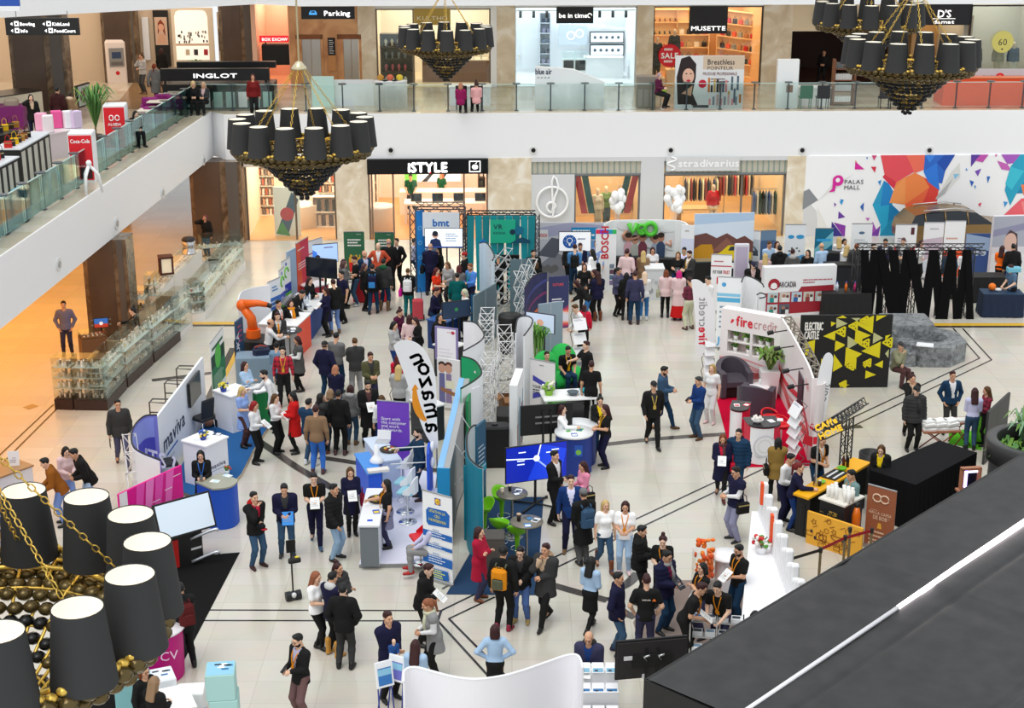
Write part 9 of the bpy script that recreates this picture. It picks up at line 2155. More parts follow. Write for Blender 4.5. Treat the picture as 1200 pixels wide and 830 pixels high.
for i,(x,dep,W_)in en(((290,4.5,1.2),(372,5.,2.6))):
 o=sv('wall_shelf',['tall bookshelf wall at the left of the shop behind the chandelier','bookshelf wall at the right back of the shop behind the chandelier'][i],BW(x,230,dep)[0],dep,.012,W_,2.6,.35,6,'f2e2d2');items('book',['book on the left shelves behind the chandelier','book on the right shelves behind the chandelier'][i],'book',['books on the left shop shelves','books on the right shop shelves'][i],[on(o,.12+.14*k,.12,2.6*q/6+.03)for k in rn(int(W_/.15))for q in rn(6)],lambda g,c:g.box((0,0,.13),(.09,.14,.26),M(c)),('d9a88a','f4ece4','b9604a','c9b9a8','7a6a62'),BRZ)
o=thg('display_table','white round display table in the shop behind the chandelier','table',wg(352,268,2.5));FM.la([(0,0),(.75,0),(.75,.9),(.8,.95),(0,.95)],'f4ebe2',24).bd('drum',o)
o=pnl('tilted white poster of a tablet with a red parrot in the shop window',(322,283),(353,283),225,lambda g,W,H:(g.ink([(W*.1,H*.1),(W*.7,H*.9),(W*.95,H*.75),(W*.5,0)],'234'),g.dc(W*.5,H*.45,.28,'c8303a'),g.ink([(W*.05,H*.05),(W*.3,H*.3),(W*.6,0)],'4a9a4a')),'f8f6f2','poster','poster',.06);o.location=wg(322,270,.8)
o=sv('magazine_rack','white rack of upright magazines in the shop behind the chandelier',BW(366,250,2.2)[0],2.2,.012,1.5,1.3,.4,2,'f3e4d6');items('magazine','magazine in the white rack behind the chandelier','magazine','',[on(o,.12+.16*k,.15,.65*q+.03)for k in rn(8)for q in rn(2)],lambda g,c:g.box((0,0,.24),(.13,.04,.48),M(c)),('5a4a4a','8a7468','c9b4a4','222'),BRZ)
o=thg('service_desk','long white service desk of the phone shop','counter',wg(471,243,4.5),BRZ);FM.rb((1.9,.4,.5),(4.,.8,1.),'f6e9e2',.02).bd('body',o)
o2=thg('display_table','front white table with tablets in the phone shop','table',wg(474,258,2.6),BRZ);FM.bx(0,3.4,0,1.,.82,.9,'f4e6de').bd('tabletop',o2);[FM.bx(x,x+.1,y,y+.1,0,.82,'ecdcd2').bd('leg',o2)for x in(0,3.3)for y in(0,.9)]
items('tablet','dark tablet on the front table of the phone shop','tablet','',[on(o2,.5+.9*i,.4,.9)for i in rn(4)],lambda g,c:(g.at(ROT(-.3,4,'X')),g.rb((0,0,.18),(.46,.03,.34),M(c,.2),.01),setattr(g,'T',Matrix())),('1f222c',),BRZ)
o=thg('display_drum','white round drum table at the left of the phone shop','table',wg(442,268,1.8));FM.la([(0,0),(.7,0),(.7,.95),(.74,1.),(0,1.)],'f4e9e2',26).bd('drum',o)
o=ws('light_poster','wide light poster of laptops behind the phone shop desk',474,196,540,212,7.7,M('f4f6f8',.4,0,.6),lambda g,W,H:(g.rc(0,0,W*.22,H,M('7ad85a',.4,0,.4)),g.ink([(W*.3,0),(W*.55,H),(W*.6,H),(W*.4,0)],'3a4450'),g.ink([(W*.6,0),(W*.8,H),(W*.83,H),(W*.66,0)],'3a4450')));o['category']='poster'
o=sv('wall_shelf','dark product shelves at the right end of the phone shop',BW(560,215,6)[0],6.,.012,1.4,2.6,.35,6,'6a5448');items('product_box','small product box on the dark shelves of the phone shop','box','',[on(o,.15+.2*k,.12,2.6*q/6+.03)for k in rn(6)for q in rn(6)],lambda g,c:g.box((0,0,.12),(.14,.12,.24),M(c)),('e9e0da','c9b0a0','222'),BRZ)
for i,(x,dep,c,b_)in en(((700,1.4,'d9cdb8','b8a890'),(710,1.8,'453','3a4a5a'),(835,2.,'c8202a','e8d6c4'))):mq(['mannequin in cream in the striped fashion window','mannequin in green in the striped fashion window','mannequin in a red jacket inside the fashion shop'][i],wg(x,250,dep)+Vc((0,0,.012)),.2,c,b_)
g=MB();g.at(WT);u0,u1=G(673),G(750);zt=GZ(207);
for s,(a_,b_)in((1,(u0,(u0+u1)/2)),(-1,(u1,(u0+u1)/2))):
 for k,c in en(('c8303a','133','c8303a','133')):w_=(b_-a_)*.25;g.add([(a_+w_*k*.9,.5+.02*k,zt),(a_+w_*(k*.9+.8),.5+.02*k,zt),(b_*.999+w_*(k*.9-2.2),.5+.02*k,.9),(b_*.999+w_*(k*.9-3.),.5+.02*k,.9)],[(0,1,2,3)if s==1 else(3,2,1,0)],M(c,.6))if k<2 else None
tag(g.bd('window_banner'),'red and green diagonal bands hanging in the fashion shop window','banner')
def rk(lb,at,rz,W_,cols,lb2,grp):
 o=thg('clothes_rail',lb,'clothes rail',at,rz);FM.tb([(0,0,0),(0,0,1.6),(W_,0,1.6),(W_,0,0)],.02,M('555',.3,.7),6).bd('rail_frame',o);g=MB();[g.bx(x-.03,x+.03,-.25,.25,0,.03,'555')for x in(0,W_)];g.bd('foot',o);k=int(W_/.13)
 items('garment',lb2,'garment',grp,[on(o,.1+.125*i,0,0)for i in rn(k)],lambda g,c:(g.add([(-.03,-.22,.55),(.03,-.22,.55),(.03,.22,.55),(-.03,.22,.55),(-.03,-.2,1.35),(.03,-.2,1.35),(.03,.2,1.35),(-.03,.2,1.35),(-.01,-.03,1.52),(.01,-.03,1.52),(.01,.03,1.52),(-.01,.03,1.52)],[(3,2,1,0),(0,1,5,4),(1,2,6,5),(2,3,7,6),(3,0,4,7),(4,5,9,8),(5,6,10,9),(6,7,11,10),(7,4,8,11),(8,9,10,11)],M(c,.8)),g.tb([(0,0,1.52),(0,0,1.6),(0,.03,1.63)],.008,CM,4)),cols,rz)
rk('clothes rail at the left of the fashion shop',wg(800,235,4.5),BRZ,1.8,('2a3a5a','887','522','111','765'),'garment on the left clothes rail of the fashion shop','garments on the left rail');rk('clothes rail behind the mannequin in the red jacket',wg(838,225,5.5),BRZ,1.7,('111','6a4a3a','c8303a','d9c9b0'),'garment on the rail behind the red jacket mannequin','garments on the middle rail');rk('clothes rail in the right window bay of the fashion shop',wg(880,250,1.8),BRZ,1.9,('3a5a9a','e8e0d4','2a4a3a','111','8aa0c0'),'garment on the rail in the right bay of the fashion shop','garments on the right rail')
rk('clothes rail in the striped fashion window',wg(725,250,2.6),BRZ,1.3,('b8763a','2a2a2e','d9c9b0','6a2a2a'),'garment on the rail in the striped fashion window','garments in the striped window')
o=thg('display_table','low table of folded clothes inside the fashion shop','table',wg(815,252,2.2),BRZ);FM.bx(-.8,.8,-.4,.4,.7,.76,'d9a86a').bd('tabletop',o);[FM.bx(x-.05,x+.05,y-.05,y+.05,0,.7,'a87a44').bd('leg',o)for x in(-.7,.7)for y in(-.3,.3)]
def ba(lb,px,py,n):
 c=Q(px,py,wu(G(px),-.9).y);base=Vc((c.x,c.y,0));o=thg('balloon_bunch',lb,'balloons',base);r=random.Random(n);g=MB()
 cz=c.z
 for i in rn(n):a_,e,z=r.uniform(0,6.28),r.uniform(0,.36),r.uniform(-.38,.4);x,y=e*cos(a_),e*sin(a_)*.8;f=MB();f.ell((x,y,cz+z),(.15,.15,.18),'999',12,8);f.la([(.02,-.21),(.0,-.18)],'eeeeec',6,(x,y,cz+z));f.bd('balloon',o);g.tb([(x,y,cz+z-.18),(x*.3,y*.3,cz-.8),(0,0,.12)],.004,'888',3)
 g.bd('strings',o);FM.la([(0,0),(.1,0),(.08,.14),(0,.14)],'e6e2da',12).bd('weight',o)
ba('bunch of white balloons before the striped fashion window',724,236,18);ba('bunch of white balloons before the wide fashion shop window',791,233,17)
# ===== the visitors
ROWS="""
f302,665 42 Ms0m j=111/612 J=234 h:111 211 hood=611 cap|man in black jacket with a red hood touching his chin
f337,652 8 Hs1m j=112/222 J=234 h:111 sneaker=222 folder|man in dark navy jacket reading a bright blue folder
f371,638 8 Hw0m t=111/111 T=112 h:111 234 lanyard=851 paper|man in black t-shirt with an orange lanyard striding forward
f394,656 65 Ws0m p=111 J=567 h:111 111|man in dark quilted jacket and pale jeans in profile
f413,627 12 Hc0f e=112 L=111 l:321 boot=111 paper bag=512|woman in dark dress hugging papers by the bright blue counter
f455,642 -80 Fc0f t=111 S=556+L=223 l:111 heel=111 z.1 lanyard=851|woman in black t-shirt and grey skirt behind the near blue counter
f492,585 -75 Fs0m b=123/123 T=123 h:111 211 z.1 beard|man in navy suit by the violet banner
h503,603 -85 St0m s=778 T=555 h:111 611 z.1|seated visitor in grey trousers half hidden by the blue banded banner
f562,703 70 Cs0f c=612 J=223 m:211 421|woman in crimson hooded coat on the dark blue carpet
f590,738 160 Ds0m j=111 T=111 B:111 sneaker=512 pack=851|man in black with an orange backpack from behind
f611,729 -12 Hs1m j=111/222 J=346 h:111 boot=653 glasses=111 hood=222|man with glasses and tan boots behind the orange backpack
f639,732 -32 Mw0m k=222/765 T=111 h:211 - hood=654|man in dark green parka with his hand at his mouth
f649,613 55 Os0m b=111/888 T=111 h:111 - phone|man in black suit holding a phone near the blue screen
h683,541 -65 Hs0f o=856 T=111 l:211 111 bag=111|woman in pink blouse by the near round blue counter
f668,645 2 Da0m b=124/889 T=112 h:211 432|tall man in blue suit jacket facing the camera
f683,662 -160 Bc0m c=111 Q=333 B:444 111 pack=234|man with a grey cap and a blue backpack
f708,668 15 Dw0f t=999/999 J=234 l:764 boot=421|blonde woman in white t-shirt walking
f731,672 -8 Hs0f t=999 J=678 l:211 877 lanyard=851|brunette in white t-shirt and pale jeans with an orange lanyard
f691,741 150 Bw0f s=678 S=111+L=111 l:111 heel=111|woman in pale blue blouse with long black hair walking away
f722,768 70 Ka0m j=112 J=234 h:111 sneaker=112|young man in navy jacket and jeans in profile
f755,774 178 Ks0m t=111 J=223 h:211 111 mark|heavy man in black t-shirt with an orange back mark
f748,706 75 Hs0m p=111 T=111 h:111 - hood=111|man in glossy dark padded jacket with a fur collar
h777,628 -8 Hs1f t=111 T=111 n:211 - lanyard=851|woman in black t-shirt with her hair in a high bun
f777,741 48 Hs0m p=112/412 J=123 h:111 111 scarf=555 glasses=111 tablet|man in navy padded jacket with a grey scarf holding a device
h823,660 -62 Cs0f t=111 J=223 m:111 - lanyard=851|woman in black t-shirt with dark bob by the orange tube
f800,778 78 Hs2m t=111 T=111 h:211 - lanyard=851 glasses=111 paper|man in black t-shirt and glasses bent over the booklets
h841,682 -30 Bs2m t=111 J=223 h:111 - lanyard=851|man in black t-shirt leaning over the booklet stand
f863,731 -60 Hs0m t=111 J=123 h:111 - lanyard=851 beard glasses=111 paper|bearded man in black t-shirt with papers by the slatted wall
h885,717 -20 Ds0f t=111 J=223 m:111 -|dark haired visitor peeking above the black roof edge
f690,838 -14 Hs1m j=223/124 T=111 x:543 111 glasses=211 paper hood=222|bald man with glasses reading by the leaflet rack
f496,755 70 Hs1m j=111 T=111 h:211 - glasses=111 hood=111 paper|man in black hooded jacket and glasses reading a paper
f510,795 -68 Hs1f s=888+g=555 T=111 y:532 222 scarf=776|woman in long grey vest with a cream scarf
h487,750 170 Hs0f s=678 T=111 z:211 -|woman with long wavy brown hair and pale blue shirt from behind
f457,820 38 Ys0m j=112 T=111 h:211 111|man in leather jacket carrying a baby
h580,732 180 Gs0f o=678 S=111 m:211 -|woman in light blue blouse with hands on her hips
f373,762 62 Hx0f t=999 L=111 l:532 111|woman in white t-shirt with long light brown hair
f392,768 140 Hs0m j=112 T=111 h:111 boot=752 hood=777|man in dark jacket with a pale hood and tan boots
f405,783 172 Ks0m j=111 T=222 h:111 111|man in black leather jacket from behind at the group
h396,660 55 Cs0f p=222 T=111 n:211 -|woman in taupe quilted jacket at the back of the group
f355,845 -45 Hs0m b=111/667 T=433 h:111 211 glasses=111 lanyard=851 beard phone|man in black blazer and brown trousers looking at his phone
h168,780 55 Ds0f w=111 T=111 m:421 - glasses=111|woman in black with short brown hair by the blue box
h181,793 150 Hs0f w=111 T=111 l:543 -|woman in black with long fair hair by the white table
f220,783 -150 Fs1m j=111 T=111 h:111 111 pack=311|man all in black with a dark red backpack at the magenta counter
f240,606 8 Hs0f e=111 L=111 z:111 111 lanyard=247 phone|woman in black with long dark curls between the pink panel and blue counter
f144,546 22 Dw0m j=222 J=334 h:111 211 glasses=111 case|man in charcoal jumper walking on the left with a folder
h77,524 40 Hs1f w=877 J=568 m:111 665|woman in cream top and light jeans looking down with a man
h86,526 -60 Hs2m j=111 J=678 h:111 111|man in black leather jacket leaning over her hands
h52,537 -70 Bs2m j=531 J=457 h:111 111|man in mustard brown jacket bent over the wooden desk
f80,417 12 Ks0m w=445 J=223 h:111 111|man in lavender sweater on the orange-lit floor
h155,360 -80 Fs1f w=111 T=111 n:111 -|woman in black reaching across the dark wooden kiosk
h240,252 -15 Pc0f j=111 J=234 m:422 -|woman in black on the phone at the far end of the white kiosk
f287,524 65 Hc0f d=568 L=322 l:764 heel=111 z.1 badge|blonde woman in a light blue dress on the blue platform
f301,543 72 Hs0f o=888 L=111 m:511 heel=111 paper|red-haired woman in white blouse holding papers
f325,531 66 Hs0f s=888 T=111 l:321 heel=111 paper|woman in white shirt and dark trousers with an open folder
f347,531 -75 Hs0f c=711 L=111 m:111 heel=111|woman in bright red padded coat
f364,545 150 Hs0m s=678+v=123 J=234 h:111 888|man in navy quilted vest over a pale blue shirt
h376,461 120 Ms0f j=222 T=111 l:111 421|woman in dark green jacket behind the quilted vest man
h387,456 172 Hs0f w=555 J=234 m:543 222|fair haired woman in grey hoodie in the queue
f399,533 170 Ds0m j=111 T=111 h:111 322|man in dark teal leather jacket from behind
f413,521 168 Ds0f w=444 J=234 m:211 432 hood=666 bag=888|woman in grey hoodie with a white shoulder bag
f373,555 178 Ds0m w=543 J=247 h:211 322|man in tan sweater and bright blue jeans from behind
f334,476 8 Da0m s=plaid:712:111 T=111 h:111 532 lanyard=862|man in red checked shirt with a yellow lanyard
f352,459 -70 Hx0f s=888+g=333 S=111+L=111 m:211 111|woman in grey tunic over white sleeves
h324,402 175 Hh0f w=456 J=123 u:111 -|dark curly haired visitor in grey blue perched by the robot cabinet
h287,424 62 Cs0f s=678 T=111 l:211 - z.1|dark haired woman in light blue with crossed arms
h309,434 -72 Fs2m s=888 T=111 h:111 - beard|man in white shirt leaning to the white counter
f383,470 158 Ks0m j=112 J=123 C:111 111|man in navy jacket and dark cap from behind
h393,428 172 Hs0f w=112 J=234 m:643 111|woman in navy sweater with honey brown hair from behind
h394,390 165 Hs0m w=444 J=123 h:111 111|man in mottled grey sweater with his back turned
f418,465 -168 Hs0m j=222 Q=555 h:321 123|man in olive padded jacket and grey joggers
h434,413 22 Hs0m w=332/222 J=223 h:211 111|man in olive sweater reading his hands
f433,522 18 Hs0m c=111/322 T=111 h:111 boot=321 beard paper|man in long black coat with brown boots
h447,463 -160 Dw0f o=888 J=124 m:321 111|woman in white top half hidden by the violet banner
h467,415 160 Hs0f w=712 J=123 l:311 -|woman in red sweater left of the feather flag
h467,428 172 Hs0f j=666 T=111 l:764 -|blonde woman in light grey left of the feather flag
h469,362 55 Hs1f w=312 J=235 n:211 -|woman in maroon sweater with a bun
h480,369 172 Ds0f o=877 J=123 m:211 -|short woman with dark hair behind the maroon sweater
h486,372 -52 Hs1f w=111 T=111 l:211 -|woman in black with long brown hair at the group by the flag
h478,379 40 St1m w=122/555 J=123 h:211 - s.94|man with bent head seated in the group by the flag
h462,377 62 Hs0f w=666 J=124 m:111 -|woman in pale grey with a black bob left of the flag top
h326,352 62 Ds0m b=111/888/831 T=111 h:111 -|man in black suit with an orange tie at the left booth
h325,366 18 Hs0m b=222/777/851 T=222 h:211 -|man in brown suit with a bright orange tie
h317,374 110 Fh1m s=888 T=111 x:211 -|balding man in white shirt seated at the round table
h341,352 25 Ds0f b=111/999/851 T=111 m:211 - scarf=851|woman in black with an orange scarf at the white counter
h354,340 75 Bs3m j=111 T=111 h:111 - pack=555|person in black bent over the table with a grey backpack
h363,325 60 Hs0f w=111 T=111 l:211 -|woman with long brown hair in black behind the bottles
h381,337 -55 Hs0f e=112 L=111 l:211 - paper|woman in dark blue dress with a white sheet at the blue table
f393,391 -155 Hs0m b=111 J=457 h:211 432|man in charcoal jacket and light jeans at the blue table
f402,378 -48 Ds0m t=112 T=111 h:111 111|man in navy t-shirt before the dark screen
f404,361 110 Hs0f j=444 T=111 l:322 -|woman in grey cardigan near the green banner
h403,304 70 Hs0f j=444 T=111 l:211 -|dark haired woman in grey at the left green banner
f418,358 -72 Hs0m t=111 J=234 h:211 777 paper|man in black t-shirt and jeans writing near the green banner
h427,294 35 Ds0m b=123/778 T=112 x:322 - beard|man in navy suit and blue shirt at the red table
h443,285 0 Gs0m w=732/888 T=222 x:544 -|man in rust orange sweater behind the red table
f457,341 -172 Ds0m b=111 T=111 x:655 - s1.07|large bald man in dark suit with his back turned
f466,337 -22 Ka0m b=111/888 T=111 h:111 -|man in dark suit and white shirt before the right green banner
f428,364 80 Hs0f j=111 T=111 l:322 -|woman in dark cardigan at the red table
f438,368 178 Da0m j=111/764 J=123 h:111 111 pack=112 s.97|visitor in dark coat with a black and blue backpack
f451,364 165 Ds0m j=222 J=123 h:111 boot=432 hood=132|visitor in dark jacket with a green hood
f487,335 95 Fs0m s=778 J=123 h:111 111 bag=111|man in pale blue shirt at the blue and white booth
f505,346 175 Hs0m j=112 T=112 x:655 111 s1.05 bag=111|large bald man in navy jacket from behind
h506,282 22 Ds0m s=678 T=111 h:111 -|man in light blue shirt by the booth screen
h514,290 -58 Fs0f b=111 T=111 l:111 -|woman in black with long straight black hair at the booth
h512,314 62 Hs0f t=821 T=111 l:311 -|woman in orange red t-shirt
h524,307 -30 Hs1f w=666 T=222 z:432 -|woman in grey with long wavy light brown hair
h544,296 -95 Ds0m j=111 T=111 B:611 -|person in black with a red cap by the teal fabric
h538,311 178 Hs0f w=444 T=111 m:311 -|person with dark red hair in grey
h536,320 172 Fs1m w=033 J=234 h:111 -|man in teal sweater from behind at the demo tables
h551,309 -45 Hs0m s=358 J=112 h:532 - beard lanyard=265|bearded man in bright blue shirt at the demo tables
h544,339 -70 Hs0f o=888 T=111 m:776 -|woman with short pale hair in white at the demo tables
f508,398 72 Hs1m b=112 J=123 h:211 111|man in dark blue suit looking down at the blue counter
f479,371 178 Hs0f j=111 T=144 h:321 122 pack=888 bag=715|woman in teal trousers with a pale grey backpack
h515,368 40 Ds0f j=111 T=111 l:111 -|woman with long black hair behind the violet-edged poster
h578,284 80 Ds0m w=555 T=111 h:653 -|fair haired man by the tower with a blue diamond
f584,357 178 Hs0m t=111 T=111 h:111 -|man in black t-shirt watching the teal screens
h625,293 15 Ds0m j=111 T=111 h:111 - beard|bearded man in black right of the grey partitions
h628,306 175 Ds0f t=111 T=111 m:321 -|woman in black right of the grey partitions
f673,345 178 Hs0m s=357 J=123 h:211 111 pack=111|man in blue shirt with a black bag at the white counter
h680,285 4 Hs0m b=112/888 T=112 h:211 - beard lanyard=862|man in navy suit with a beard before the bulb board
h667,284 25 Ds0f w=222 T=111 m:211 -|woman standing behind the navy suit man
h699,282 -20 Ds0m s=568 T=111 h:111 - glasses=111|man in sky blue shirt before the white red-letter banner
h694,292 -130 Hs0f o=999 T=111 l:111 -|woman in white blouse with long dark hair at the counter
h696,316 -70 Hs0f j=111 T=111 z:211 - phone|woman in black looking at a phone by the bending woman
f700,376 -160 Hs0f j=112 L=111 l:211 boot=421|woman in dark navy with long brown hair from behind
f689,380 -100 Ba3f w=111 J=246 l:211 322|woman in black bending over the bags
h674,357 -68 Bs2m s=888 T=111 h:321 -|man in white shirt bending by the brochure stand
h685,357 170 Ds1f j=712 T=111 m:211 - s.9|person in red jacket behind the brochure stand
h738,297 178 Hs0f k=312 T=111 m:111 - hood=654|person in maroon parka with a fur hood
h735,292 160 Ds0m w=877 T=123 h:211 -|man just left of the maroon parka at the counter
h754,294 178 Hs0f c=543 T=222 l:764 - cap_=888|woman in camel coat with a white knit cap
h765,290 0 Hs0f t=888 J=223 l:211 - tablet|promoter in white t-shirt behind the tall grey counter
f793,350 -8 Hs0f t=111 J=124 l:432 - tablet|woman in black t-shirt holding a tablet right of the counter
h802,290 -15 Hs0m s=889 T=111 h:111 -|man in white shirt by the green-letter panel
h808,294 -55 Hs0m b=222/888 T=222 h:211 - beard lanyard=862|bearded man in grey suit with a lanyard
f723,370 45 Hs0f j=334 L=111 y:111 -|woman in slate grey jacket with a dark ponytail
f733,375 172 Ds0f j=111 L=111 m:111 -|dark haired visitor by the navy suited man
f743,380 178 Ds0m b=223 T=123 h:211 211|broad man in navy suit from behind
f754,375 174 Hs0f w=888 J=246 l:876 888|platinum blonde in white sweater from behind
f779,372 176 Hs0f j=877 L=111 m:421 111 bag=665|woman in cream jacket with a brown bag on her back
f794,375 178 Hs0f c=877 R=711 m:714 -|woman in pale pink coat with a magenta beret and red skirt
f807,386 -150 Hs0m s=plaid:412:211 T=776 h:211 322|man in maroon checked shirt and beige trousers
h830,324 -62 Hs0m s=888 T=111 h:111 -|man in white shirt behind the left firecredit flag
h831,279 170 Ds0m b=112 T=112 h:211 -|man in navy suit looking at the yellow car wall
h857,280 20 Hs0f o=888 T=111 l:764 -|blonde woman in white before the yellow car wall
h866,282 172 Hs0f o=888 T=111 l:432 -|brown haired woman in white before the yellow car wall
h883,307 5 Hs1m j=111/766 T=111 C:112 -|person in dark cap and brown jacket behind the medical wall
h902,283 25 Hs0m t=678 T=111 h:321 -|man in pale blue t-shirt behind the medical wall
h911,283 10 Ds0f s=888 T=111 l:211 -|long dark haired woman behind the medical wall
h897,297 172 Hs0f w=766 T=111 l:764 -|blonde in pink behind the left end of the medical wall
h914,288 178 Ds0m j=111 T=111 h:111 - hood=111 s1.04|man in dark hooded jacket behind the medical wall
h929,292 178 Ds0m w=333 T=111 h:211 - hood=666 s.98|man in grey hooded sweater behind the medical wall
h947,293 -30 Ms0f b=111 T=111 l:111 -|black haired woman in black behind the medical wall
h963,285 -160 Fs1m s=678 T=111 x:654 -|balding man in light blue shirt by the teal banner
f980,331 178 Hs0f o=888 L=111 l:764 -|blonde woman in white top and black trousers by the teal banner
h990,280 10 Hs0f s=888 T=123 l:111 -|dark haired woman in white facing the blonde
h993,287 150 Hs0f o=999 S=137 l:764 -|blonde woman in white blouse and bright blue skirt
h1004,286 175 Ds0m j=222 T=111 h:421 -|man in dark grey by the blue skirt
h1024,286 5 Ds0m s=888 T=111 h:111 -|man in white shirt left of the red banner
h1038,280 -15 Hs0m b=112/888 T=112 h:111 - beard|man in navy jacket above the black zigzag stage
h1059,279 -30 Hs1m b=444/888 T=222 h:322 -|man in grey suit before the red banner
h1080,282 25 Ms1f w=888 T=111 m:211 -|woman with dark bob before the lilac banner
h1113,291 -160 Ds1m j=123 T=111 h:211 -|man in dark blue before the orange banner
h1131,292 170 Fs1f o=888 T=111 m:211 -|woman in pale top behind the right end of the stage
h1175,288 150 Hs0f t=941 T=111 l:211 -|woman in bright orange t-shirt before the couple photo
h1188,286 178 Ds0m j=111 J=124 h:111 -|man in black leather jacket before the couple photo
f1183,368 -72 Bs1m t=345 T=111 h:211 111|man in grey blue t-shirt at the navy cloth table
h666,406 18 Bt1m t=111 J=123 h:111 111 lanyard=861|man in black t-shirt seated on the bright green beanbag
h641,412 15 St0m w=142 J=123 h:211 -|man in green on the rear beanbag
h685,309 0 Ds0f t=111 T=111 m:211 -|woman in black behind the white counter of the bulb board
h687,400 -62 Fs0m t=111 T=111 h:211 111|man in black t-shirt talking to the beanbag sitter
f692,495 172 Ds0m t=111 T=111 h:211 111|man in black t-shirt from behind near the white lounge table
f702,535 4 Hs0f j=111/871 J=123 n:111 432 lanyard=861 phone|woman in yellow top under a dark jacket
f709,548 -75 Hs0f t=111 J=112 l:211 111 lanyard=861|woman in black t-shirt with reddish brown hair facing the yellow top
f658,546 75 Fs0f s=999 S=111+L=111 m:211 -|woman in white shirt behind the round blue counters
f775,503 70 Hw0m j=234 J=123 h:111 321 beard|bearded man in steel blue jacket walking
f764,523 8 Ww0m j=111/222 T=111 C:111 - lanyard=763|man in black with a flat cap walking
f817,514 -62 Hs0m w=124 J=234 h:222 321 phone|man in blue sweater reading at the red carpet edge
f832,496 -30 Ds0f t=888 T=888 l:653 877|woman in white with long fair hair behind the blue sweater
f844,584 -8 Hw0f c=112/712 L=111 m:421 311 scarf=322 bag=712 paper|woman in dark coat with a red bag and red top
h866,503 -22 Ds0m p=123 J=123 h:111 - pack=111 hood=112|man in navy padded coat with a black backpack
f860,634 -68 Hs0m s=888+v=112 Q=556 h:111 sneaker=111 glasses=111 bag=111|man in navy vest over white sleeves and grey joggers
f908,588 178 Ma0f k=542 L=111 l:111 - bag=111|woman in khaki brown jacket at the near red counter
h927,532 50 Hs1m s=888 T=112 h:111 -|man in white shirt at the yellow bar
f927,621 62 Fs1f w=112 J=124 y:411 heel=111|woman with red hair leaning on the yellow bar
h964,511 28 Hs1m t=111/888 J=123 h:211 - lanyard=851|barman in black t-shirt behind the golden sign
h1033,522 -25 Bs1f j=111/871 J=111 l:321 - lanyard=861|woman in black and yellow behind the bar
h998,551 -70 Bh0m w=455 T=111 h:111 - lanyard=851|man in grey sweater seated behind the cup cart
h1056,401 25 Mt1m j=554 T=322 C:222 -|man in grey green jacket and cap sitting by the granite ring
h1070,439 2 Ms0f j=111/765 T=111 n:211 - hood=765|woman in black jacket with a fur collar on the right
f1068,528 8 Ds0m p=222/222 T=111 C:111 - scarf=222|elderly man in dark brown padded jacket and cap
f1110,508 4 Ks0m w=123/888 T=222 h:211 - badge lanyard=888|man in navy sweater and white collar by the green mat
f1136,527 172 Hs0f o=778 J=234 l:211 -|woman in pale checked blouse from behind at the green mat
f1151,522 -85 Hs0f s=plaid:512:111 T=111 l:321 -|woman in red checked shirt by the dark grey board
f41,166 25 Pw0f j=111/765 J=112 m:111 - U|woman in black on the phone on the gallery
f72,161 172 Ds0m j=211 T=111 h:111 - U|man in dark maroon jacket from behind on the gallery
f86,160 176 Ds0f k=543 T=222 m:211 - U hood=876|woman in tan coat with a fur hood on the gallery
f169,110 -40 Ms0f w=777 J=333 n:321 543 U|woman in cream sweater near the cash machine
f184,123 175 Ww0f c=555 T=111 y:521 - U bag=444|woman in grey coat with a large bag on the gallery
f192,101 170 Ds0f j=111 T=111 m:211 - U|woman in dark clothes by the wet floor sign
h226,95 10 Ht0f j=111 T=111 l:875 - U|blonde woman in black seated before the makeup kiosk, left
h238,96 -10 Ht0f w=222/766 T=111 l:765 - U|blonde woman seated before the makeup kiosk, right
h159,130 40 Ht1f j=111 T=111 m:111 - U|dark haired woman seated at the cafe tables
h296,87 10 Ds0f w=411 T=111 m:311 - U|woman in dark red inside the makeup kiosk
h540,97 170 Ht0f w=513 T=111 m:643 - U|woman in magenta seated at the nail bar
h558,95 -170 Ht0f w=866 T=111 n:211 - U|woman in pale pink seated at the nail bar
h773,85 60 Hh0f w=312 T=111 m:655 - U|woman in plum on the lime stool by the billboard
h966,58 -20 Ht0m j=111 T=111 h:111 - U s1.02|guest in black seated in the dark restaurant
h481,204 0 Bs1m t=132 T=111 h:111 -|man in green t-shirt behind the phone shop desk
h517,202 -30 Ds0f t=132 T=111 l:742 -|red-haired woman in green at the phone shop desk
"""
CODE=dict(t='tee',s='shirt',w='sweater',b='blazer',j='jacket',p='puffer',c='coat',k='parka',d='dress',e='ldress',v='vest',g='gilet',o='blouse',T='trousers',J='jeans',L='leggings',Q='joggers',S='skirt',R='long_skirt',h='short',l='long',m='bob',n='bun',x='bald',y='pony',z='wavy',C='cap',B='beanie',u='curly')
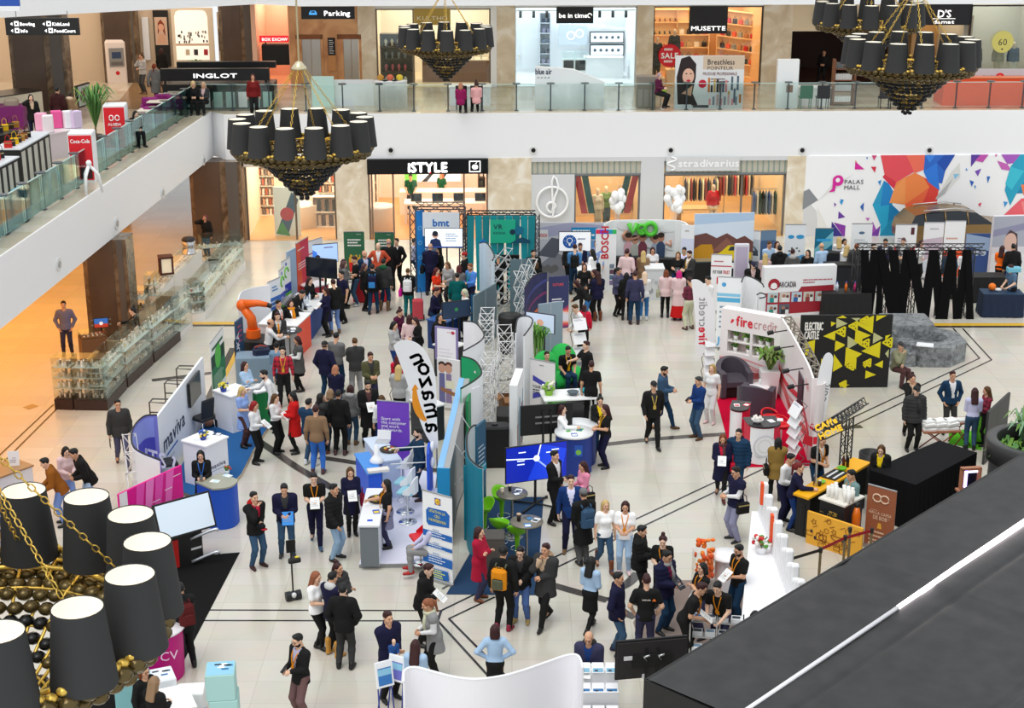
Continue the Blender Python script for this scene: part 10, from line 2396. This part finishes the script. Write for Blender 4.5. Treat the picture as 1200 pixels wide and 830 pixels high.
def lp():
 for row in ROWS.strip().split('\n'):
  spec,lb=[q.strip()for q in row.split('|')];t=spec.split()
  x,y=t[0][1:].split(',');z=.0;s=None;wear=[];carry=[]
  sex=t[2][3];ps=t[2][:3];top,bot,hair,shoes=t[3:7];rest=t[7:]
  top='+'.join(CODE[q[0]]+q[1:]for q in top.split('+'));bot='+'.join(CODE[q[0]]+q[1:]for q in bot.split('+'));hair=CODE[hair[0]]+hair[1:];shoes='111'if shoes=='-'else shoes
  for e in rest:
   if e=='U':z=ZT
   elif e[0]=='z'and e[1]=='.':z=float(e[1:])
   elif e[0]=='s'and e[1]in'.01':s=float(e[1:])*(1.02 if sex=='m'else .955)
   elif e.split('=')[0]in('lanyard','scarf','glasses','beard','hood'):wear.append(e)
   else:carry.append(e)
  o=pe(lb,(t[0][0],float(x),float(y)),float(t[1]),ps,sex,top,bot,hair,shoes,s,z,' '.join(wear))
  for e in carry:
   k,_,c=e.partition('=');who=' of the '+' '.join(lb.split()[:9]);r=(-.9,0,0)
   if k=='paper':held(o,'paper','white paper'+who,'paper',pm_(),'hands',(0,.02,0),r)
   elif k=='folder':held(o,'folder','bright blue folder'+who,'folder',pm_('2a86d8',.24,.32),'hands',(.05,0,-.05),r)
   elif k=='tablet':held(o,'tablet','tablet'+who,'tablet',pm_('23252c',.18,.25),'hands',(0,.02,0),r)
   elif k=='phone':held(o,'phone','phone'+who,'phone',ph_(),'right'if ps[0]=='O'else'hands',(0,0,.03),r)
   elif k=='pack':held(o,'backpack','backpack worn'+who.replace('of','by',1),'backpack',bp_(c,'5a5c48'if c=='851'else'3a86c8'if c=='112'else None),'back',(0,.05,0),(rad(LEAN[int(ps[2])]),0,0))
   elif k=='bag':held(o,'handbag','bag'+who,'bag',hb_(c,.3,.24,.12),'lside',(.02,0,.06),(0,0,1.57))
   elif k=='case':held(o,'folder','black folder'+who,'folder',pm_('1a1a1c',.24,.3),'right',(0,0,-.1),(0,0,1.57))
   elif k=='cap':g=FM.ell((0,0,0),(.09,.11,.08),clo('17181c'),10,7);g.ell((0,-.12,-.03),(.07,.07,.012),clo('a8202c'),10,5);held(o,'cap','cap in the hand'+who,'cap',g,'left',(0,0,-.06))
   elif k=='mark':g=MB();g.tx('bitdefender',0,0,.05,M('f0e6da'),0,'c',.01,.16);g.ink([(.1,-.01),(.14,.05),(.18,-.01)],M('f0781e'));q=g.bd('print',o,(0,.145,1.3),PI)
  if lb.startswith('man in leather jacket carrying'):
   b=pe('baby in blue with bald head held by the man in leather jacket',('w',(o.location.x+.12,o.location.y-.30,.78)),30,'Ht0','m','sweater=2a4f8a','trousers=26365a','bald:c9a88a','e6e6ea',.42);b.location.z=.86
lp()
o=thg('shopping_trolley','red wheeled shopping bag by the woman in teal trousers','trolley',P(490,376),.1);FM.rb((0,0,.42),(.36,.28,.66),M('b8404a',.8),.05).bd('bag',o);FM.tb([(-.13,.16,.1),(-.13,.16,.95),(-.08,.16,1.08),(.08,.16,1.08),(.13,.16,.95),(.13,.16,.1)],.014,BK,6).bd('handle',o)
for x in(-.2,.2):FM.cyl((x-.02,.12,.09),(x+.02,.12,.09),.09,BK,n=14).bd('wheel',o)
